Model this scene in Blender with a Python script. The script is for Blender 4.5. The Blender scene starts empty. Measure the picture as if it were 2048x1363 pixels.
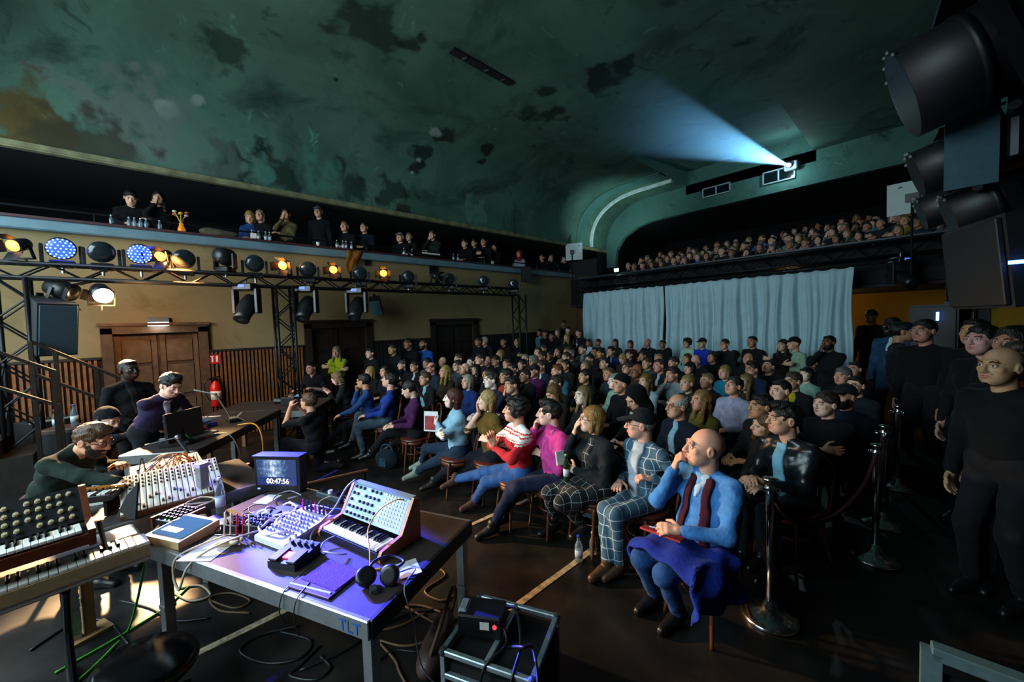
import bpy, math, random
import numpy as np
from mathutils import Vector, Matrix, Euler, Quaternion
random.seed(7); rng = np.random.default_rng(7)
SC = bpy.context.scene
COL = SC.collection
V3 = lambda *a: np.array(a, float)

# ------------------------------------------------------------------ camera
F_PX, CAM_H = 766.43, 2.1
_p, _r, _y = np.radians([2.683, -1.782, 47.43])
cF = V3(-math.sin(_y)*math.cos(_p), math.cos(_y)*math.cos(_p), -math.sin(_p))
cR0 = V3(math.cos(_y), math.sin(_y), 0); cU0 = np.cross(cR0, cF)
cR = math.cos(_r)*cR0 + math.sin(_r)*cU0; cU = -math.sin(_r)*cR0 + math.cos(_r)*cU0
cam_d = bpy.data.cameras.new('camera'); cam = bpy.data.objects.new('camera', cam_d); COL.objects.link(cam)
cam_d.sensor_width = 36; cam_d.lens = F_PX/2048*36; cam_d.clip_start = .02; cam_d.clip_end = 100
cam.matrix_world = Matrix(((cR[0], cU[0], -cF[0], 0), (cR[1], cU[1], -cF[1], 0), (cR[2], cU[2], -cF[2], CAM_H), (0, 0, 0, 1)))
SC.camera = cam
CC = V3(0, 0, CAM_H)
def ray(u, v): return cF + (u-1024)/F_PX*cR - (v-681.5)/F_PX*cU
def atz(u, v, z): d = ray(u, v); return CC + d*((z-CAM_H)/d[2])      # survey helpers: a sighted point on a level,
def aty(u, v, y): d = ray(u, v); return CC + d*(y/d[1])              # on a plane across the hall,
def atx(u, v, x): d = ray(u, v); return CC + d*(x/d[0])              # on a plane along the hall

# ------------------------------------------------------------------ world, exposure
wd = bpy.data.worlds.new('world'); SC.world = wd; wd.use_nodes = True
wd.node_tree.nodes['Background'].inputs[0].default_value = (.30, .42, .50, 1)
wd.node_tree.nodes['Background'].inputs[1].default_value = .012
vs = SC.view_settings; vs.view_transform = 'Standard'; vs.look = 'None'; vs.gamma = 1; vs.use_curve_mapping = False
vs.exposure = 0.4

# ------------------------------------------------------------------ large lights
def light(kind, name, loc, target, power, color, **kw):
    d = bpy.data.lights.new(name, kind); d.energy = power; d.color = color
    for k, v in kw.items(): setattr(d, k, v)
    o = bpy.data.objects.new(name, d); COL.objects.link(o); o.location = loc
    if target is not None:
        o.rotation_euler = (Vector(target)-Vector(loc)).to_track_quat('-Z', 'Y').to_euler()
    return o
# the cinema screen over the stage, behind the photographer, whose picture lights the audience
light('AREA', 'cinema_screen_light', (-4.8, -4.4, 4.2), (-4.8, 8, 2.0), 900, (.66, .89, 1.0), shape='RECTANGLE', size=8.0, size_y=4.0)

# ------------------------------------------------------------------ materials
MATS = {}
def _new(name):
    m = bpy.data.materials.new(name); m.use_nodes = True
    nt = m.node_tree; return m, nt, nt.nodes['Principled BSDF']
def srgb(c):
    return tuple(((x/12.92) if x <= .04045 else ((x+.055)/1.055)**2.4) for x in c)
def hexc(h):
    h = h.lstrip('#'); return srgb(tuple(int(h[i:i+2], 16)/255 for i in (0, 2, 4)))
def mat(name, col, rough=.6, metal=0, var=.12, scale=30, bump=0, bscale=80, emit=None, estr=0, spec=.5, sheen=0, trans=0, ior=1.45, coat=0):
    """plain procedural material: base colour broken up by noise, optional fine relief"""
    if name in MATS: return MATS[name]
    if isinstance(col, str): col = hexc(col)
    m, nt, b = _new(name); N = nt.nodes; L = nt.links
    tc = N.new('ShaderNodeTexCoord')
    if var > 0:
        nz = N.new('ShaderNodeTexNoise'); nz.inputs['Scale'].default_value = scale; nz.inputs['Detail'].default_value = 3
        L.new(tc.outputs['Object'], nz.inputs['Vector'])
        cr = N.new('ShaderNodeValToRGB')
        cr.color_ramp.elements[0].position = .3; cr.color_ramp.elements[1].position = .7
        cr.color_ramp.elements[0].color = (*[c*(1-var) for c in col], 1); cr.color_ramp.elements[1].color = (*[min(1, c*(1+var)) for c in col], 1)
        L.new(nz.outputs['Fac'], cr.inputs['Fac']); L.new(cr.outputs['Color'], b.inputs['Base Color'])
    else:
        b.inputs['Base Color'].default_value = (*col, 1)
    b.inputs['Roughness'].default_value = rough; b.inputs['Metallic'].default_value = metal
    b.inputs['Specular IOR Level'].default_value = spec; b.inputs['IOR'].default_value = ior
    if sheen: b.inputs['Sheen Weight'].default_value = sheen
    if trans: b.inputs['Transmission Weight'].default_value = trans
    if coat: b.inputs['Coat Weight'].default_value = coat
    if emit is not None:
        b.inputs['Emission Color'].default_value = (*(hexc(emit) if isinstance(emit, str) else emit), 1); b.inputs['Emission Strength'].default_value = estr
    if bump:
        n2 = N.new('ShaderNodeTexNoise'); n2.inputs['Scale'].default_value = bscale; L.new(tc.outputs['Object'], n2.inputs['Vector'])
        bp = N.new('ShaderNodeBump'); bp.inputs['Strength'].default_value = bump; bp.inputs['Distance'].default_value = .01
        L.new(n2.outputs['Fac'], bp.inputs['Height']); L.new(bp.outputs['Normal'], b.inputs['Normal'])
    MATS[name] = m; return m
def cloth(h, sheen=.03): return mat('cloth_'+h, '#'+h, .9, var=.22, scale=14, bump=.35, bscale=45, spec=.2, sheen=sheen)
def skin(h): return mat('skin_'+h, tuple(min(.8, c*1.22) for c in hexc(h)), .5, var=.10, scale=25, bump=.05, bscale=120, spec=.35)
def hairm(h):
    """hair: long strands drawn out along the head's upright axis"""
    n = 'hair_'+h
    if n in MATS: return MATS[n]
    m = mat(n, '#'+h, .5, var=.55, scale=1, bump=.9, bscale=1, spec=.4); nt = m.node_tree
    tc = [q for q in nt.nodes if q.type == 'TEX_COORD'][0]; mp = nt.nodes.new('ShaderNodeMapping'); mp.inputs['Scale'].default_value = (130, 130, 14); nt.links.new(tc.outputs['Object'], mp.inputs['Vector'])
    for q in nt.nodes:
        if q.type == 'TEX_NOISE': nt.links.new(mp.outputs['Vector'], q.inputs['Vector'])
    return m

# ------------------------------------------------------------------ mesh builder
class MB:
    def __init__(s): s.v = []; s.f = []; s.m = []; s.n = 0
    def add(s, v, f, m=0):
        v = np.asarray(v, float).reshape(-1, 3)
        s.v.append(v); s.f += [tuple(i+s.n for i in q) for q in f]; s.m += [m]*len(f); s.n += len(v); return s
    def box(s, c, d, R=None, m=0, taper=1.0, bev=0.0):
        c = np.asarray(c, float); h = np.asarray(d, float)/2
        if bev > 0:
            b = min(bev, *(h*.49)); P = []
            for z, k in ((-1, 1), (-1, 0), (1, 0), (1, 1)):
                zz = z*h[2] if k else z*(h[2]-b); e = b if k else 0
                x, y = h[0]-e, h[1]-e; t = taper if z > 0 else 1
                bb = b*.7
                P += [V3(sx*px*t, sy*py*t, zz) for sx, sy, px, py in ((-1, -1, x-bb, y), (1, -1, x-bb, y), (1, -1, x, y-bb), (1, 1, x, y-bb), (1, 1, x-bb, y), (-1, 1, x-bb, y), (-1, 1, x, y-bb), (-1, -1, x, y-bb))]
            P = np.array(P); F = [tuple(range(7, -1, -1)), tuple(range(24, 32))]
            for k in range(3):
                for i in range(8): j = (i+1) % 8; F.append((k*8+i, k*8+j, (k+1)*8+j, (k+1)*8+i))
        else:
            t = taper
            P = np.array([(-1, -1, -1), (1, -1, -1), (1, 1, -1), (-1, 1, -1), (-t, -t, 1), (t, -t, 1), (t, t, 1), (-t, t, 1)], float)*h
            F = [(3, 2, 1, 0), (4, 5, 6, 7), (0, 1, 5, 4), (1, 2, 6, 5), (2, 3, 7, 6), (3, 0, 4, 7)]
        if R is not None: P = P @ np.asarray(R).T
        return s.add(P+c, F, m)
    def cone(s, a, b, ra, rb, n=12, m=0, caps=True):
        a = np.asarray(a, float); b = np.asarray(b, float); d = b-a; L = np.linalg.norm(d); d = d/max(L, 1e-9)
        u = np.cross(d, V3(0, 0, 1) if abs(d[2]) < .9 else V3(1, 0, 0)); u /= np.linalg.norm(u); w = np.cross(d, u)
        t = np.arange(n)/n*2*math.pi; ring = np.outer(np.cos(t), u)+np.outer(np.sin(t), w)
        P = np.vstack([a+ring*ra, b+ring*rb]); F = [(i, (i+1) % n, n+(i+1) % n, n+i) for i in range(n)]
        if caps: F += [tuple(range(n-1, -1, -1)), tuple(range(n, 2*n))]
        return s.add(P, F, m)
    def cyl(s, a, b, r, n=12, m=0): return s.cone(a, b, r, r, n, m)
    def tube(s, pts, r, n=6, m=0, closed=False):
        P = np.asarray(pts, float); k = len(P); T = np.gradient(P, axis=0) if not closed else np.roll(P, -1, 0)-np.roll(P, 1, 0)
        T /= np.linalg.norm(T, axis=1)[:, None]+1e-12
        u = np.cross(T[0], V3(0, 0, 1) if abs(T[0][2]) < .9 else V3(1, 0, 0)); u /= np.linalg.norm(u)
        out = []; a = np.arange(n)/n*2*math.pi; rr = np.broadcast_to(np.asarray(r, float), (k,))
        for i in range(k):
            u = u-T[i]*(u@T[i]); u /= np.linalg.norm(u)+1e-12; w = np.cross(T[i], u)
            out.append(P[i]+(np.outer(np.cos(a), u)+np.outer(np.sin(a), w))*rr[i])
        F = []
        for i in range(k if closed else k-1):
            j = (i+1) % k
            F += [(i*n+q, i*n+(q+1) % n, j*n+(q+1) % n, j*n+q) for q in range(n)]
        if not closed: F += [tuple(range(n-1, -1, -1)), tuple((k-1)*n+q for q in range(n))]
        return s.add(np.vstack(out), F, m)
    def lathe(s, prof, c=(0, 0, 0), n=20, m=0, R=None):
        """profile [(r,z)...] about local z"""
        c = np.asarray(c, float); a = np.arange(n)/n*2*math.pi; P = []
        for r, z in prof: P.append(np.stack([r*np.cos(a), r*np.sin(a), np.full(n, z)], 1))
        P = np.vstack(P); k = len(prof); F = []
        for i in range(k-1): F += [(i*n+q, i*n+(q+1) % n, (i+1)*n+(q+1) % n, (i+1)*n+q) for q in range(n)]
        F += [tuple(range(n-1, -1, -1)), tuple((k-1)*n+q for q in range(n))]
        if R is not None: P = P @ np.asarray(R).T
        return s.add(P+c, F, m)
    def ball(s, c, r, n=10, m=0, R=None):
        r = np.broadcast_to(np.asarray(r, float), (3,)); P = [(0, 0, -1)]; k = max(4, n//2)
        for i in range(1, k):
            z = -math.cos(math.pi*i/k); q = math.sin(math.pi*i/k)
            P += [(q*math.cos(2*math.pi*j/n), q*math.sin(2*math.pi*j/n), z) for j in range(n)]
        P.append((0, 0, 1)); P = np.array(P)*r; F = []
        for j in range(n): F.append((0, 1+(j+1) % n, 1+j))
        for i in range(k-2):
            for j in range(n): F.append((1+i*n+j, 1+i*n+(j+1) % n, 1+(i+1)*n+(j+1) % n, 1+(i+1)*n+j))
        e = len(P)-1; o = 1+(k-2)*n
        for j in range(n): F.append((o+j, o+(j+1) % n, e))
        if R is not None: P = P @ np.asarray(R).T
        return s.add(P+np.asarray(c, float), F, m)
    def prism(s, poly, ax0, ax1, n, c, d, m=0):
        """polygon (a,b) in the plane of ax0/ax1 extruded by d along n, centred on the plane at c"""
        ax0, ax1, n, c = [np.asarray(q, float) for q in (ax0, ax1, n, c)]
        P = [c+a*ax0+b*ax1-n*d/2 for a, b in poly]+[c+a*ax0+b*ax1+n*d/2 for a, b in poly]; k = len(poly)
        F = [tuple(range(k-1, -1, -1)), tuple(range(k, 2*k))]+[(i, (i+1) % k, k+(i+1) % k, k+i) for i in range(k)]
        return s.add(np.array(P), F, m)
    def mesh(s, name, smooth=False, fix=False):
        me = bpy.data.meshes.new(name); me.from_pydata(np.vstack(s.v).tolist() if s.v else [], [], s.f)
        if any(s.m): me.polygons.foreach_set('material_index', s.m)
        if smooth: me.polygons.foreach_set('use_smooth', [True]*len(me.polygons))
        me.update(); return me
    def build(s, name, mats, parent=None, smooth=False, loc=None, **tags):
        return mkobj(name, s.mesh(name, smooth), mats, parent, loc, **tags)
def mkobj(name, me, mats=None, parent=None, loc=None, label=None, category=None, group=None, kind=None):
    o = bpy.data.objects.new(name, me); COL.objects.link(o)
    if mats is not None and len(me.materials) == 0:
        for m in (mats if isinstance(mats, (list, tuple)) else [mats]): me.materials.append(m)
    if parent is not None: o.parent = parent
    if loc is not None: o.location = loc
    tag(o, label, category, group, kind); return o
def tag(o, label=None, category=None, group=None, kind=None):
    if label: o['label'] = label
    if category: o['category'] = category
    if group: o['group'] = group
    if kind: o['kind'] = kind
    return o
def thing(name, label, category, loc=(0, 0, 0), rz=0, group=None, rot=None):
    o = bpy.data.objects.new(name, None); COL.objects.link(o); o.location = loc; o.rotation_euler = rot or (0, 0, rz)
    o.empty_display_size = .1
    return tag(o, label, category, group)
def copy_tree(o, parent=None, label=None, group=None, loc=None, rot=None):
    c = o.copy(); COL.objects.link(c); c.parent = parent
    if label: c['label'] = label
    if group: c['group'] = group
    if loc is not None: c.location = loc
    if rot is not None: c.rotation_euler = rot
    for ch in list(o.children): copy_tree(ch, c)
    return c
def rotz(a): c, s = math.cos(a), math.sin(a); return np.array([[c, -s, 0], [s, c, 0], [0, 0, 1.]])
def rotx(a): c, s = math.cos(a), math.sin(a); return np.array([[1, 0, 0], [0, c, -s], [0, s, c.real]])
def roty(a): c, s = math.cos(a), math.sin(a); return np.array([[c, 0, s], [0, 1, 0], [-s, 0, c]])
def frame(fwd, up=(0, 0, 1)):
    """columns: right, forward, up"""
    f = np.asarray(fwd, float); f = f/np.linalg.norm(f); r = np.cross(f, np.asarray(up, float)); r /= np.linalg.norm(r)
    return np.stack([r, f, np.cross(r, f)], 1)
def smoothpath(pts, n=8):
    P = np.asarray(pts, float); P = np.vstack([2*P[0]-P[1], P, 2*P[-1]-P[-2]]); out = []
    for i in range(1, len(P)-2):
        for t in np.arange(n)/n:
            a, b, c, d = P[i-1], P[i], P[i+1], P[i+2]
            out.append(.5*((2*b)+(c-a)*t+(2*a-5*b+4*c-d)*t*t+(3*b-a-3*c+d)*t**3))
    out.append(P[-2]); return np.array(out)
def struct(name, mb, mats, parent=None, smooth=False, label=None):
    return mb.build(name, mats, parent, smooth, kind='structure', label=label)

def text_obj(name, body, size, m, parent, loc, rot, extrude=.0008, align='LEFT', off=0.0):
    cu = bpy.data.curves.new(name, 'FONT'); cu.body = body; cu.size = size; cu.extrude = extrude; cu.align_x = align; cu.offset = off
    t = bpy.data.objects.new(name, cu); COL.objects.link(t); dg = bpy.context.evaluated_depsgraph_get(); dg.update()
    me = bpy.data.meshes.new_from_object(t.evaluated_get(dg)); COL.objects.unlink(t); bpy.data.objects.remove(t); bpy.data.curves.remove(cu)
    me.materials.clear(); me.materials.append(m); o = mkobj(name, me, None, parent, loc); o.rotation_euler = rot; return o
# ================================================================== the hall
XW, ZR = -9.5, 3.93            # left wall plane, top of the balcony parapet
XV, ZS = -9.3, 5.06            # springing of the vault
YA, ZC = 14.15, 6.78           # plane of the rear fascia, crown of the vault
def ramp(N, L, fac, stops):
    r = N.new('ShaderNodeValToRGB'); e = r.color_ramp.elements
    e[0].position, e[1].position = stops[0][0], stops[-1][0]
    e[0].color = (*hexc(stops[0][1]), 1); e[1].color = (*hexc(stops[-1][1]), 1)
    for p, c in stops[1:-1]: q = e.new(p); q.color = (*hexc(c), 1)
    L.new(fac, r.inputs['Fac']); return r.outputs['Color']
def stained(name, base, stains, spots=(), rough=.85, bump=.3, seed=0.0):
    """old plaster: layered noise blotches plus single stains and a painted glow at their own places (x,y,z,radius,colour)"""
    m, nt, b = _new(name); N, L = nt.nodes, nt.links
    tc = N.new('ShaderNodeTexCoord'); mp = N.new('ShaderNodeMapping'); mp.inputs['Location'].default_value = (seed, seed*.7, 0)
    L.new(tc.outputs['Object'], mp.inputs['Vector'])
    nz = N.new('ShaderNodeTexNoise'); nz.inputs['Scale'].default_value = .55; nz.inputs['Detail'].default_value = 9; nz.inputs['Roughness'].default_value = .62; nz.inputs['Distortion'].default_value = .6
    L.new(mp.outputs['Vector'], nz.inputs['Vector'])
    col = ramp(N, L, nz.outputs['Fac'], base)
    for sc_, lo, hi, c in stains:
        n2 = N.new('ShaderNodeTexNoise'); n2.inputs['Scale'].default_value = sc_; n2.inputs['Detail'].default_value = 7; n2.inputs['Roughness'].default_value = .65; n2.inputs['Distortion'].default_value = 1.2
        L.new(mp.outputs['Vector'], n2.inputs['Vector'])
        mr = N.new('ShaderNodeMapRange'); mr.inputs['From Min'].default_value = lo; mr.inputs['From Max'].default_value = hi; L.new(n2.outputs['Fac'], mr.inputs['Value'])
        mx = N.new('ShaderNodeMix'); mx.data_type = 'RGBA'; L.new(mr.outputs['Result'], mx.inputs['Factor']); L.new(col, mx.inputs['A']); mx.inputs['B'].default_value = (*hexc(c), 1); col = mx.outputs['Result']
    wob = N.new('ShaderNodeTexNoise'); wob.inputs['Scale'].default_value = 2.6; wob.inputs['Detail'].default_value = 5; L.new(tc.outputs['Object'], wob.inputs['Vector'])
    for (x, y, z, r, c, st) in spots:
        ds = N.new('ShaderNodeVectorMath'); ds.operation = 'DISTANCE'; L.new(tc.outputs['Object'], ds.inputs[0]); ds.inputs[1].default_value = (x, y, z)
        ad = N.new('ShaderNodeMath'); ad.operation = 'MULTIPLY_ADD'; L.new(wob.outputs['Fac'], ad.inputs[0]); ad.inputs[1].default_value = r*4.2; L.new(ds.outputs['Value'], ad.inputs[2])
        mr = N.new('ShaderNodeMapRange'); mr.inputs['From Min'].default_value = r*3.25; mr.inputs['From Max'].default_value = r*2.75; mr.inputs['To Max'].default_value = st; L.new(ad.outputs[0], mr.inputs['Value'])
        mx = N.new('ShaderNodeMix'); mx.data_type = 'RGBA'; L.new(mr.outputs['Result'], mx.inputs['Factor']); L.new(col, mx.inputs['A']); mx.inputs['B'].default_value = (*hexc(c), 1); col = mx.outputs['Result']
    L.new(col, b.inputs['Base Color']); b.inputs['Roughness'].default_value = rough; b.inputs['Specular IOR Level'].default_value = .25
    bp = N.new('ShaderNodeBump'); bp.inputs['Strength'].default_value = bump; bp.inputs['Distance'].default_value = .03; L.new(nz.outputs['Fac'], bp.inputs['Height']); L.new(bp.outputs['Normal'], b.inputs['Normal'])
    return m

# vault profile (x, z): cove over the balcony, then a nearly level crown
def vault_z(x):
    t = np.clip((x-XV)/2.3, 0, 1); return ZS+(ZC-ZS)*(1-(1-t)**2.4)**(1/2.4)
VX = [XV+2.3*(1-math.cos(a)) for a in np.linspace(0, math.pi/2, 15)]+[-6.45, -5.9, -4.6, -3.4, -2.3, -.5, 1.4, 3.0]
def on_vault(u, v):
    """where a sighting line meets the vault"""
    d = ray(u, v); lo, hi = 0, 40.0
    for t in np.linspace(.5, 30, 800):
        p = CC+d*t
        if p[2] > vault_z(p[0]) or p[0] < XV: return p
    return CC+d*10
spots = []
for (u, v, r, c, st) in [(745, 60, .42, '#101c14', .75), (823, 85, .2, '#0c150f', .8), (450, 95, .3, '#0e1813', .7), (1205, 155, .34, '#070c0a', .85), (1240, 128, .2, '#0a100d', .8), (1095, 182, .17, '#0a120e', .8),
        (1100, 232, .26, '#0a0f0c', .8), (1050, 222, .22, '#16201a', .7), (975, 297, .17, '#0a100c', .85), (962, 324, .1, '#0a100c', .85), (680, 328, .14, '#142019', .8), (672, 157, .05, '#050807', .9),
        (890, 268, .2, '#1a1c12', .85), (838, 300, .2, '#131510', .85), (828, 335, .17, '#101410', .85), (868, 262, .1, '#8a9a90', .8), (836, 318, .05, '#9aa59b', .8), (824, 345, .05, '#9aa59b', .8),
        (470, 335, .4, '#0d1a14', .8), (560, 345, .35, '#0d1c15', .8), (525, 345, .2, '#4d7d70', .6), (710, 380, .3, '#0f2119', .75), (780, 385, .28, '#0f2119', .75), (810, 420, .2, '#1b1a12', .8),
        (250, 240, .55, '#5d6760', .75), (330, 215, .1, '#7c8a82', .8), (262, 128, .09, '#5e6a64', .8), (398, 200, .08, '#788780', .8), (390, 300, .5, '#54635d', .55), (60, 255, .42, '#4a3b12', .9), (180, 300, .5, '#2b2a1a', .8),  # far-left brown spot paints an orange glow into the plaster colour
        (950, 420, .3, '#4f7f72', .7), (1050, 400, .25, '#3f6e62', .6), (640, 345, .3, '#43776a', .6), (1540, 230, .3, '#0c1312', .7)]:
    p = on_vault(u, v); spots.append((p[0], p[1], p[2], r*1.25, c, st))
M_CEIL = stained('vault_plaster', [(.25, '#2f473b'), (.45, '#3f5d4e'), (.62, '#4c6c5b'), (.8, '#365145')],
                 [(1.1, .60, .72, '#101a15'), (2.4, .63, .74, '#5b8a78'), (.4, .56, .75, '#18241e')], spots, rough=.8, bump=.25)
M_WALL = stained('olive_wall_plaster', [(.25, '#6e6042'), (.5, '#80704e'), (.75, '#74684a')], [(.9, .58, .75, '#5d5535'), (3, .66, .78, '#a08c58')], rough=.9, bump=.12, seed=3)
M_YELL = stained('ochre_wall_plaster', [(.3, '#8a6a18'), (.7, '#9a7a22')], [(1.2, .6, .75, '#5e4a18')], rough=.9, seed=8)
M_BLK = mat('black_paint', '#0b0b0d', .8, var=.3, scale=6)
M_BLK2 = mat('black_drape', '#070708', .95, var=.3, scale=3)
M_STEEL = mat('black_steel', '#17181b', .45, .6, var=.2, scale=40)
M_WOODD = mat('dark_stained_wood', '#1d130d', .55, var=.4, scale=9, bump=.1)
M_WOODM = mat('brown_door_wood', '#4a3422', .55, var=.35, scale=7, bump=.15)
M_LEDGE = mat('blue_grey_ledge_paint', '#57707a', .5, var=.15, scale=4)
M_CURT = mat('white_curtain_cloth', '#a4c2ca', .9, var=.06, scale=5, bump=.1, bscale=60, spec=.2)

# floor: black stage lino with scuffs, a wet sheen
def floor_mat():
    m, nt, b = _new('black_scuffed_floor'); N, L = nt.nodes, nt.links
    tc = N.new('ShaderNodeTexCoord')
    nz = N.new('ShaderNodeTexNoise'); nz.inputs['Scale'].default_value = 3; nz.inputs['Detail'].default_value = 8; L.new(tc.outputs['Object'], nz.inputs['Vector'])
    col = ramp(N, L, nz.outputs['Fac'], [(.3, '#0e0d0d'), (.55, '#1b1816'), (.75, '#2a241f')])
    vo = N.new('ShaderNodeTexNoise'); vo.inputs['Scale'].default_value = 17; vo.inputs['Detail'].default_value = 6; vo.inputs['Roughness'].default_value = .8; L.new(tc.outputs['Object'], vo.inputs['Vector'])
    mr = N.new('ShaderNodeMapRange'); mr.inputs['From Min'].default_value = .66; mr.inputs['From Max'].default_value = .76; mr.inputs['To Max'].default_value = .45; L.new(vo.outputs['Fac'], mr.inputs['Value'])
    mx = N.new('ShaderNodeMix'); mx.data_type = 'RGBA'; L.new(mr.outputs['Result'], mx.inputs['Factor']); L.new(col, mx.inputs['A']); mx.inputs['B'].default_value = (*hexc('#6d5f4e'), 1)
    L.new(mx.outputs['Result'], b.inputs['Base Color'])
    r2 = N.new('ShaderNodeMapRange'); r2.inputs['To Min'].default_value = .22; r2.inputs['To Max'].default_value = .6; L.new(nz.outputs['Fac'], r2.inputs['Value']); L.new(r2.outputs['Result'], b.inputs['Roughness'])
    b.inputs['Specular IOR Level'].default_value = .45
    return m
fl = struct('floor', MB().box((-4, 6, -.05), (16, 26, .1)), floor_mat())
M_TAPE = mat('worn_pale_tape', '#a39276', .7, var=.5, scale=22)
def tape(a, b, w=.055, m=M_TAPE, nm='floor_tape', lab=''):
    a = V3(a[0], a[1], 0); b = V3(b[0], b[1], 0); d = b-a; L_ = np.linalg.norm(d)
    mb = MB(); R = rotz(math.atan2(d[1], d[0])); n = max(1, int(L_/.35))
    nx = R[:, 1]
    for k in range(1):
        P = []; F = []
        for i in range(n+1):
            q = a+d*i/n; j1, j2 = [random.uniform(-.006, .006) for _ in '12']
            for zz in (.0, .004):
                P += [q-nx*(w/2+j1)+V3(0, 0, zz), q+nx*(w/2+j2)+V3(0, 0, zz)]
        for i in range(n):
            o = i*4; F += [(o+2, o+6, o+7, o+3), (o, o+4, o+6, o+2), (o+3, o+7, o+5, o+1)]
        mb.add(np.array(P), F)
    return mb.build(nm, m, label=lab, category='tape')
t0, t1 = atz(300, 1352, 0), atz(600, 1205, 0)
tape(t0, t1, .06, lab='worn pale tape strip on the floor under the near table')
t0, t1 = atz(1000, 1236, 0), atz(1190, 1095, 0)
tape(t0, t1, .06, lab='worn pale tape strip beside the flight case towards the floor bottles')
t0, t1 = atz(940, 1050, 0), atz(1085, 985, 0)
tape(t0, t1, .05, lab='pale tape strip between the near table and the front row feet')

# left wall with three doors; dado below
def wall_panel(y0, y1, z0, z1): return MB().box((XW-.1, (y0+y1)/2, (z0+z1)/2), (.2, y1-y0, z1-z0))
doors = [(-.60, .56, 2.12), (2.52, 3.78, 2.12), (5.74, 7.12, 2.1)]
mb = MB()
ys = [-6]+[q for d in doors for q in d[:2]]+[16.5]
for i in range(0, len(ys), 2): mb.box((XW-.1, (ys[i]+ys[i+1])/2, 1.95), (.2, ys[i+1]-ys[i], 3.9))
for a, b_, h in doors: mb.box((XW-.1, (a+b_)/2, (h+3.9)/2), (.2, b_-a, 3.9-h))
wl = struct('wall_left', mb, M_WALL)
M_SLAT = mat('wooden_dado_slat', '#7a4a22', .5, var=.3, scale=12); M_DADOB = mat('dado_backing', '#120c08', .8)
def dado(y0, y1, top, slat, nm):
    d0 = struct(nm, MB().box((XW+.015, (y0+y1)/2, top/2), (.03, y1-y0, top)), M_DADOB if slat else M_BLK)
    cap = MB().box((XW+.03, (y0+y1)/2, top+.02), (.07, y1-y0, .04)); cap.build('cap_rail', M_WOODD, d0)
    if slat:
        s = MB(); y = y0+.03
        while y < y1-.02:
            s.box((XW+.04, y, top/2), (.03, .034, top-.02)); y += .066
        s.build('slats', M_SLAT, d0, kind='stuff')
    else:
        s = MB(); y = y0+.03
        while y < y1-.02:
            s.box((XW+.035, y, top/2), (.02, .05, top-.02)); y += .1
        s.build('slats', M_BLK, d0, kind='stuff')
dado(-5, -.74, 1.7, True, 'trim_1'); dado(.70, 2.38, 1.72, True, 'trim_2'); dado(3.92, 5.6, 1.72, False, 'trim_3'); dado(7.26, 11.6, 1.72, False, 'trim_4')
for i, (a, b_, h) in enumerate(doors):
    w = M_WOODM if i == 0 else M_WOODD; wd_ = b_-a
    d = struct('door_%d' % (i+1), MB().box((XW-.08, (a+b_)/2, h/2), (.05, wd_, h)), w)
    fr = MB()
    for y in (a-.06, b_+.06): fr.box((XW+.03, y, h/2+.05), (.1, .14, h+.1))
    fr.box((XW+.03, (a+b_)/2, h+.07), (.1, wd_+.26, .14)); fr.box((XW+.05, (a+b_)/2, h+.16), (.15, wd_+.32, .05))
    fr.build('door_frame', w, d)
    for k in range(2):
        yc = a+wd_*(.25+.5*k); lf = MB()
        for zz, hh in ((.5, .75), (1.25, .55), (1.8, .42)):
            lf.box((XW-.05, yc, zz), (.03, wd_*.32, hh), bev=.01)
        for yy in (yc-wd_*.2, yc+wd_*.2): lf.box((XW-.045, yy, h/2), (.03, wd_*.06, h-.04))
        lf.build('door_leaf', mat('door_panel_wood', '#5d432c', .55, var=.3, scale=9) if i == 0 else w, d)
    MB().box((XW-.01, (a+b_)/2+.05, 1.02), (.05, .03, .14)).build('handle', M_STEEL, d)

# left balcony: parapet ledge, rail, floor, dark interior
le = struct('trim_5', MB().box((XW+.06, 3, ZR-.08), (.2, 18, .17), bev=.02), M_LEDGE)
MB().box((XW+.05, 3, ZR+.025), (.24, 18, .04)).build('ledge_top', mat('dark_red_ledge_top', '#3a1a1c', .5), le)
hr = MB().cyl((XW-.05, -6, ZR+.22), (XW-.05, 12, ZR+.22), .02, 8).build('handrail', M_STEEL, le)
for y in np.arange(-5.5, 12, 1.2):
    MB().cyl((XW-.05, y, ZR), (XW-.05, y, ZR+.22), .013, 6).build('post', M_STEEL, le)
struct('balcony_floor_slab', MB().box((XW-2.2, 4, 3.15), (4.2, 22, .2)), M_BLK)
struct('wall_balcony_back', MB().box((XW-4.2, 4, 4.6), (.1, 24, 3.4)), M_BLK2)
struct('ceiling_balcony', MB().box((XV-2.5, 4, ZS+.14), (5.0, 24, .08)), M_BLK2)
co = MB()
for dx, dz, w, h in ((-.04, -.05, .16, .1), (-.08, .05, .12, .1), (.0, -.1, .1, .03)): co.box((XV+dx, 4, ZS+dz), (w, 22, h), bev=.01)
struct('trim_6', co, mat('worn_cornice_plaster', '#6b6a4c', .8, var=.4, scale=5, bump=.3))

# vault
NX = len(VX); VY = [-6, -4, -2, 0, 2, 4, 6, 8, 9.3, 10.4, 11.6, 12.8, YA]
P = [(x, y, float(vault_z(x))) for y in VY for x in VX]; Fq = []
HX0, HX1, HY = -5.9, -2.3, 10.4
for j in range(len(VY)-1):
    for i in range(NX-1):
        if VX[i] >= HX0-1e-6 and VX[i+1] <= HX1+1e-6 and VY[j] >= HY-1e-6: continue
        o = j*NX+i; Fq.append((o, o+NX, o+NX+1, o+1))
ce = MB().add(np.array(P), Fq); ceil = struct('ceiling', ce, M_CEIL, smooth=True)
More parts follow.
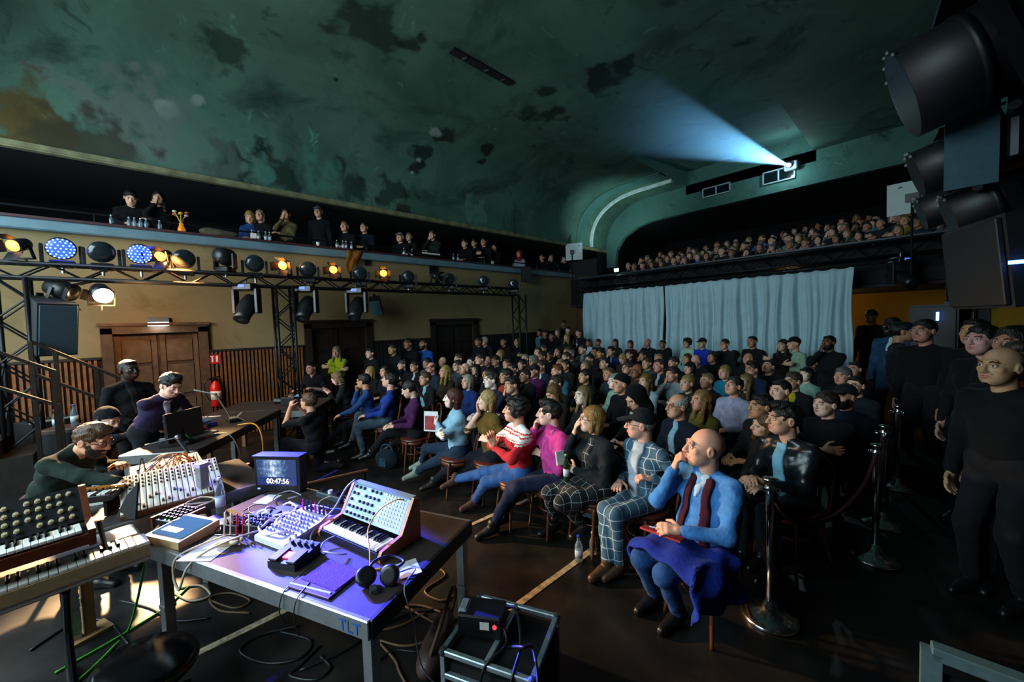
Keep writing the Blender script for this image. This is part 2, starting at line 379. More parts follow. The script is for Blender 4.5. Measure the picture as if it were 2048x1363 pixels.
# niche for the projection beam cut into the crown
zt = ZC+.5; nm = MB()
nm.add([(HX0, HY, ZC), (HX0, YA, ZC), (HX0, YA, zt), (HX0, HY, zt-.35)], [(0, 1, 2, 3)])
nm.add([(HX1, HY, ZC), (HX1, YA, ZC), (HX1, YA, zt), (HX1, HY, zt-.35)], [(3, 2, 1, 0)])
nm.add([(HX0, HY, ZC), (HX0, HY, zt-.35), (HX1, HY, zt-.35), (HX1, HY, ZC)], [(0, 1, 2, 3)])
nm.add([(HX0, HY, zt-.35), (HX0, YA, zt), (HX1, YA, zt), (HX1, HY, zt-.35)], [(0, 1, 2, 3)])
M_FASC = stained('fascia_plaster', [(.25, '#31524c'), (.5, '#456a62'), (.75, '#37554f')], [(1.3, .6, .75, '#1c2622'), (4, .64, .75, '#7f948d')], seed=5)
nm.build('beam_niche', M_FASC, ceil)
# ribs along the vault at the rear arch
def rib(y, w, t, m, nm_, x1=-5.92):
    xs = [x for x in np.concatenate([VX[:16], [-6.2, x1]])]; xs = sorted(set(x for x in xs if x <= x1+1e-6))
    pr = np.array([(x, y, float(vault_z(x))) for x in xs]); b = MB(); Q = []; F = []
    for i, p in enumerate(pr):
        tn = pr[min(i+1, len(pr)-1)]-pr[max(i-1, 0)]; tn /= np.linalg.norm(tn); nn = V3(tn[2], 0, -tn[0])
        Q += [p+V3(0, -w/2, 0), p+V3(0, w/2, 0), p+V3(0, w/2, 0)+nn*t, p+V3(0, -w/2, 0)+nn*t]
    for i in range(len(pr)-1):
        o = i*4; F += [(o+a, o+4+a, o+4+(a+1) % 4, o+(a+1) % 4) for a in range(4)]
    return b.add(np.array(Q), F).build(nm_, m, ceil)
M_RIB = mat('pale_arch_stucco', '#b9c9c2', .7, var=.2, scale=6)
rib(13.0, .09, .10, M_RIB, 'arch_rib'); rib(12.3, .5, .03, M_FASC, 'arch_band')
# rear fascia above the rear balcony, with projection windows
ZF = 5.85
fp = [(x, float(vault_z(x))) for x in VX]
poly = [(XV, ZS)]+[(x, z+.02) for x, z in fp[1:]]+[(3, ZF)]+[(-7.3, ZF), (-7.9, ZF-.12), (-8.5, ZF-.42), (-8.85, ZS-.1), (-8.9, 4.3), (XV, 4.3)]
mbf = MB().prism(poly, (1, 0, 0), (0, 0, 1), (0, 1, 0), (0, YA+.1, 0), .2)
mbf.box((-4.1, YA+.1, ZC+.2), (3.7, .2, 1.0))
fas = struct('wall_rear_fascia', mbf, M_FASC)
M_WFR = mat('pale_grey_window_frame', '#8fa3a8', .5, var=.1); M_WGL = mat('dark_booth_glass', '#0b1418', .15, var=.2, spec=.6)
for n_, (x0, x1, z0, z1) in enumerate([(-5.35, -4.5, 6.22, 6.5), (-3.55, -2.75, 6.15, 6.5)]):
    w = struct('window_%d' % (n_+1), MB().box(((x0+x1)/2, YA-.02, (z0+z1)/2), (x1-x0, .03, z1-z0)), M_WGL)
    f = MB(); t = .035
    for zz in (z0, z1): f.box(((x0+x1)/2, YA-.05, zz), (x1-x0+t, .05, t))
    for xx in (x0, (x0+x1)/2, x1): f.box((xx, YA-.05, (z0+z1)/2), (t, .05, z1-z0))
    f.build('window_frame', M_WFR, w)
    for k in range(2): MB().box((x0+(x1-x0)*(.25+.5*k), YA-.04, (z0+z1)/2), (x1-x0)/2*V3(.9, 0, 0)+V3(0, .01, (z1-z0)*.88)).build('pane', M_WGL, w)
# rear balcony: soffit, tiers, back wall, parapet
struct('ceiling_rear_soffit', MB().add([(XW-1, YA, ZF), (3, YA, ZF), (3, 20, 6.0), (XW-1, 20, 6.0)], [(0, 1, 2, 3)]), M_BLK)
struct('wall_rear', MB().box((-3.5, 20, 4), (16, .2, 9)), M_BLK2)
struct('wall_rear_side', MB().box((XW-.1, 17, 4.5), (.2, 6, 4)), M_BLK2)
struct('rear_balcony_floor', MB().box((-3.5, 15.0, 2.78), (12.6, 6.0, .15)), M_BLK)
for k in range(6): struct('floor_tier_%d' % (k+1), MB().box((-3.5, 12.03+.78*k+(6-k)*.39+.05, 2.86+.21*k-.11), (12.2, (6-k)*.78, .21)), M_BLK2)
pp = struct('wall_rear_parapet', MB().box((-3.4, 12.0, 3.2), (12.2, .12, .95)), M_BLK)
MB().box((-3.4, 11.98, 3.7), (12.2, .22, .05), bev=.01).build('cap_rail', mat('parapet_cap_rail', '#2c363c', .45), pp)
# under the rear balcony
struct('wall_back', MB().box((-3.5, 15.6, 1.35), (13, .2, 2.7)), M_YELL)
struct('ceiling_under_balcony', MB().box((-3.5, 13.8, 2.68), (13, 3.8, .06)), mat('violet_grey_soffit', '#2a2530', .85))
d4 = struct('door_4', MB().box((.55, 15.46, 1.05), (1.0, .06, 2.1)), mat('dark_teal_door', '#0f1c20', .6))
MB().box((.55, 15.44, 2.13), (1.16, .08, .08)).build('door_frame', M_BLK, d4)
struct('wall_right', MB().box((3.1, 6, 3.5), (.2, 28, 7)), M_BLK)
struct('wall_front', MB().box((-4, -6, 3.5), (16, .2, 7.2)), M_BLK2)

# unseen drape added to shade the right side; unseen lamp added behind the curtain
wg = MB(); P_ = []; F_ = []
for j, z in enumerate((.0, 6.2)):
    for i in range(90): P_.append((-1.75+4.7*i/89, -1.0+.05*math.sin(i*1.1), z))
wg.add(np.array(P_), [(i, i+1, 91+i, 90+i) for i in range(89)]); wo = struct('wall_added_shade_drape', wg, M_BLK2); md = wo.modifiers.new('t', 'SOLIDIFY'); md.thickness = .02
ul = thing('added_fill_lamp', 'added unseen warm lamp under the rear balcony behind the curtain', 'lamp', (-2.6, 13.6, 2.6)); MB().lathe([(.05, .04), (.09, .0), (.07, -.05), (0, -.06)], n=16).build('shade', mat('added_warm_lamp_shade', '#ffd9a0', .5, var=0, emit=(1, .66, .3), estr=4), ul)  # hidden lamp added to brighten the ochre wall
light('POINT', 'under_balcony_added_fill', (-2.6, 13.6, 2.45), None, 26, (1, .62, .25), shadow_soft_size=.08)  # added fill light for the ochre wall
struct('wall_added_shade_beam', MB().box((-3.2, -2.7, 6.3), (12.8, .3, 2.0)), M_BLK2)  # unseen beam added above the stage to darken the near ceiling
struct('floor_riser_corner', MB().box((-8.5, 10.6, .11), (1.9, 1.6, .22)), M_BLK)
# ================================================================== trusses, lamps, curtain, projector
def root_at(o, p, fwd, up=(0, 0, 1)):
    R = frame(fwd, up); o.matrix_world = Matrix(((R[0, 0], R[0, 1], R[0, 2], p[0]), (R[1, 0], R[1, 1], R[1, 2], p[1]), (R[2, 0], R[2, 1], R[2, 2], p[2]), (0, 0, 0, 1))); return o
def truss(name, label, a, b, w=.29, up=(0, 0, 1), step=.3, r=.025, mt=None):
    """box truss from a to b: four chords, zigzag braces, each its own part"""
    a, b = np.asarray(a, float), np.asarray(b, float); L = np.linalg.norm(b-a); mt = mt or M_STEEL
    o = thing(name, label, 'truss'); root_at(o, a, b-a, up)
    for sx in (-1, 1):
        for sz in (-1, 1): MB().cyl((sx*w/2, 0, sz*w/2), (sx*w/2, L, sz*w/2), r, 8).build('chord', mt, o, True)
    n = max(2, int(round(L/step))); h = L/n
    me = {}
    for ax, s1 in (('x', -1), ('x', 1), ('z', -1), ('z', 1)):
        for dr in (0, 1):
            p0 = (s1*w/2, 0, (-w/2 if dr == 0 else w/2)) if ax == 'x' else ((-w/2 if dr == 0 else w/2), 0, s1*w/2)
            p1 = (s1*w/2, h, (w/2 if dr == 0 else -w/2)) if ax == 'x' else ((w/2 if dr == 0 else -w/2), h, s1*w/2)
            m_ = MB().cyl(p0, p1, r*.5, 5).mesh('brace'); m_.materials.append(mt); me[(ax, s1, dr)] = m_
    for i in range(n):
        for ax, s1 in (('x', -1), ('x', 1), ('z', -1), ('z', 1)):
            mkobj('brace', me[(ax, s1, i % 2)], None, o, (0, i*h, 0))
    return o
XT = -8.45
ta, tb_ = atx(41, 538, XT), atx(1028, 578, XT); zt = (ta[2]+tb_[2])/2-.05
truss('lighting_truss', 'long black box truss carrying the stage lamps along the olive wall', (XT, -3.2, zt), (XT, tb_[1]+.1, zt), .2)
def tower(u, label):
    y = atx(u, 600, XT)[1]; truss('truss_tower', label, (XT, y, 0), (XT, y, zt-.1), .29, up=(1, 0, 0))
tower(567, 'black truss tower standing right of the red extinguisher'); tower(1038, 'black truss tower at the far end of the lamp truss'); tower(25, 'black truss tower at the near end of the lamp truss')
# rear truss with its curtain pipe
truss('rear_truss', 'black box truss running along the rear balcony parapet', (-8.6, 11.55, 3.42), (1.2, 11.55, 3.42), .29)
cp = thing('curtain_pipe', 'thin black pipe carrying the white curtains', 'pipe', (0, 0, 0))
MB().cyl((-8.7, 11.2, 3.12), (1.2, 11.2, 3.12), .024, 8).build('pipe', M_STEEL, cp)
for x in np.arange(-8.4, 1, 1.5): MB().cyl((x, 11.2, 3.12), (x, 11.5, 3.3), .012, 6).build('hanger', M_STEEL, cp)
def curtain(u0, u1, label, seed):
    x0, x1 = aty(u0, 580, 11.2)[0], aty(u1, 560, 11.2)[0]; n = int((x1-x0)/.018); nz = 30; rr = np.random.default_rng(seed); ph = rr.uniform(0, 6, 6)
    P, F = [], []
    xs = np.linspace(x0, x1, n)
    f = .05*np.sin(xs*19+ph[0]+1.5*np.sin(xs*3.1+ph[1]))+.028*np.sin(xs*43+ph[2]+np.sin(xs*7))+.03*np.sin(xs*6+ph[3])
    for j in range(nz+1):
        t = j/nz; z = 3.09*(1-t)+.03*t; am = .35+.65*min(1, t*5)+.5*t
        top = (.03*np.abs(np.sin(xs*11+ph[4]))*max(0, 1-t*12))
        for i in range(n): P.append((xs[i]+.02*math.sin(9*t+ph[5]+i*.1), 11.16+f[i]*am+.05*math.sin(xs[i]*2+t*2), z-top[i]))
    for j in range(nz):
        for i in range(n-1): o = j*n+i; F.append((o, o+1, o+n+1, o+n))
    mb = MB().add(np.array(P), F); c = thing('curtain', label, 'curtain')
    o = mb.build('cloth', M_CURT, c, True); md = o.modifiers.new('thickness', 'SOLIDIFY'); md.thickness = .004
    for x in np.arange(x0+.1, x1, .33): MB().tube([(x+.028*math.cos(a), 11.2, 3.10+.04*math.sin(a)) for a in np.linspace(0, 2*PI_, 11)[:-1]], .004, 4, closed=True).build('ring', M_STEEL, c)
PI_ = math.pi
curtain(1167, 1326, 'narrow white curtain panel at the left of the rear opening', 1); curtain(1331, 1708, 'wide white curtain panel filling the centre of the rear opening', 2)

# ---- lamps
M_LAMP = mat('lamp_black_housing', '#141518', .4, var=.2, scale=30); M_LENS = mat('dark_lamp_lens', '#1a2226', .2, var=.1, spec=.7)
M_LBLUE = mat('lit_blue_led_lens', '#2030ff', .4, var=0, emit=(.006, .02, 1), estr=7); M_LDOT = mat('lit_led_dot', '#dfefff', .4, var=0, emit=(.2, .38, 1), estr=2.2)
M_LOR = mat('lit_orange_lamp_lens', '#ff7a10', .4, var=0, emit=(1, .30, .03), estr=5); M_LWARM = mat('lit_warm_lamp_lens', '#fff0d0', .4, var=0, emit=(1, .72, .38), estr=260)
M_CLAMP = mat('silver_clamp', '#8a8d90', .3, .9, var=.1)
def wash(label, p, fwd, lens=None, hang=False, r=.155):
    o = thing('wash_light', label, 'stage light'); root_at(o, p, (fwd[0], fwd[1], 0)); t = math.atan2(fwd[2], math.hypot(fwd[0], fwd[1])); R = rotx(t); s = -1 if not hang else 1
    MB().box((0, 0, s*.23), (.26, .2, .10), bev=.02).build('base', M_LAMP, o)
    MB().cyl((0, 0, s*.27), (0, 0, s*.36), .02, 8).build('clamp', M_CLAMP, o)
    for q in (-1, 1): MB().box((q*.185, 0, s*.09), (.04, .09, .27), bev=.015).build('yoke_arm', M_LAMP, o)
    h = MB().lathe([(.06, -.17), (.12, -.14), (r*.95, -.02), (r, .03), (r, .08), (r*.9, .08)], R=R @ rotx(-math.pi/2), n=24).build('head', M_LAMP, o, True)
    ln = MB().lathe([(r*.9, .07), (r*.88, .085), (r*.5, .098), (.0, .102)], R=R @ rotx(-math.pi/2), n=24).build('lens', lens or M_LENS, h, True)
    if lens is M_LBLUE:
        for ring, k in ((0, 1), (.05, 6), (.095, 12), (.13, 18)):
            for i in range(k):
                a = 2*PI_*i/k; MB().ball(R @ V3(ring*math.cos(a), .1, ring*math.sin(a)), .011, 6).build('led', M_LDOT, h)
    return o
def par(label, p, fwd, lens=None, r=.085, L=.2, doors=True):
    o = thing('par_lamp', label, 'stage light'); root_at(o, p, fwd)
    h = MB().lathe([(r*.5, -L*.6), (r*.9, -L*.45), (r, 0), (r, L*.5), (r*.92, L*.5)], R=rotx(-math.pi/2), n=20).build('can', M_LAMP, o, True)
    MB().lathe([(r*.9, L*.5), (r*.6, L*.53), (0, L*.54)], R=rotx(-math.pi/2), n=20).build('lens', lens or M_LENS, h, True)
    for q in (-1, 1): MB().box((q*(r+.015), 0, -.08), (.015, .04, .2)).build('yoke_arm', M_LAMP, o)
    MB().box((0, 0, -.19), (2*r+.045, .045, .02)).build('yoke_bar', M_LAMP, o); MB().cyl((0, 0, -.19), (0, 0, -.28), .015, 8).build('clamp', M_CLAMP, o)
    if doors:
        for a in (0, 90, 180, 270):
            R = roty(math.radians(a)); MB().box(R @ V3(0, L*.5+.06, r+.045), (.16, .005, .15), R @ rotx(-.95)).build('barn_door', M_LAMP, o)
    return o
def moving(label, p, tilt):
    o = thing('moving_head', label, 'stage light'); root_at(o, p, (.75, -.65, 0))
    MB().box((0, 0, .0), (.34, .26, .13), bev=.02).build('base', M_LAMP, o)
    for q in (-1, 1): MB().box((q*.2, 0, -.25), (.06, .14, .46), bev=.025).build('yoke_arm', M_LAMP, o)
    R = rotx(tilt); h = MB().lathe([(.05, -.26), (.11, -.22), (.14, -.08), (.15, .05), (.12, .2), (.125, .3), (.1, .3)], c=(0, 0, -.36), R=R @ rotx(-math.pi/2), n=20).build('head', M_LAMP, o, True)
    MB().lathe([(.1, .285), (.06, .3), (0, .305)], c=(0, 0, -.36), R=R @ rotx(-math.pi/2), n=20).build('lens', M_LENS, h, True)
    MB().cyl((0, 0, .06), (0, 0, .15), .02, 8).build('clamp', M_CLAMP, o); MB().box((0, .135, .01), (.12, .006, .05)).build('display', mat('blue_status_display', '#101830', .3, var=0, emit=(.1, .2, 1), estr=.6), o)
    return o
CAMD = None
def stageward(p): d = V3(-.8, -.2, 1.6)-np.asarray(p); return d/np.linalg.norm(d)
names_w = [(203, 503, 'unlit round wash light between the two blue ones'), (368, 517, 'unlit round wash light right of the second blue one'), (509, 526, 'round wash light above the first hanging moving head'), (616, 538, 'round wash light above the second hanging moving head'), (720, 547, 'round wash light above the third hanging moving head'), (816, 553, 'fourth round wash light from the truss tower'), (898, 557, 'fifth round wash light, beyond the thin black drop bar'), (967, 561, 'next to last round wash light of the truss'), (1027, 567, 'last round wash light over the far tower')]
for u, v, l in names_w: p = atx(u, v, XT); wash(l, p, stageward(p))
wash('round wash light seen from behind on the truss', (XT, atx(450, 520, XT)[1], zt+.40), (-.5, .6, -.1))
blue_p = []
for u, v, l in ((122, 496, 'lit blue LED wash light nearest the truss end'), (280, 507, 'lit blue LED wash light with whitish centre above the door')): p = atx(u, v, XT); q = tuple(p); wash(l, q, stageward(q), M_LBLUE); blue_p.append(q)
for u, v, l in ((40, 492, 'orange lit barn-door lamp at the truss end'), (328, 513, 'orange lit barn-door lamp beside the second blue light'), (569, 531, 'orange lit barn-door lamp above the first truss tower'), (669, 539, 'orange lit barn-door lamp between second and third moving heads'), (768, 546, 'small orange lit barn-door lamp right of the third moving head'), (870, 553, 'unlit barn-door lamp under the balcony drop bar')):
    p = atx(u, v, XT); par(l, (p[0], p[1], p[2]+.02), (.75, -.45, -.3) if 'unlit' not in l else (.9, .3, -.4), None if 'unlit' in l else M_LOR)
for u, l in ((490, 'first black moving head hanging under the truss'), (608, 'second black moving head hanging under the truss'), (709, 'third black moving head hanging under the truss')):
    moving(l, (XT+.05, atx(u, 560, XT)[1], zt-.13), -.9)
# warm key lamp and its unlit neighbour
kp = atx(203, 585, XT+.1); kp = V3(kp[0], kp[1], kp[2]); AIM = V3(-3.5, .45, .7)
par('blazing warm spotlight hanging under the truss over the stairs', kp, AIM-kp, M_LWARM, r=.12, L=.28, doors=False)
light('SPOT', 'warm_spotlight_beam', tuple(kp+(AIM-kp)/np.linalg.norm(AIM-kp)*.25), tuple(AIM), 2700, (1, .60, .28), spot_size=.84, spot_blend=.6, shadow_soft_size=.08)
light('POINT', 'warm_spotlight_spill', tuple(kp+V3(.05, .1, -.22)), None, 42, (1, .50, .18), shadow_soft_size=.1)
uq = atx(122, 578, XT); par('unlit lamp hanging beside the blazing warm spotlight', uq, (.4, .6, -.3), r=.13, L=.3, doors=True)
for i, (q, tg, pw) in enumerate(((blue_p[0], (-3.05, .5, .7), 3800), (blue_p[1], (-2.62, .76, .72), 40000))):
    d = V3(*tg)-V3(*q); d /= np.linalg.norm(d); light('SPOT', 'blue_wash_beam', tuple(V3(*q)+d*.25), tg, pw, (.05, .07, 1), spot_size=.15+.05*(1-i), spot_blend=.45, shadow_soft_size=.05)
op = atx(328, 513, XT); light('SPOT', 'orange_lamp_beam', (XT+.2, op[1], zt+.4), (XW, 1.55, .95), 3200, (1, .36, .08), spot_size=.75, spot_blend=.8, shadow_soft_size=.06)
op = atx(569, 531, XT); light('SPOT', 'orange_lamp_wall_beam', (XT+.2, op[1]-.2, zt+.4), (XW, op[1]+2.5, zt+.4), 60, (1, .55, .2), spot_size=1.6, spot_blend=.9, shadow_soft_size=.06)
# exit light over the door, extinguisher sign
ex = thing('exit_light', 'small white illuminated exit box above the brown door', 'exit light', (XW+.04, 0, 2.33))
MB().box((0, 0, .02), (.08, .30, .10), bev=.01).build('housing', mat('exit_box_grey', '#56606a', .5), ex)
MB().box((.01, 0, -.05), (.07, .28, .06)).build('diffuser', mat('lit_exit_diffuser', '#e8f6ff', .5, var=0, emit=(.75, .92, 1), estr=14), ex)
light('AREA', 'exit_light_glow', (XW+.10, 0, 2.26), (XW+.05, 0, 1.0), 5, (.8, .93, 1), size=.2)
# drop bars and loudspeakers on the wall
M_SPK = mat('speaker_black_paint', '#16181b', .6, var=.2, scale=30); M_GRIL = mat('speaker_grille', '#3d525c', .5, .3, var=.3, scale=120)
def speaker(name, label, p, fwd, up, d, gm=None, wedge=.0):
    o = thing(name, label, 'loudspeaker'); root_at(o, p, fwd, up)
    MB().prism([(-d[0]/2, d[1]/2), (d[0]/2, d[1]/2), (d[0]/2*(1-wedge), -d[1]/2), (-d[0]/2*(1-wedge), -d[1]/2)], (1, 0, 0), (0, 1, 0), (0, 0, 1), (0, 0, 0), d[2]).build('cabinet', M_SPK, o)
    MB().box((0, d[1]/2+.012, 0), (d[0]*.92, .02, d[2]*.94), bev=.008).build('grille', gm or M_GRIL, o)
    MB().box((0, -d[1]/2-.03, 0), (.06, .06, d[2]*1.1)).build('bracket', M_STEEL, o); return o
sp_ = atx(98, 650, -8.3); speaker('loudspeaker', 'large black loudspeaker with grey grille hung over the stairs', sp_, (.85, .35, -.22), (.1, .05, 1), (.38, .62, .72), wedge=.4)
sp_ = atx(752, 611, -9.22); speaker('loudspeaker', 'tilted blue-grey loudspeaker under the lamp truss', sp_, (.72, -.35, -.5), (.2, -.25, 1), (.26, .24, .42), gm=mat('blue_grey_grille', '#4d7484', .5))
sp_ = atx(1052, 548, -9.2); speaker('loudspeaker', 'slim black loudspeaker near the balcony corner', sp_, (.75, -.5, -.1), (0, 0, 1), (.3, .3, .5), gm=M_SPK)
for u, v0, l in ((733, 505, 'thin black drop bar below the mustard cloth'), (866, 525, 'wide black drop post below the balcony phone man')):
    p = atx(u, v0, XW+.08); mb = MB().box((XW+.06, p[1], p[2]), (.06, .08 if u < 800 else .2, .62)); o = mb.build('drop_bar', M_STEEL, label=l, category='bar')
    MB().box((XW+.10, p[1], p[2]+.1), (.02, .03, .04)).build('bolt', M_CLAMP, o)
# white reflector boards on stands
def board(label, c, fwd, w, h, stand=1.5):
    o = thing('reflector_board', label, 'reflector'); root_at(o, c, fwd)
    MB().box((0, 0, 0), (w, .015, h)).build('board', mat('white_reflector_board', '#b9c9c6', .7, var=.05), o)
    MB().box((.12*w, .06, -.02), (w*.2, .1, h*.25)).build('lamp_box', M_LAMP, o); MB().cyl((.12*w, .05, -h/2-stand), (.12*w, .05, 0), .02, 8).build('pole', M_STEEL, o)
    for q in (-.3, .3): MB().box((w*q, .012, h*.35), (.06, .01, .02)).build('clip', M_STEEL, o)
c_ = aty(1148, 503, 11.6); board('small white reflector board at the rear balcony corner', c_, (.5, -.8, 0), .62, .62)
c_ = aty(1842, 390, 11.0); board('large white reflector board beside the rear balcony, upper right', c_, (-.05, -.99, -.05), .95, .62, 1.2)
# cyan lamp in the rear balcony corner that washes the arch
cl_ = aty(1235, 541, 11.9); o = thing('corner_lamp', 'bright cyan lamp in the rear balcony corner', 'stage light', tuple(cl_))
MB().box((0, 0, 0), (.2, .12, .16), bev=.02).build('housing', M_LAMP, o); MB().box((.0, -.07, .02), (.16, .02, .1)).build('lens', mat('lit_cyan_lens', '#c0f4ff', .4, var=0, emit=(.45, .9, 1), estr=18), o)
light('SPOT', 'corner_lamp_beam', (cl_[0]-.1, cl_[1]-.05, cl_[2]+.15), (-8.3, 13.0, 6.3), 200, (.62, .95, 1), spot_size=1.9, spot_blend=1.0, shadow_soft_size=.04)
# projector in its niche, with the beam standing in the haze
pj = aty(1580, 331, YA-.25); tg = V3(-5.2, -4.4, 5.0)
o = thing('film_projector', 'projector with glaring white lens in the ceiling niche', 'projector'); root_at(o, pj, tg-pj)
MB().box((0, -.2, 0), (.34, .4, .26), bev=.03).build('housing', mat('projector_grey', '#6b757a', .5), o)
MB().cone((0, 0, 0), (0, .1, 0), .07, .08, 16).build('lens_barrel', M_LAMP, o); MB().ball((0, .09, 0), (.06, .025, .06), 12).build('lens', mat('glaring_projector_lens', '#ffffff', .3, var=0, emit=(.75, .93, 1), estr=120), o)
u_ = (tg-pj)/np.linalg.norm(tg-pj); lp = pj+u_*.16
light('SPOT', 'projector_beam', tuple(lp), tuple(tg), 13000, (.22, .6, 1), spot_size=.21, spot_blend=.35, shadow_soft_size=.02)
light('POINT', 'projector_spill', tuple(pj+u_*.35+V3(0, 0, -.12)), None, 26, (.6, .9, 1), shadow_soft_size=.05)
# ================================================================== people
# Bodies and clothes are grown as one smooth surface each over tapered limbs (distance field, surface nets).
def surf(prims, res, k=.02, noise=0.0, nf=30.0, seed=0, fold=False):
    """prims: ('c',a,b,ra,rb[,scale]) tapered limb, ('e',c,r,R) ellipsoid, ('-e',c,r,R) carved ellipsoid, ('-h',p,n) half space cut away"""
    lo = V3(9, 9, 9); hi = -lo; bb = []
    for p in prims:
        if p[0] == 'c':
            r = max(p[3], p[4]); s = V3(1, 1, 1) if len(p) < 6 else 1/np.asarray(p[5], float)
            l = np.minimum(p[1], p[2])-r*s; h = np.maximum(p[1], p[2])+r*s
        elif p[0] in ('e', '-e'):
            e = max(p[2]); l = np.asarray(p[1])-e; h = np.asarray(p[1])+e
        else: l, h = None, None
        bb.append((l, h))
        if p[0][0] != '-': lo = np.minimum(lo, l); hi = np.maximum(hi, h)
    lo = lo-2.5*res-noise; hi = hi+2.5*res+noise
    n = np.ceil((hi-lo)/res).astype(int)+1
    ax = [lo[i]+res*np.arange(n[i]) for i in range(3)]
    D = np.full(n, .2, np.float32)
    for p, (l, h) in zip(prims, bb):
        if l is None: sl = [slice(0, n[i]) for i in range(3)]
        else:
            pad = 2.5*k+2*res; sl = [slice(max(0, int((l[i]-pad-lo[i])/res)), max(0, min(n[i], int((h[i]+pad-lo[i])/res)+2))) for i in range(3)]
        if any(q.stop-q.start <= 0 for q in sl): continue
        X = ax[0][sl[0]][:, None, None].astype(np.float32); Y = ax[1][sl[1]][None, :, None].astype(np.float32); Z = ax[2][sl[2]][None, None, :].astype(np.float32)
        sub = D[sl[0], sl[1], sl[2]]
        if p[0] == 'c':
            a, b = np.asarray(p[1], float), np.asarray(p[2], float); s = np.asarray(p[5], float) if len(p) > 5 else V3(1, 1, 1)
            a = a*s; ba = b*s-a; q = max(ba@ba, 1e-9)
            px, py, pz = X*s[0]-a[0], Y*s[1]-a[1], Z*s[2]-a[2]
            t = np.clip((px*ba[0]+py*ba[1]+pz*ba[2])/q, 0, 1)
            d = np.sqrt((px-t*ba[0])**2+(py-t*ba[1])**2+(pz-t*ba[2])**2)-(p[3]+(p[4]-p[3])*t)
        elif p[0] in ('e', '-e'):
            c = np.asarray(p[1], float); r = np.asarray(p[2], float); R = np.asarray(p[3]) if len(p) > 3 and p[3] is not None else np.eye(3)
            px, py, pz = X-c[0], Y-c[1], Z-c[2]
            u = [(px*R[0, i]+py*R[1, i]+pz*R[2, i])/r[i] for i in range(3)]
            g = np.sqrt(u[0]**2+u[1]**2+u[2]**2)+1e-6
            d = (g-1)*g/np.sqrt((u[0]/r[0])**2+(u[1]/r[1])**2+(u[2]/r[2])**2+1e-9)
        else:
            nn = p[2]; d = (X-p[1][0])*nn[0]+(Y-p[1][1])*nn[1]+(Z-p[1][2])*nn[2]
            D[sl[0], sl[1], sl[2]] = np.maximum(sub, d); continue
        kk = p[4] if p[0] in ('e', '-e') and len(p) > 4 else k
        if p[0][0] == '-':
            d = -d; hh = np.clip(.5-.5*(d-sub)/-kk*-1, 0, 1) if False else np.clip(.5+.5*(d-sub)/kk, 0, 1)
            D[sl[0], sl[1], sl[2]] = sub+(d-sub)*hh+kk*hh*(1-hh)
        else:
            hh = np.clip(.5+.5*(d-sub)/kk, 0, 1); D[sl[0], sl[1], sl[2]] = d+(sub-d)*hh-kk*hh*(1-hh)
    if noise:
        X = ax[0][:, None, None]; Y = ax[1][None, :, None]; Z = ax[2][None, None, :]; f = nf; o = seed*1.7
        D += (noise*(np.sin(f*X+1.3*np.sin(f*.7*Z+o)+o)*np.sin(f*.8*Y+o*2)+.7*np.sin(f*1.6*Z+2*np.sin(f*.6*X-o)+1.7*np.sin(f*.5*Y))+(.55*np.sin(f*2.7*Z+2.4*np.sin(f*1.1*X+o)+1.9*np.sin(f*.9*Y-o)) if fold else 0))).astype(np.float32)
    S = D < 0
    cs = sum((S[i:n[0]-1+i, j:n[1]-1+j, l:n[2]-1+l].astype(np.int8) for i in (0, 1) for j in (0, 1) for l in (0, 1)))
    act = (cs > 0) & (cs < 8); idx = np.argwhere(act)
    if len(idx) == 0: return np.zeros((0, 3)), np.zeros((0, 4), int)
    vid = np.full(act.shape, -1, np.int64); vid[act] = np.arange(len(idx))
    acc = np.zeros((len(idx), 3)); cnt = np.zeros(len(idx)); corners = [(i, j, l) for i in (0, 1) for j in (0, 1) for l in (0, 1)]
    val = {c: D[idx[:, 0]+c[0], idx[:, 1]+c[1], idx[:, 2]+c[2]] for c in corners}
    for c in corners:
        for a_ in range(3):
            if c[a_]: continue
            e = list(c); e[a_] = 1; e = tuple(e); v0, v1 = val[c], val[e]
            m = (v0 < 0) != (v1 < 0)
            t = np.where(m, v0/np.where(m, v0-v1, 1), 0); pos = np.tile(np.array(c, float), (len(idx), 1)); pos[:, a_] = t
            acc += pos*m[:, None]; cnt += m
    P = lo+(idx+acc/cnt[:, None])*res
    Q = []
    for a_ in range(3):
        b_, c_ = (a_+1) % 3, (a_+2) % 3
        sA = [slice(1, -1)]*3; sB = list(sA); sA[a_] = slice(0, n[a_]-1); sB[a_] = slice(1, n[a_])
        s0, s1 = S[tuple(sA)], S[tuple(sB)]
        e = np.argwhere(s0 != s1); off = np.ones(3, int); off[a_] = 0; e = e+off
        inside = S[e[:, 0], e[:, 1], e[:, 2]]
        def cell(db, dc):
            q = e.copy(); q[:, b_] -= db; q[:, c_] -= dc; return vid[q[:, 0], q[:, 1], q[:, 2]]
        q4 = np.stack([cell(1, 1), cell(0, 1), cell(0, 0), cell(1, 0)], 1)
        q4 = np.where(inside[:, None], q4, q4[:, ::-1]); Q.append(q4)
    Q = np.vstack(Q); Q = Q[(Q >= 0).all(1)]
    return P, Q
def addsurf(mb, prims, res, m=0, **kw):
    P, Q = surf(prims, res, **kw)
    if len(P): mb.add(P, [tuple(q) for q in Q.tolist()], m)
    return mb
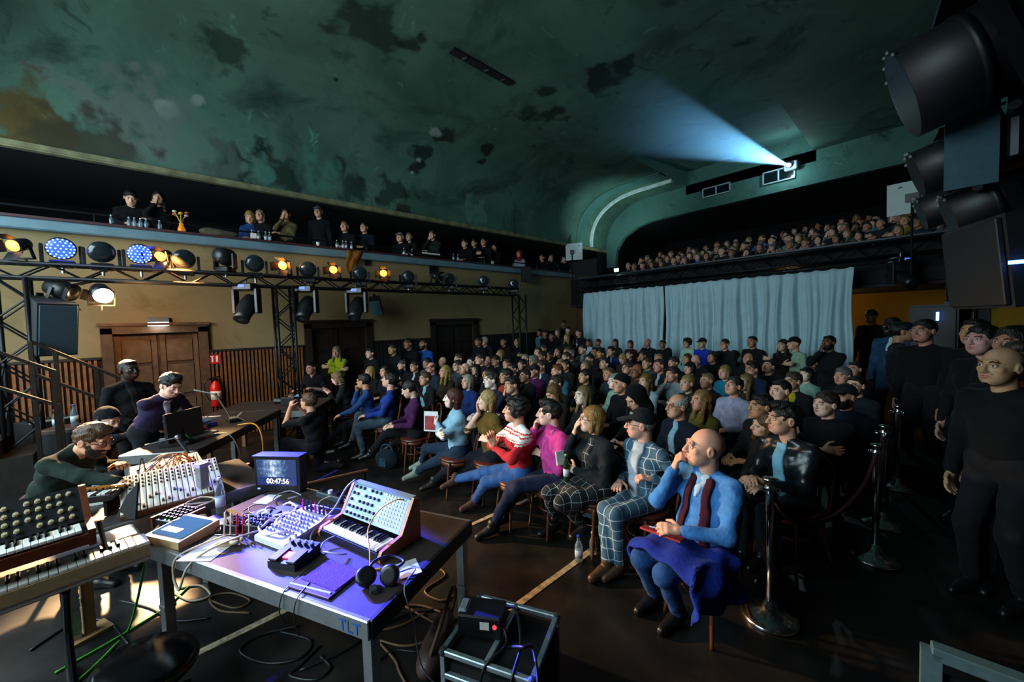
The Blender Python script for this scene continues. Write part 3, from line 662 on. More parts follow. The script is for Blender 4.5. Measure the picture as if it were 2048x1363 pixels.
def ik(a, t, l1, l2, hint):
    a, t, hint = [np.asarray(q, float) for q in (a, t, hint)]; d = t-a; L = np.linalg.norm(d); mx = (l1+l2)*.998
    if L > mx: t = a+d/L*mx; d = t-a; L = mx
    u = d/L; x = (l1*l1-l2*l2+L*L)/(2*L); h = math.sqrt(max(0, l1*l1-x*x)); w = hint-u*(hint@u); w /= np.linalg.norm(w)+1e-9
    return a+u*x+w*h, t
def hand_prims(w, d, n, curl=.5, side=1, spread=.12, point=False):
    """w wrist, d towards the fingers, n palm normal (palm side); five separate fingers"""
    d = np.asarray(d, float); d /= np.linalg.norm(d); n = np.asarray(n, float); n = n-d*(n@d); n /= np.linalg.norm(n); s = np.cross(d, n)*side
    P = [('c', w-d*.015, w+d*.03, .026, .024)]
    for q in (-.026, -.009, .009, .026): P.append(('c', w+d*.02+s*q*.7, w+d*.088+s*q, .0155, .0125))
    for i, (q, L) in enumerate(((-.030, .058), (-.010, .075), (.011, .082), (.031, .074))):
        p = w+d*.088+s*q; c = curl*(1 if not (point and i == 3) else .1); dd = d+s*spread*q/.03
        for j, (f, r) in enumerate(((.45, .0098), (.32, .009), (.26, .0082))):
            a = c*(.75, 1.75, 2.5)[j]; v = dd*math.cos(a)+n*math.sin(a); v /= np.linalg.norm(v)
            e = p+v*L*f*1.02; P.append(('c', p, e, r+.0008, r)); p = e
    p = w+d*.025+s*.03; v = d*.55+s*.75+n*.35; v /= np.linalg.norm(v); e = p+v*.045; P.append(('c', p, e, .0145, .0115))
    v = d*.8+s*.3+n*(.35+.5*curl); v /= np.linalg.norm(v); P.append(('c', e, e+v*.038, .0112, .0092))
    return P
class Fig: pass
def skeleton(sp):
    """joints of a figure in its own frame: x to its right hand, y ahead, z up, feet on z=0"""
    k = Fig(); g = sp.get; k.s = s = g('scale', 1.0); k.fem = fem = g('fem', False); fat = g('fat', 1.0)
    stand = g('stand', False); hipz = g('hip', .93*s if stand else .545)
    lean, tilt, tw = g('lean', 0.0), g('tilt', 0.0), g('twist', 0.0)
    R = roty(tilt) @ rotx(-lean); k.Rt = R; up = R @ V3(0, 0, 1)
    k.pel = V3(0, g('hipy', 0), hipz); k.belly = k.pel+up*.13*s; k.chest = k.pel+R @ V3(0, .01, .29*s)
    hl = R @ rotz(tw)
    k.neck = k.pel+R @ V3(0, .0, .475*s); sw = (.148 if fem else .172)*s*(1+.3*(fat-1))
    k.sh = [k.pel+hl @ V3(q*sw, .0, (.405+g('shrug', 0))*s) for q in (-1, 1)]; k.hl = hl
    hd = g('head', (0, 0, 0)); Rh = rotz(hd[0]) @ rotx(hd[1]) @ roty(hd[2] if len(hd) > 2 else 0); k.Rh = Rh
    nv = R @ V3(0, .35, 1) if not g('neckv') is not None else np.asarray(g('neckv', (0, .3, 1)), float)
    nv = nv/np.linalg.norm(nv); k.hb = k.neck+nv*.075*s; k.hc = k.hb+Rh @ V3(0, .03, .09)*s
    k.el, k.wr = [], []
    for i, q in enumerate((-1, 1)):
        tgt = g('hands')[i]; hint = np.asarray(g('elbows', ((-.55, -.55, -.7), (.55, -.55, -.7)))[i], float)
        e, w = ik(k.sh[i], tgt, .285*s, .255*s, hint); k.el.append(e); k.wr.append(w)
    k.hip = [k.pel+V3(q*.085*s, 0, -.02) for q in (-1, 1)]; k.kn, k.an = [], []
    for i, q in enumerate((-1, 1)):
        hint = np.asarray(g('knees', ((0, 1, .6), (0, 1, .6)))[i], float)
        e, w = ik(k.hip[i], g('feet')[i], .43*s, .42*s, hint); k.kn.append(e); k.an.append(w)
    return k
def head_parts(k, mb, res, sp):
    """skin of head and neck with eyes, brows and lips; slots 0 skin, 1 white, 2 dark, 3 lips, 4 brow"""
    s = k.s*sp.get('headk', 1.08)*(.97 if k.fem else 1.0); T = lambda x, y, z: k.hc+k.Rh @ (V3(x, y, z)*s); R = k.Rh; E = lambda x, y, z, a, b, c, kk=.018: ('e', T(x, y, z), V3(a, b, c)*s, R, kk)
    jw = .9 if k.fem else 1.0
    P = [('c', k.neck-V3(0, 0, .03), k.hb+(k.hc-k.hb)*.25+k.Rh @ V3(0, -.02, 0), .058*s*(.88 if k.fem else 1), .052*s*(.86 if k.fem else 1)),
         E(0, -.018, .028, .077, .097, .09), E(0, .03, -.03, .060, .062, .082, .03), E(0, .052, -.088, .034*jw, .032, .026, .03), E(-.036, .025, -.06, .02*jw, .04, .03, .03), E(.036, .025, -.06, .02*jw, .04, .03, .03),
         E(-.04, .062, -.018, .022, .018, .018, .02), E(.04, .062, -.018, .022, .018, .018, .02),
         ('c', T(-.036, .083, .026), T(.036, .083, .026), .011*s, .011*s),
         ('-e', T(-.031, .104, .004), V3(.021, .017, .0125)*s, R, .008), ('-e', T(.031, .104, .004), V3(.021, .017, .0125)*s, R, .008),
         ('c', T(0, .092, .016), T(0, .112, -.032), .0075*s, .0125*s), E(-.011, .1, -.034, .009, .011, .008, .006), E(.011, .1, -.034, .009, .011, .008, .006),
         E(0, .086, -.062, .024, .012, .012, .01),
         E(-.079, -.012, -.004, .009, .021, .033, .006), E(.079, -.012, -.004, .009, .021, .033, .006), ('-e', T(-.09, -.008, -.004), V3(.008, .012, .02)*s, R, .005), ('-e', T(.09, -.008, -.004), V3(.008, .012, .02)*s, R, .005)]
    addsurf(mb, P, res, 0, k=.012)
    for q in (-1, 1):
        mb.ball(T(q*.031, .078, .002), V3(.0140, .0125, .0088)*s, 10, 1, R); mb.ball(T(q*.031+sp.get('gaze', 0), .0868, .0028), V3(.0062, .005, .0062)*s, 8, 2, R)
        mb.tube([T(q*.015, .097, .0215), T(q*.033, .097, .0275), T(q*.05, .082, .021)], [.0032*s, .0042*s, .0025*s], 5, 4)
        mb.tube([T(q*.016, .0835, .0085), T(q*.031, .0925, .0118), T(q*.046, .080, .0065)], .0038*s, 5, 0); mb.tube([T(q*.017, .083, -.0045), T(q*.031, .089, -.0085), T(q*.045, .079, -.0045)], .0032*s, 5, 0)
    mb.tube([T(-.029, .08, -.0625), T(-.009, .0965, -.0585), T(.009, .0965, -.0585), T(.029, .08, -.0625)], [.002*s, .0045*s, .0045*s, .002*s], 6, 3)
    mb.tube([T(-.026, .082, -.0648), T(0, .0965, -.071), T(.026, .082, -.0648)], [.002*s, .0058*s, .002*s], 6, 3)
def hair_prims(k, style, sp):
    s = k.s*sp.get('headk', 1.08)*(.97 if k.fem else 1.0); R = k.Rh; T = lambda x, y, z: k.hc+R @ (V3(x, y, z)*s); E = lambda x, y, z, a, b, c: ('e', T(x, y, z), V3(a, b, c)*s, R)
    face = [('-e', T(0, .105, -.05), V3(.068, .075, .108)*s, R, .012), ('-e', T(0, .045, -.11), V3(.12, .085, .075)*s, R, .012)]
    ears = [('-e', T(-.085, .012, -.02), V3(.03, .03, .04)*s, R, .01), ('-e', T(.085, .012, -.02), V3(.03, .03, .04)*s, R, .01)]
    cap = [E(0, -.022, .034, .084, .104, .097)]
    down = [('-h', T(0, 0, -.075), -R @ V3(0, 0, 1))]
    if style in ('short', 'crop'):
        t = 0 if style == 'short' else -.004
        return [E(0, -.022, .034+t, .084+t, .104+t, .097+t), E(0, .035, .085, .055, .05, .03+t*2)]+face+ears+[('-e', T(0, -.03, -.12), V3(.12, .12, .07)*s, R, .01)]
    if style == 'quiff': return cap+[E(0, .05, .1, .055, .05, .036), E(0, .01, .115, .06, .06, .026)]+face+ears+[('-e', T(0, -.03, -.12), V3(.12, .12, .07)*s, R, .01)]
    if style == 'fringe': return cap+face+[('-e', T(0, .03, .12), V3(.075, .12, .085)*s, R, .008), ('-e', T(0, -.03, -.12), V3(.12, .12, .07)*s, R, .01)]+ears
    if style == 'curly': return [E(0, -.03, .05, .1, .115, .1), E(-.07, -.02, -.005, .035, .06, .05), E(.07, -.02, -.005, .035, .06, .05), E(0, .05, .095, .07, .05, .035)]+face
    if style == 'bob': return cap+[('c', T(-.058, -.008, .02), T(-.066, .0, -.095), .03*s, .021*s), ('c', T(.058, -.008, .02), T(.066, .0, -.095), .03*s, .021*s), ('c', T(0, -.07, .02), T(0, -.07, -.1), .048*s, .034*s), ('c', T(-.045, -.055, .0), T(-.045, -.055, -.1), .036*s, .026*s), ('c', T(.045, -.055, .0), T(.045, -.055, -.1), .036*s, .026*s)]+[face[0]]
    if style == 'bangs': return cap+[('c', T(-.07, 0, .02), T(-.07, .01, -.06), .032*s, .02*s), ('c', T(.07, 0, .02), T(.07, .01, -.06), .032*s, .02*s), ('c', T(0, -.075, .02), T(0, -.08, -.07), .055*s, .045*s), ('c', T(-.04, .078, .055), T(.04, .078, .055), .018*s, .018*s)]+[('-e', T(0, .105, -.06), V3(.06, .06, .09)*s, R, .008)]
    if style in ('long', 'wavy'):
        e = .038 if style == 'long' else .05; y0 = T(0, 0, -.24)
        return cap+[('c', T(-.058, -.012, .02), T(-.08, .02, -.22), .03*s, e*.6*s), ('c', T(.058, -.012, .02), T(.08, .02, -.22), .03*s, e*.6*s), ('c', T(0, -.07, .02), T(0, -.09, -.24), .05*s, .036*s), ('c', T(-.05, -.055, 0), T(-.065, -.065, -.24), .036*s, e*.75*s), ('c', T(.05, -.055, 0), T(.065, -.065, -.24), .036*s, e*.75*s)]+[('-e', T(0, .105, -.06), V3(.06, .07, .125)*s, R, .01)]
    if style == 'bun': return cap+[E(0, -.11, .055, .042, .04, .042)]+face+ears
    if style == 'pony': return cap+[('c', T(0, -.11, .04), T(0, -.15, -.16), .032*s, .018*s)]+face+ears
    if style == 'beanie': return [E(0, -.02, .05, .089, .109, .1), ('c', T(-.045, .07, .045), T(.045, .07, .045), .025*s, .025*s)]+[('-h', T(0, 0, .03), -R @ V3(0, -.35, 1))]
    if style == 'cap': return [E(0, -.015, .045, .088, .106, .092)]+[('-h', T(0, 0, .03), -R @ V3(0, -.2, 1))]
    if style == 'visor': return [('e', T(0, .115, .038), V3(.072, .075, .011)*s, R @ rotx(-.18)), ]
    if style == 'hood': return [E(0, -.03, .03, .11, .125, .125), ('c', T(0, -.05, -.05), T(0, -.06, -.16), .1*s, .11*s)]+[('-e', T(0, .12, -.02), V3(.072, .1, .1)*s, R, .015)]
    if style == 'beard': return [E(0, .03, -.036, .067, .067, .09), E(0, .052, -.092, .045, .039, .037)]+[('-e', T(0, .1, .005), V3(.085, .075, .05)*s, R, .01), ('-e', T(0, -.055, -.02), V3(.11, .07, .12)*s, R, .01), ('-e', T(0, .098, -.064), V3(.02, .014, .008)*s, R, .004)]
    if style == 'stubble': return [E(0, .03, -.031, .0612, .0632, .084), E(0, .052, -.089, .035, .0335, .028)]+[('-e', T(0, .1, .005), V3(.085, .075, .045)*s, R, .01), ('-e', T(0, -.055, -.02), V3(.11, .075, .12)*s, R, .01), ('-e', T(0, .098, -.066), V3(.022, .016, .010)*s, R, .004)]
    return []
def glasses_mesh(k, sp):
    s = k.s*sp.get('headk', 1.08)*(.97 if k.fem else 1); T = lambda x, y, z: k.hc+k.Rh @ (V3(x, y, z)*s); mb = MB()
    for q in (-1, 1):
        mb.tube([T(q*.032+.023*math.cos(a), .104-.006*abs(math.cos(a)), .002+.018*math.sin(a)) for a in np.linspace(0, 2*math.pi, 15)[:-1]], .0022*s, 5, closed=True)
        mb.tube([T(q*.054, .098, .006), T(q*.076, .05, .008), T(q*.08, -.01, .006)], .002*s, 4)
    mb.tube([T(-.01, .108, .006), T(0, .112, .009), T(.01, .108, .006)], .002*s, 4); return mb
def clothes(k, sp):
    """limb lists for the top, the trousers and the shoes"""
    s = k.s; fat = sp.get('fat', 1.0); R = k.hl; th = sp.get('thick', 1.0); g = sp.get
    t = [('c', k.pel+V3(0, .0, .02), k.belly, .118*s*fat, .118*s*fat, (.80, 1, 1)), ('c', k.belly, k.chest, .116*s*fat, .122*s, (.76, 1, 1)),
         ('c', k.chest+R @ V3(-.075, .0, .02)*s, k.chest+R @ V3(.075, .0, .02)*s, .108*s, .108*s),
         ('c', k.sh[0], k.neck-V3(0, 0, .015), .054*s*th, .058*s), ('c', k.sh[1], k.neck-V3(0, 0, .015), .054*s*th, .058*s)]
    if k.fem: t += [('e', k.chest+R @ V3(q*.07, .09, .0)*s, V3(.06, .05, .06)*s, None) for q in (-1, 1)]
    if fat > 1.08: t.append(('e', k.belly+k.Rt @ V3(0, .07, -.02), V3(.14, .1, .13)*s*fat, None))
    sl = g('sleeve', 1.0)
    for i in range(2):
        t.append(('c', k.sh[i], k.el[i], (.054 if k.fem else .060)*s*th, (.044 if k.fem else .048)*s*th))
        if sl > .5: e = k.el[i]+(k.wr[i]-k.el[i])*(sl*.97); t.append(('c', k.el[i], e, .05*s*th, (.036+.012*(1-sl))*s*th))
    if g('collar'): t.append(('c', k.neck-V3(0, 0, .02), k.neck+(k.hb-k.neck)*.5, .075*s, .068*s))
    tr = [('c', k.pel+V3(-.06, 0, .0)*s, k.pel+V3(.06, 0, .0)*s, .122*s*(fat*.5+.5), .122*s*(fat*.5+.5))]
    tk = g('leg', 1.0)
    for i in range(2):
        tr += [('c', k.hip[i], k.kn[i], .088*s*tk, .066*s*tk), ('c', k.kn[i], k.kn[i]+(k.an[i]-k.kn[i])*g('cuff', .93), .064*s*tk, .047*s*tk)]
    if g('skirt'):
        tr += [('c', k.hip[0]+(k.kn[0]-k.hip[0])*f, k.hip[1]+(k.kn[1]-k.hip[1])*f, .1*s, .1*s) for f in (.3, .65)]
    sh = []
    for i in range(2):
        a = k.an[i]; fd = np.asarray(g('toes', ((0, 1, -.12), (0, 1, -.12)))[i], float); fd /= np.linalg.norm(fd)
        hl = a-fd*.045*s+V3(0, 0, -.045*s) if fd[2] > -.6 else a+V3(0, 0, -.04)
        dn = np.cross(np.cross(fd, V3(0, 0, -1)), fd); dn /= np.linalg.norm(dn)+1e-9
        heel = a-fd*.04*s+dn*.04*s; toe = a+fd*.165*s+dn*.048*s
        sh.append([('c', a-fd*.0+V3(0, 0, .03), a+dn*.03, .047*s, .046*s), ('c', heel, a+fd*.06*s+dn*.035*s, .038*s, .042*s), ('c', a+fd*.05*s+dn*.03*s, toe, .042*s, .034*s), ('-h', a+dn*.078*s, dn)])
    return t, tr, sh
def panel_mesh(k, sp, prm):
    """a piece of clothing lying on the torso: (x0,x1 at the hem, x0t,x1t at the neck, z0, z1, lift, front only)"""
    x0, x1, y0, y1, z0, z1, lift, fr = prm; R = k.Rt; t, _, _ = clothes(k, dict(sp, collar=False)); n = 5+(2 if k.fem else 0)+(1 if sp.get('fat', 1) > 1.08 else 0)
    pr = []
    for p in t[:n]: pr.append((p[0], p[1], p[2], p[3]+lift, p[4]+lift)+tuple(p[5:]) if p[0] == 'c' else (p[0], p[1], p[2]+lift, p[3]))
    o = k.pel; H = k.neck[2]-k.pel[2]
    def cut(px, pz, qx, qz, sg):
        a = V3(px, 0, pz); d = V3(qx-px, 0, qz-pz); nn = V3(d[2], 0, -d[0]); nn /= np.linalg.norm(nn); return ('-h', o+R @ a, R @ (nn*sg))
    pr += [cut(x1, z0, y1, z1, 1), cut(x0, z0, y0, z1, -1), ('-h', o+R @ V3(0, 0, z0), R @ V3(0, 0, -1)), ('-h', o+R @ V3(0, 0, z1), R @ V3(0, 0, 1))]
    if fr: pr.append(('-h', o+R @ V3(0, .02, 0), R @ V3(0, -1, 0)))
    return addsurf(MB(), pr, .013, 0, k=.03).mesh('panel', True)
MESHC = {}
def figure_meshes(key, sp, fine=False):
    """all part meshes of one figure type; cached so that copies share data"""
    if key in MESHC: return MESHC[key]
    k = skeleton(sp); out = {}; rb, rh = (.017, .0058) if fine else (.024, .0085)
    if sp.get('res'): rb, rh = sp['res']
    t, tr, sh = clothes(k, sp); s = k.s
    b = MB(); head_parts(k, b, rh, sp)
    hn = sp.get('palms', ((.9, 0, -.3), (-.9, 0, -.3))); hd = sp.get('handdir', (None, None)); cu = sp.get('curl', (.45, .45)); hand_l = []
    for i in range(2):
        fd = (k.wr[i]-k.el[i]); fd /= np.linalg.norm(fd); d = fd if hd[i] is None else np.asarray(hd[i], float)
        addsurf(b, hand_prims(k.wr[i], d, hn[i], cu[i], 1 if i else -1), .0062 if fine else .0088, 0, k=.006)
        if sp.get('sleeve', 1) < 1: addsurf(b, [('c', k.sh[i]+(k.el[i]-k.sh[i])*.6, k.el[i], .044*s, .043*s), ('c', k.el[i], k.wr[i], .043*s, .029*s)], .014, 0, k=.02)
        else: addsurf(b, [('c', k.el[i], k.wr[i], .03*s, .027*s)], .014, 0)
    core = [(p[0], p[1], p[2], p[3]*.72, p[4]*.72)+tuple(p[5:]) for p in t+tr if p[0] == 'c']
    addsurf(b, core+[('c', k.chest, k.neck, .06, .05)], .034, 0, k=.03)
    out['body'] = b.mesh('body', True)
    w = sp.get('wrinkle', .0048 if fine else .004)
    out['top'] = addsurf(MB(), t, rb, 0, k=.035, noise=w, nf=26, seed=sp.get('seed', 1), fold=True).mesh('top', True)
    out['trousers'] = addsurf(MB(), tr, rb, 0, k=.03, noise=w*.8, nf=24, seed=sp.get('seed', 1)+1, fold=True).mesh('trousers', True)
    out['shoes'] = [addsurf(MB(), q, .013 if fine else .02, 0, k=.02).mesh('shoe', True) for q in sh]
    out['k'] = k; out['sp'] = sp; MESHC[key] = out; return out
def hair_mesh(key, style, res=.011, **kw):
    ck = (key, style)
    if ck not in MESHC:
        F = MESHC[key]; pr = hair_prims(F['k'], style, F['sp'])
        nz = {'curly': (.008, 75), 'wavy': (.005, 50), 'long': (.0022, 60), 'bob': (.002, 70), 'short': (.003, 90), 'quiff': (.004, 80), 'stubble': (.0004, 90), 'beard': (.002, 110)}.get(style, (.0012, 60))
        if style in ('stubble',): res = min(res, .007)
        MESHC[ck] = addsurf(MB(), pr, res, 0, k=.015, noise=nz[0], nf=nz[1]).mesh(style, True)
    return MESHC[ck]
M_EYEW = mat('eye_white', '#c9c9c4', .3, var=0); M_EYED = mat('eye_iris', '#1a120c', .2, var=0)
M_SHOE = mat('black_shoe_leather', '#121113', .35, var=.2, scale=20)
HATS = ('beanie', 'cap', 'hood')
def omat(o, i, m): o.material_slots[i].link = 'OBJECT'; o.material_slots[i].material = m
def person(key, label, pos, yaw, skin_h='c79a7d', hair=('short', '2a1d15'), top='1b1b1f', tro='17181c', shoe=None, lips='a2564c', extra=(), group=None, cat='person', z=0.0, scale=1.0, fine=False, topm=None, trom=None, glasses=None, panels=()):
    F = MESHC[key]; root = thing('person', label, cat, (pos[0], pos[1], z), yaw, group); root.scale = (scale,)*3
    sk = skin(skin_h); hc = hair[1] if hair else '3a2c22'
    def ch(nm, me, ms):
        first = len(me.materials) == 0
        if first:
            for m in ms: me.materials.append(m)
        o = bpy.data.objects.new(nm, me); COL.objects.link(o); o.parent = root
        for i, m in enumerate(ms): omat(o, i, m)
        return o
    ch('body', F['body'], [sk, M_EYEW, M_EYED, mat('lips_'+lips, '#'+lips, .4, var=.05), hairm(hc if hair and hair[0] not in HATS else '2a1d15')])
    tp = ch('top', F['top'], [topm or cloth(top)]); ch('trousers', F['trousers'], [trom or cloth(tro)])
    for q in F['shoes']: ch('shoe', q, [shoe or M_SHOE])
    if hair and hair[0] not in ('bald',):
        st = hair[0]; nm = {'beanie': 'cap', 'cap': 'cap', 'hood': 'hood'}.get(st, 'hair')
        h = ch(nm, hair_mesh(key, st, .008 if fine else .011), [cloth(hc) if st in HATS else hairm(hc)])
        if st == 'cap':
            v = ch('visor', hair_mesh(key, 'visor', .006 if fine else .009), [cloth(hc)]); v.parent = h
    for e in extra:
        nm, c = e[0], e[1]
        if nm in ('beard', 'stubble'): ch('beard', hair_mesh(key, nm, .008 if fine else .011), [hairm(c)])
        elif nm in ('short', 'bob', 'long', 'fringe', 'crop', 'wavy'): ch('hair', hair_mesh(key, nm), [hairm(c)])
    for nm, m_, prm in panels:
        pk = (key, 'panel', prm)
        if pk not in MESHC: MESHC[pk] = panel_mesh(F['k'], F['sp'], prm)
        ch(nm, MESHC[pk], [m_])
    if glasses:
        gk = (key, 'glasses')
        if gk not in MESHC: MESHC[gk] = glasses_mesh(F['k'], F['sp']).mesh('glasses', True)
        ch('glasses', MESHC[gk], [mat('spectacle_frame_'+glasses, '#'+glasses, .3, .2, var=.1)])
    return root
# ------------------------------------------------------------------ figure types
PI = math.pi
LAP = dict(hands=((-.09, .31, .67), (.09, .33, .67)), feet=((-.12, .40, .09), (.12, .42, .09)), head=(-.12, .12), palms=((.3, 0, -1), (-.3, 0, -1)))
CROSS = dict(hands=((.12, .235, .86), (-.13, .27, .80)), elbows=((-.7, .2, -.6), (.7, .2, -.6)), palms=((.2, -1, -.1), (-.2, -1, .1)), handdir=((1, .05, .15), (-1, .0, .1)), curl=(.25, .3), feet=((-.12, .42, .09), (.12, .38, .09)), head=(-.15, .10))
CHIN = dict(hands=((.10, .24, .72), (.06, .20, 1.02)), elbows=((-.7, -.2, -.6), (.5, .5, -.9)), palms=((0, -.4, -1), (-.5, -.8, .2)), handdir=(None, (-.15, -.15, 1)), curl=(.4, .85), feet=((-.12, .44, .09), (.12, .40, .09)), head=(-.1, .08), lean=.08)
STAND = dict(stand=True, hands=((-.23, .05, .80), (.23, .05, .80)), feet=((-.11, 0, .085), (.12, .04, .085)), head=(-.1, .1), palms=((1, 0, 0), (-1, 0, 0)), knees=((0, 1, 0), (0, 1, 0)))
SCROSS = dict(STAND, hands=((.12, .24, 1.24), (-.13, .275, 1.17)), elbows=((-.7, .2, -.6), (.7, .2, -.6)), palms=((.2, -1, -.1), (-.2, -1, .1)), handdir=((1, .05, .15), (-1, .0, .1)), curl=(.25, .3))
SCHIN = dict(STAND, hands=((.10, .24, 1.12), (.05, .19, 1.42)), elbows=((-.7, -.2, -.6), (.5, .5, -.9)), palms=((0, -.4, -1), (-.5, -.8, .2)), handdir=(None, (-.15, -.15, 1)), curl=(.4, .85))
MR = (.025, .0078)
for nm, sp in (('lap', LAP), ('cross', CROSS), ('chin', CHIN), ('stand', STAND), ('scross', SCROSS), ('schin', SCHIN)):
    figure_meshes(nm, dict(sp, res=MR)); figure_meshes(nm+'F', dict(sp, fem=True, scale=.965, res=MR, seed=3))
figure_meshes('up', dict(LAP, head=(-.1, .38), res=MR, seed=5)); figure_meshes('down', dict(LAP, head=(-.05, -.42), res=MR, seed=6)); figure_meshes('big', dict(CROSS, fat=1.18, scale=1.03, res=MR, seed=7))
figure_meshes('downF', dict(LAP, head=(-.05, -.42), fem=True, scale=.965, res=MR, seed=6)); figure_meshes('tiltF', dict(LAP, head=(-.15, .05, .35), tilt=.2, fem=True, scale=.965, res=MR, seed=8)); figure_meshes('upF', dict(LAP, head=(-.1, .32), fem=True, scale=.965, res=MR, seed=5))
STAGE = V3(-5.2, -4.0, 0)
def place(key, u, v, z=None, y=None, x=None, turn=0.0, scale=1.0, face=None, floor=0.0):
    """root position, yaw, base height and scale that bring the head of the figure to a sighted point"""
    k = MESHC[key]['k']; hz = k.hc[2]*scale
    if y is not None: p = aty(u, v, y)
    elif x is not None: p = atx(u, v, x)
    else: p = atz(u, v, floor+hz if z is None else z)
    tgt = STAGE if face is None else V3(*face, 0); d = tgt-p; yaw = math.atan2(-d[0], d[1])+turn
    o = rotz(yaw) @ (k.hc*scale); return (p[0]-o[0], p[1]-o[1]), yaw, p[2]
def seat(row, group=None, fit_=None):
    u, v, key, hair, top, label = row[:6]; kw = dict(row[6]) if len(row) > 6 else {}
    z, y, x, turn, sc, face, floor = [kw.pop(q, d) for q, d in (('z', None), ('y', None), ('x', None), ('turn', 0.0), ('sc', 1.0), ('face', None), ('floor', 0.0))]
    k = MESHC[key]['k']
    pos, yaw, hz = place(key, u, v, z, y, x, turn+random.uniform(-.12, .12), sc, face, floor)
    if fit_ is not None: sc = fit_/k.hc[2]; pos, yaw, hz = place(key, u, v, fit_, None, None, turn+random.uniform(-.12, .12), sc, face, 0)
    zz = floor
    if y is not None or x is not None:
        if MESHC[key]['sp'].get('stand') and floor == 0: sc = hz/k.hc[2]; pos, yaw, hz = place(key, u, v, None, y, x, turn, sc, face)
        else:
            if floor > 1: sc = min(1.1, max(.86, (hz-floor)/k.hc[2])); pos, yaw, hz = place(key, u, v, None, y, x, turn, sc, face)
            zz = hz-k.hc[2]*sc
    hs = hair.split(':'); kw.setdefault('skin_h', random.choice(['c08d72', 'b98468', 'c89a80', 'b78a70'])); kw.setdefault('group', group)
    return person(key, label, pos, yaw, hair=(hs[0], hs[1] if len(hs) > 1 else '2a1d15'), top=top, z=zz, scale=sc, **kw)
G = 'seated audience on the hall floor'
DK, BR, BL, GY, BK, RD = '1c130e', '3b281b', '8f7340', '77746e', '0d0b0b', '5a2d18'
B = lambda c=DK: {'extra': (('stubble', c),)}
def mix(*d):
    r = {}
    for q in d: r.update(q)
    return r
GL = {'glasses': '111111'}
def SH(c, w=.045, lo=.12, nm='shirt_front'): return {'panels': ((nm, cloth(c), (-w, w, -w*.8, w*.8, lo, .49, .010, True)),)}
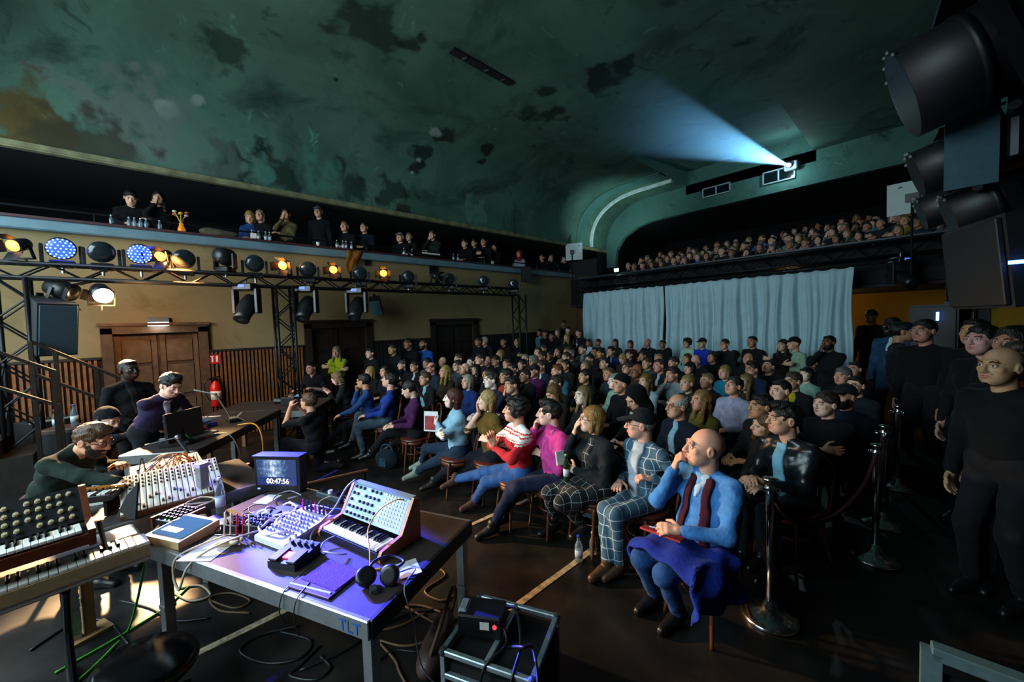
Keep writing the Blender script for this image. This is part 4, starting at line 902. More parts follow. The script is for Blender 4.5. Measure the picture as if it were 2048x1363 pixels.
rows = [
 # second and third rows
 (1354, 812, 'lap', 'fringe:8d8b88', '151a28', 'grey-haired balding man in glasses, navy blazer and pale blue shirt', mix(GL, SH('7fa6b8'))),
 (1402, 800, 'lapF', 'wavy:7d5a2c', '5a5220', 'blonde wavy-haired woman in olive embroidered dress behind the grey-haired blazer man', {'lips': 'a04a52'}),
 (1467, 772, 'up', 'short:1a1412', '8f8fa6', 'dark-haired man in lavender sweatshirt looking steeply up', {}),
 (1241, 768, 'lap', 'beanie:0c0c0e', '101014', 'bearded man in black beanie and black hooded top', B('2a1c12')),
 (1166, 790, 'lapF', 'long:6a5532', '15171a', 'pale woman with long dark blonde hair above the glasses woman', {'skin_h': 'cfae9c'}),
 (1270, 796, 'down', 'hood:0a0a0c', '0b0b0d', 'bowed person in black hood behind the checked-suit man', {}),
 (1255, 736, 'lap', 'short:2b2118', '20242c', 'man in dark-rimmed glasses beside the man in sunglasses', GL),
 (1273, 742, 'lap', 'bald', '3a2a20', 'shaven-headed man in dark sunglasses and brown jacket', {'skin_h': '7a4c32', 'glasses': '050505'}),
 (1291, 762, 'lapF', 'wavy:6e4a22', 'a9bcc0', 'ginger-blonde wavy-haired woman in white blouse, chin raised', {'skin_h': 'cfa98c'}),
 (1294, 726, 'lap', 'short:2a2018', '3b4440', 'short-haired man in grey-green jacket above the ginger woman', {}),
 (1318, 731, 'big', 'crop:3a2a20', '182430', 'heavy ruddy man in dark blue blazer and white collar', mix({'skin_h': 'b87a68'}, SH('b9c4c8', .035, .25))),
 (1345, 748, 'chin', 'short:2a1c14', '7e949c', 'man in light grey jumper resting chin on fist, red wristband', {}),
 (1379, 736, 'lapF', 'bangs:0e0b0a', '16161a', 'woman with cropped black hair above the tied-back blonde', {}),
 (1374, 766, 'lapF', 'bun:80683a', '22241f', 'blonde woman with hair tied back and dark patterned top', {}),
 (1414, 761, 'lapF', 'crop:6a5a38', '1a1a1c', 'woman with short fair hair and lowered mouth behind the olive dress', {}),
 (1449, 744, 'lapF', 'bob:7d6638', '1e6f8a', 'fair bob-haired woman in bright teal cardigan', {}),
 (1425, 715, 'up', 'curly:141010', '121214', 'dark curly-haired man in black top looking up near the blue T-shirt man', {'skin_h': 'a87f5c'}),
 (1469, 711, 'up', 'short:120e0c', '101114', 'man in black polo shirt with small white chest mark', {}),
 (1374, 717, 'lapF', 'bob:3a2818', '6d93a6', 'brown-haired woman with pale blue scarf below the white cap', {}),
 (1347, 725, 'lap', 'short:2a1c14', '1a2026', 'bearded brown-haired man in dark teal shirt', B()),
 (1336, 704, 'lapF', 'long:16100d', 'a3b8b6', 'long dark-haired woman in glasses and pale striped top', GL),
 (1317, 717, 'lapF', 'crop:857048', '2a2a2a', 'person with swept-back fair hair behind the heavy ruddy man', {}),
 (1285, 711, 'chinF', 'short:2a1c14', '202226', 'person resting cheek on hand behind the short-haired jacket man', {}),
 (1259, 709, 'lapF', 'short:2a1814', '24181a', 'dark-haired woman beneath the red-shirted person', {}),
 (1383, 705, 'down', 'cap:c9cfd2', '2a2c30', 'person in white cap below the curly black-haired woman', {}),
 (1391, 722, 'down', 'bald', '1c1e22', 'pink bald head bent down below the white cap', {'skin_h': 'c48f82'}),
 (1496, 717, 'up', 'bald', '17181b', 'bald man with head thrown back and tilted', {}),
 (1524, 712, 'lapF', 'wavy:6d5a30', '3a3a22', 'fair-haired woman in round glasses and olive scarf', GL),
 (1504, 738, 'lap', 'quiff:241a14', '15263e', 'long-faced man in glasses and navy V-neck jumper', mix(GL, SH('9aa8b4', .02, .25))),
 (1537, 733, 'up', 'crop:2a1c14', '121317', 'bearded balding man tilting head up beside the navy V-neck man', B('1a120d')),
 (1589, 712, 'cross', 'cap:1c1e22', '161b2b', 'smiling man in dark flat cap and navy jumper', GL),
 (1624, 726, 'down', 'short:15100d', '141416', 'dark-haired person half hidden behind the black-bobbed woman', {}),
 (1642, 720, 'lapF', 'bangs:15100e', '7f929c', 'woman with dark pixie fringe and black and white patterned top', {}),
 (1612, 749, 'upF', 'bangs:0a0909', '7ea796', 'woman with black bob, red lips and mint green top', {'lips': 'a01828', 'skin_h': 'd0b0a0'}),
 (1585, 762, 'lap', 'short:3a2c22', '15161a', 'person in glasses with yellow and blue collar', mix(GL, SH('b0a020', .06, .36, 'collar'))),
 (1491, 764, 'lapF', 'long:6a552f', '2a2620', 'long fair-haired woman hidden behind the lavender sweatshirt', {}),
 (1560, 781, 'big', 'crop:17110e', '5a1240', 'round-faced bearded man in shiny magenta shirt', B('241812')),
 (1521, 812, 'lap', 'short:120e0c', '17171a', 'tanned dark-haired man just above the leaning blonde woman', {'skin_h': 'a8744e'}),
 (1685, 752, 'lap', 'short:5e5a56', '1b2028', 'grey-haired older man near the curtain edge', {}),
 (1709, 738, 'lap', 'crop:17110d', '121317', 'dark-browed man topmost at the right end of the rows', {'skin_h': 'a87c60'}),
 (1711, 771, 'lap', 'crop:17110d', '18202a', 'man in glasses and pale blue collar at the row end', GL),
 (1689, 793, 'lap', 'cap:14161a', '131a2b', 'bearded man in dark cap and navy polo shirt', {'extra': (('beard', '1a120d'),)}),
 (1651, 808, 'cross', 'short:2c1e14', '0f1013', 'clean-shaven young man in black crew-neck jumper with folded arms', {'skin_h': 'c79a86'}),
 # by the curtain
 (1177, 685, 'stand', 'short:0d0b0a', '9fb6bf', 'dark-haired man in white shirt at the curtain left edge', {'y': 10.0, 'skin_h': '8a5a40'}),
 (1196, 685, 'schin', 'short:0d0b0a', '101114', 'dark-haired man in dark suit, hand to mouth, before the curtain', {'y': 9.9, 'skin_h': '8a5a44'}),
 (1230, 685, 'standF', 'long:0d0b0a', '23241c', 'long dark-haired woman in olive top before the curtain', {'y': 9.9, 'skin_h': '8f6450'}),
 (1260, 688, 'standF', 'bob:2a1510', '4d1414', 'person in dark red shirt standing before the curtain', {'y': 9.8, 'skin_h': 'a06a5a'}),
 (1295, 685, 'schin', 'bald', '14141a', 'bald man raising a phone before the curtain gap', {'y': 9.8, 'skin_h': '9a6a64'}),
 (1325, 688, 'stand', 'crop:0d0b0a', '10141c', 'dark-haired man in navy jumper right under the curtain gap', {'y': 9.8, 'skin_h': '7d5440', 'extra': (('stubble', '15100d'),)}),
 (1374, 686, 'standF', 'curly:0d0b0a', '8fae9f', 'woman with big black curls and pale green top', {'y': 9.6, 'skin_h': 'a0745c'}),
 (1404, 686, 'stand', 'cap:15181e', '1a2f9a', 'man in dark cap and bright blue printed T-shirt', {'y': 9.5, 'skin_h': 'a8825c', 'extra': (('stubble', '2a1d14'),)}),
 (1449, 688, 'stand', 'bun:15100d', '16181c', 'man with topknot and glasses before the curtain', {'y': 9.4, 'glasses': '141414'}),
 (1504, 683, 'stand', 'crop:120e0c', '101015', 'man with shaven head and black T-shirt before the curtain', {'y': 9.3, 'skin_h': '93664e', 'extra': (('stubble', '1a120e'),)}),
 (1565, 690, 'scrossF', 'long:080707', '0e0e11', 'woman with long black hair and black hooded sweatshirt', {'y': 9.0, 'skin_h': 'a98a70'}),
 (1587, 687, 'stand', 'cap:15130f', '7d9680', 'bearded man in dark cap and pale sage jacket seen from the side', {'y': 9.0, 'turn': -.4, 'extra': (('stubble', '15100d'),)}),
 (1657, 685, 'schin', 'crop:0a0908', '121216', 'bearded man in dark suit with hand on chin at the curtain right edge', {'y': 8.6, 'skin_h': '5d3e2d', 'extra': (('beard', '0c0a09'),)}),
 # rear left of the floor
 (1124, 686, 'lapF', 'short:1a120e', '2a2620', 'dark-haired woman seated under the drinks counter', {'skin_h': '8a5f44', 'z': 1.32}),
 (1086, 698, 'lap', 'short:2e241c', '201e24', 'brown-haired man beside the far column', {'z': 1.3}), (1076, 704, 'lap', 'crop:2e241c', '2a1a22', 'ruddy man with receding hair by the far column', {'z': 1.28}),
 (1116, 702, 'chinF', 'long:17110d', '1f1d1a', 'long-haired woman in glasses resting chin, far rows', mix(GL, {'z': 1.28})), (1099, 711, 'lapF', 'short:0c0a09', '121215', 'black-haired woman in black near the far column', {'skin_h': 'b08458', 'z': 1.26}),
 (1084, 713, 'lap', 'short:15110e', '1a1c22', 'dark-haired man in glasses below the ruddy man', mix(GL, {'z': 1.25})), (1135, 703, 'lapF', 'short:3a2a1c', '232228', 'woman with brown hair partly hidden below the drinks counter', {'z': 1.28}),
 (1141, 709, 'lap', 'crop:6a6560', '30343a', 'grey-cropped man facing away towards the stage', {'z': 1.26}), (1132, 714, 'lapF', 'bun:2a1c14', '1c1a1e', 'woman with bun hiding behind the grey-cropped man', {'z': 1.25}),
 (1165, 698, 'lap', 'short:1a1410', '3f4c52', 'man in suit with long grey scarf', mix({'z': 1.32}, SH('8fa0a0', .05, .0, 'scarf'))), (1179, 718, 'lap', 'short:0d0b0a', '1a1418', 'dark-haired man with bright pink tie', mix({'skin_h': 'b98a70'}, SH('c02a70', .022))),
 (1190, 704, 'lap', 'crop:15100d', '151a24', 'man in dark navy shirt below the white-shirted man', {'skin_h': '8a5f4c', 'z': 1.27}), (1201, 707, 'lapF', 'short:0c0a09', '2a2018', 'tan-faced woman below the dark-suited man', {'skin_h': 'b07f4a', 'z': 1.26}),
 (1222, 702, 'chin', 'short:17110d', '1b2a5a', 'man in royal blue blazer with hand on cheek', mix({'z': 1.28}, SH('8fb0d0', .03))), (1209, 728, 'up', 'crop:15100d', '161618', 'man with shaved head tipped far back', {}),
 (1245, 717, 'downF', 'bangs:8f7a4a', '2c2a24', 'person with blond fringe over the eyes', {}), (1171, 732, 'lapF', 'bob:5e5238', '1d1d20', 'person with ash blond hair behind the centre-parted woman', {}),
 (1050, 717, 'lap', 'crop:77746e', '222a26', 'grey-haired man in dark green sweater at row end', {}), (1066, 722, 'lapF', 'curly:6b6a66', '2a2a30', 'woman with curly grey hair and glasses', GL),
 (1082, 732, 'lap', 'short:2a1d14', '1d2a3a', 'short-haired man in blue jacket and white collar', mix({}, SH('b9c4c8', .03, .3))), (1120, 728, 'lapF', 'bob:85714a', '25221f', 'light blond woman above the ginger man', {}),
 (1114, 742, 'lap', 'short:6a3316', '2b5260', 'ginger man in teal hooded top', {'extra': (('stubble', '6a3a1c'),)}), (1131, 730, 'lapF', 'pony:17100c', '1b1c20', 'dark-haired woman with ponytail behind the ginger man', {}),
 (1112, 767, 'lap', 'short:2a1d14', '15181e', 'man in heavy black glasses behind the pink shirt', GL), (1169, 752, 'lapF', 'pony:0f0c0b', '141417', 'woman with centre-parted black hair tied back, black V-neck', {'skin_h': 'b98a64'}),
 (1068, 742, 'lap', 'cap:1c1a1e', '4a1a4a', 'man in dark cap and magenta jumper', {}), (1050, 751, 'chinF', 'crop:2a1d14', '151d1c', 'woman with cropped hair holding hand to cheek, dark green T-shirt', {}),
 (1217, 748, 'lapF', 'crop:5e4a30', '2a3a40', 'person hidden behind the pale patterned woman', {}), (1230, 762, 'lapF', 'bob:6a7a68', '7d9a88', 'pale-faced woman in mint patterned blouse beside the beanie man', {'skin_h': 'd2b3a2'}),
 (1107, 786, 'downF', 'bob:5a3f1a', '1a1510', 'person with brown-gold hair bent down behind the pink shirt', {}),
 # left of centre
 (740, 743, 'lapF', 'long:867238', '181614', 'blonde long-haired woman behind the man in round glasses', {}), (770, 742, 'lapF', 'wavy:0e0b0a', '141418', 'dark-haired woman with headband behind the blue jacket', {}),
 (804, 729, 'lap', 'short:3a332c', '14161a', 'greying man in black jacket and white collar, left side', mix({}, SH('b9c4c8', .03, .3))), (829, 732, 'lap', 'short:1a1410', '131519', 'man in black-framed glasses and black suit', mix(GL, SH('b9c4c8', .03, .25))),
 (854, 726, 'lap', 'short:15100d', '3a4e52', 'man half hidden between two men in glasses', {}), (862, 736, 'lap', 'fringe:3a302a', '1a2430', 'balding ruddy man in glasses and dark jacket', mix(GL, {'skin_h': 'bd7f70'})),
 (850, 757, 'lapF', 'short:4a3424', '121416', 'short-haired woman in black blazer and light blue blouse', mix({}, SH('7fb0c0'))), (885, 723, 'lap', 'bald', '1a56a0', 'bald man in vivid blue jacket', {}),
 (890, 743, 'lapF', 'wavy:8a7038', '2a2418', 'blonde wavy-haired woman with golden scarf', {}), (917, 717, 'lap', 'short:3a2418', '1c1c20', 'man with auburn hair in the far left rows', {'z': 1.26}),
 (915, 731, 'lap', 'short:1c1512', '3a3e44', 'man in glasses and grey jumper beside the big bald head', GL), (929, 738, 'up', 'bald', '26282c', 'large bald head turned upward', {}),
 (942, 724, 'lap', 'crop:1a1410', '1a1b1f', 'pale-faced man gazing up behind the bald head', {'skin_h': 'd0b2a4'}), (952, 739, 'lapF', 'long:0b0908', '131316', 'long black-haired woman in black patterned blouse', {'skin_h': 'c8a08c'}),
 (960, 718, 'lap', 'short:17110e', '17181c', 'dark-haired man near the third door', {'z': 1.26}), (974, 722, 'lap', 'bald', '1b1b20', 'bald pink-headed man near the third door', {'skin_h': 'c08478'}),
 (991, 721, 'lap', 'short:1d1612', '1c2a22', 'man in dark green top with thin beard', B()), (1000, 709, 'lapF', 'bob:80683a', '1c1b18', 'blond head beside the dark green top man', {'z': 1.3}),
 (1014, 727, 'lap', 'short:241a14', '34505c', 'man in slate blue shirt turned to the stage', {}), (1025, 737, 'chinF', 'short:0c0a09', '16161a', 'black-haired person with hand across the mouth', {}),
 (1044, 729, 'chinF', 'short:0f0c0b', '1c1c1e', 'dark-haired woman with raised hand by her ear', {}), (975, 748, 'lapF', 'long:14100d', '1b1a1d', 'woman with dark hair and tanned face behind the bright-faced man', {'skin_h': 'b28256'}),
 (982, 760, 'lap', 'quiff:3a3228', '16203a', 'man with brightly lit face and navy jacket behind the blonde front-row woman', {'skin_h': 'd5b9ac'}), (1012, 752, 'lap', 'short:1c1511', 'a03a20', 'laughing man with orange collar and grey coat', {}),
 (1024, 769, 'chin', 'short:130e0c', '131a2c', 'dark-haired man in navy suit and blue shirt, fingers at his lips', SH('4a7ab0', .03)), (935, 763, 'lapF', 'bob:8a8272', '12285a', 'grey-blonde woman in plain navy jumper', {}),
]
rows_stand = [
 (740, 706, 'standF', 'short:120e0c', '0e0e10', 'woman in black with satchel leaning on the dark dado', {'x': -8.6}), (785, 698, 'stand', 'short:15100d', '0f0f12', 'man in black round-neck top leaning on the dark dado', {'x': -8.7, 'skin_h': 'a87c56'}),
 (816, 687, 'stand', 'short:0d0b0a', '0c0c0f', 'tall man in black between two doors', {'x': -8.8, 'skin_h': '8a5f44'}), (847, 688, 'stand', 'crop:15100d', '123f86', 'man in cobalt blue jumper standing at the wall', {'x': -8.7, 'extra': (('beard', '15100d'),), 'skin_h': '8f6844'}),
 (956, 683, 'standF', 'short:1a120e', '10121a', 'woman in black top standing by the third door', {'x': -8.8, 'skin_h': '8f6a58'}), (969, 682, 'stand', 'short:8a8a88', '121826', 'white-haired man in dark suit by the third door', {'x': -8.8, **SH('b0bcc0', .03, .25)}),
 (1007, 683, 'stand', 'crop:1a120e', '1d0f11', 'man in dark maroon top at the far wall', {'x': -8.75, 'skin_h': '8f6a58'}), (1034, 684, 'scross', 'bald', '0f0f10', 'bald man in black T-shirt with bare folded arms', {'x': -8.5, 'skin_h': '9a7a4e'}),
 (1079, 665, 'stand', 'short:15100d', '4a7a86', 'bearded man with pale blue collar in the far corner group', {'y': 9.9, 'floor': .2, 'extra': (('stubble', '15100d'),), 'skin_h': '8f6a58'}), (1090, 667, 'stand', 'short:2a1a12', '15171c', 'brown-haired man in dark coat in the far corner group', {'y': 9.9, 'floor': .2}),
 (1103, 672, 'stand', 'crop:15100d', '101014', 'round-faced man in black in the far corner group', {'y': 9.9, 'floor': .2, 'skin_h': '9a6a5a'}), (1115, 664, 'standF', 'long:5a4a38', '141418', 'long-haired woman in the far corner group', {'y': 10.1, 'floor': .2}),
 (1127, 647, 'stand', 'short:15100d', '0d0d10', 'tallest head of the far corner group', {'y': 10.5, 'floor': .2, 'skin_h': '6d4c3a'}), (1136, 660, 'standF', 'short:1a120e', '131216', 'dark-haired woman under the tallest head', {'y': 10.3, 'floor': .2}),
 (1133, 674, 'standF', 'long:8a7438', '1a1814', 'long blonde woman near the drinks bottles', {'y': 9.9, 'floor': .2}), (1157, 665, 'stand', 'short:15100d', '15101a', 'man in dark shirt beside the left curtain edge', {'y': 10.3, 'floor': .2}),
 # right aisle
 (1741, 633, 'stand', 'short:15100d', '0d0d10', 'silhouetted man in dark coat before the ochre wall', {'y': 12.6, 'skin_h': '6d5030'}), (1783, 653, 'stand', 'short:060606', '1d3c58', 'dark man in denim overall and white collar', {'y': 9.0, 'skin_h': '17110e', 'tro': '1d3c58', **SH('a9c0c4', .03, .3)}),
 (1806, 663, 'stand', 'short:0a0908', '121218', 'man in dark jacket with shoulder strap seen from behind', {'y': 8.2, 'turn': 2.2, 'skin_h': '8a6448'}), (1847, 662, 'stand', 'short:0f0c0b', '0c0c0e', 'dark-haired man in black round-neck top standing by the tall speaker', {'y': 7.2, 'extra': (('stubble', '15100d'),), 'skin_h': '9a6a5a'}),
 (1838, 703, 'chin', 'beanie:0b0b0d', '4a8aa0', 'bearded man in black cap and light blue hooded top', {'floor': .25, 'extra': (('stubble', '15100d'),)}), (1871, 704, 'cross', 'crop:4a3a30', '1a2420', 'seated man in dark jacket with patterned green scarf, arms folded', {'floor': .25, 'skin_h': '9a6a50', **SH('5e7a5e', .06, .1, 'scarf')}),
 (1895, 705, 'chin', 'crop:15100d', '0e0e10', 'man in glasses leaning his head beside the green scarf', {'floor': .25, 'glasses': '101010'}), (1949, 664, 'stand', 'crop:1c140e', '0b0b0c', 'yellow-lit face at the back of the dark right group', {'y': 6.6, 'skin_h': 'a07850'}),
 (1963, 680, 'standF', 'short:0f0c0b', '0d0d10', 'young woman with cropped dark hair and bare collarbones', {'y': 5.7, 'skin_h': 'a87c74'}), (2024, 686, 'stand', 'short:1a120e', '0c0c0e', 'tall man in black at the photograph right border', {'y': 5.4, 'skin_h': '9a6a58'}),
 (2000, 733, 'stand', 'bald', '0d0e10', 'bald man with black moustache and bare forearms', {'y': 4.3, 'skin_h': 'a07c5c', 'extra': (('stubble', '0c0a09'),)}), (2040, 722, 'stand', 'short:2a1d14', '101014', 'man in profile cut by the photograph right border', {'y': 4.5, 'skin_h': 'a87c6a', 'turn': .5}),
]
for r in rows_stand: seat(r, 'people standing along the sides of the hall')
# left balcony
bal = [
 (262, 396, 'down', 'short:15100d', '0d0d10', 'dark-haired man looking down at the balcony front end'), (317, 397, 'chinF', 'wavy:2a1a12', '0d0d10', 'bearded long-haired man resting chin on the balcony'), (500, 434, 'downF', 'bob:8a7438', '1d3a6a', 'blond person in blue at the balcony bar'),
 (520, 431, 'lapF', 'bob:867a5a', '121216', 'fair-haired person behind the balcony glasses'), (572, 429, 'chinF', 'short:15100d', '5a5030', 'woman with outstretched hand and olive scarf on the balcony'), (637, 424, 'stand', 'cap:5a5e66', '0c0c10', 'elderly man in grey cap standing on the balcony'),
 (689, 453, 'lap', 'crop:5a3a24', '101016', 'ginger man behind small bottles on the balcony'), (728, 455, 'lap', 'short:15100d', '101520', 'man in dark blue jacket beside the mustard cloth'), (800, 475, 'lap', 'cap:6a6a6a', '121214', 'man in pale cap on the middle balcony'), (818, 474, 'lapF', 'crop:5a4430', '141416', 'ruddy person beside the pale cap'),
 (864, 470, 'chin', 'short:3a2a1a', '1a2420', 'man holding up a phone over the balcony rail'), (929, 487, 'lap', 'short:2a1a12', '101014', 'first head of the balcony group of four'), (948, 486, 'crossF', 'short:0f0c0b', '0e0e10', 'dark-haired woman with folded hands in the balcony group of four'), (967, 484, 'lap', 'crop:15100d', '0d0d0f', 'tallest of the balcony group of four'),
 (989, 495, 'chinF', 'long:15100d', '101012', 'last of the balcony group of four, chin on hand'), (1038, 508, 'lapF', 'hood:7a1420', '8f9aa0', 'person in bright red headscarf and white top'), (1084, 515, 'lap', 'short:15100d', '101014', 'dark figure on the balcony beyond the red headscarf'), (1102, 515, 'chinF', 'bob:5a4a30', '151515', 'fair figure with hand on face near the white reflector'), (1128, 518, 'chin', 'short:15100d', '101014', 'balcony figure half behind the white reflector'),
]
for u, v, key, hr_, tp_, lab in bal:
    st = MESHC[key]['sp'].get('stand')
    seat((u, v, key, hr_, tp_, lab, {'x': -10.3, 'floor': 3.25, 'face': (-5, 0), 'sc': .93}), 'people on the side balcony')
# rear balcony: small figures in rising tiers, each one object
def bust(key, style):
    F = MESHC[key]; mb = MB()
    for me, ofs in ((F['body'], 0), (F['top'], 5), (F['trousers'], 6), (hair_mesh(key, style, .016), 7)):
        n = len(me.vertices); co = np.zeros(n*3); me.vertices.foreach_get('co', co); mi = np.zeros(len(me.polygons), int); me.polygons.foreach_get('material_index', mi)
        for j in (range(5) if ofs == 0 else (0,)):
            pass
        base = mb.n; mb.v.append(co.reshape(-1, 3)); mb.n += n
        for p, q in zip(me.polygons, mi): mb.f.append(tuple(base+i for i in p.vertices)); mb.m.append(int(q)+ofs)
    return mb.mesh('spectator', True)
for nm, sp in (('rlap', LAP), ('rcross', CROSS), ('rchin', CHIN)):
    figure_meshes(nm, dict(sp, res=(.034, .012))); figure_meshes(nm+'F', dict(sp, fem=True, scale=.965, res=(.034, .012)))
busts = [bust(k_, s_) for k_, s_ in (('rlap', 'short'), ('rcross', 'crop'), ('rchin', 'short'), ('rlapF', 'long'), ('rcrossF', 'bob'), ('rchinF', 'bangs'))]
tops = ['1a1a1e', '20242c', '2a2024', '15171b', '3a3a40', '28303a', '141416', '33262a', '4a5560', '1e2a3a', '6a7078', '1c1c1c', '191d22', '24282a']
odd = {(0, 7): '24349a', (0, 17): '9a1e2a', (0, 13): '6b6a5a', (1, 20): '8a7a1e', (2, 21): '3a7a96', (2, 11): '3a6a9a', (3, 18): '4a7f90'}
hairs = ['1a120e', '2a1d14', '0d0b0a', '4a3420', '6a5a3a', '55524e', '1a1410']
ORD_ = 'first second third fourth fifth sixth seventh eighth ninth tenth eleventh twelfth thirteenth fourteenth fifteenth sixteenth seventeenth eighteenth nineteenth twentieth twenty-first twenty-second twenty-third twenty-fourth'.split(); cnt_ = {}
HN_ = ['short-haired', 'crop-haired with folded arms', 'short-haired with hand at chin', 'long-haired', 'bob-haired with folded arms', 'dark-fringed with hand at chin']
for r in range(6):
    zr, yr = 2.86+.21*r, 12.74+.78*r
    n = 24 if r < 4 else 13
    for c in range(n):
        x = -7.5+(8.2/23.5)*(c+.5*(r % 2))+random.uniform(-.07, .07) if r < 4 else -3.4+.33*(c+.5*(r % 2))
        if random.random() < .12 and (r, c) not in odd: continue
        me = random.choice(busts); o = bpy.data.objects.new('person', me); COL.objects.link(o)
        sk_ = skin(random.choice(['b98a70', 'a87862', 'c09a84', '9a6c54'])); hm_ = hairm(random.choice(hairs)); ms = [sk_, M_EYEW, M_EYED, mat('lips_a2564c', '#a2564c'), hm_, cloth(odd.get((r, c), random.choice(tops))), cloth('17181c'), hm_]
        if len(me.materials) == 0:
            for m in ms: me.materials.append(m)
        for i, m in enumerate(ms): omat(o, i, m)
        s_ = random.uniform(.93, 1.04); o.scale = (s_,)*3
        o.location = (x, yr+random.uniform(-.08, .08), zr); d = STAGE-V3(x, yr, 0); o.rotation_euler = (0, 0, math.atan2(-d[0], d[1])+random.uniform(-.25, .25))
        cnt_[r] = cnt_.get(r, 0)+1; hn_ = HN_[busts.index(me)]
        lab = {(0, 17): 'spectator in red top in the front row of the rear balcony', (1, 20): 'spectator in mustard yellow top on the rear balcony', (0, 7): 'spectator in bright blue top at the front of the rear balcony'}.get((r, c))
        tag(o, lab or '%s spectator from the left, %s rear balcony tier, %s' % (ORD_[cnt_[r]-1], ORD_[r], hn_), 'person', 'spectators on the rear balcony')
# ================================================================== front row, musicians and other large figures
M_WOODC = mat('bentwood_brown', '#5a2c18', .4, var=.3, scale=14, coat=.2); M_SEATC = mat('red_brown_seat', '#4e1d14', .4, var=.2, scale=10, coat=.3)
def make_chair():
    o = thing('bentwood_chair', 'bentwood chair', 'chair', group='bentwood chairs of the front rows')
    MB().lathe([(.15, -.02), (.205, -.018), (.215, 0), (.205, .018), (.1, .02)], c=(0, .02, .445), n=22).build('seat', M_SEATC, o, True)
    MB().lathe([(.19, -.05), (.2, -.05), (.2, 0), (.19, 0)], c=(0, .02, .43), n=22).build('apron', M_WOODC, o, True)
    for sx in (-1, 1):
        MB().tube(smoothpath([(sx*.15, .16, .43), (sx*.165, .19, .2), (sx*.18, .215, 0)]), np.linspace(.017, .012, 17), 8).build('leg', M_WOODC, o, True)
        MB().tube(smoothpath([(sx*.15, -.13, .43), (sx*.165, -.17, .2), (sx*.18, -.23, 0)]), np.linspace(.017, .012, 17), 8).build('leg', M_WOODC, o, True)
    for w, h in ((.19, .9), (.11, .82)):
        MB().tube(smoothpath([(-w, -.15, .45), (-w*1.02, -.19, .62), (-w*.9, -.23, h-.07), (0, -.25, h), (w*.9, -.23, h-.07), (w*1.02, -.19, .62), (w, -.15, .45)]), .013, 8).build('back_hoop', M_WOODC, o, True)
    MB().tube([(.15*math.cos(a), .02+.15*math.sin(a), .24) for a in np.linspace(0, 2*PI, 25)[:-1]], .008, 6, closed=True).build('ring_stretcher', M_WOODC, o, True)
    return o
CHAIR = []
def chair_at(x, y, yaw, label):
    if not CHAIR: CHAIR.append(make_chair()); c = CHAIR[0]
    else: c = copy_tree(CHAIR[0])
    c.location = (x, y, 0); c.rotation_euler = (0, 0, yaw); c['label'] = label; return c
HERO = {}
def hero(name, u, v, yaw, sp, label, feet=None, hands=None, z=None, floor=0.0, chair=None, x=None, **kw):
    """feet / hands: sighted points (u, v, height) for (left, right), or local coordinates when flagged by a leading 'l'"""
    d0 = dict(feet=((-.12, .4, .09), (.12, .4, .09)), hands=((-.1, .3, .67), (.1, .3, .67))); s0 = dict(d0, **sp); k = skeleton(s0); hz = k.hc[2]
    p = atz(u, v, floor+hz if z is None else z) if x is None else atx(u, v, x)
    if x is not None: floor = 0
    R = rotz(yaw); o = R @ k.hc; pos = V3(p[0]-o[0], p[1]-o[1], floor)
    def loc(q):
        if q[0] == 'l': return tuple(q[1:])
        if q[0] == 'm': return tuple(k.hc+k.Rh @ V3(q[1], .105+q[2], -.06+q[3]))
        return tuple(R.T @ (atz(*q)-pos))
    if feet: s0['feet'] = tuple(loc(q) for q in feet)
    if hands: s0['hands'] = tuple(loc(q) for q in hands)
    figure_meshes(name, s0, True); HERO[name] = (pos, yaw)
    if chair: chair_at(pos[0], pos[1], yaw, chair)
    return person(name, label, pos, yaw, fine=True, z=floor, **kw)
FR = 'front row'
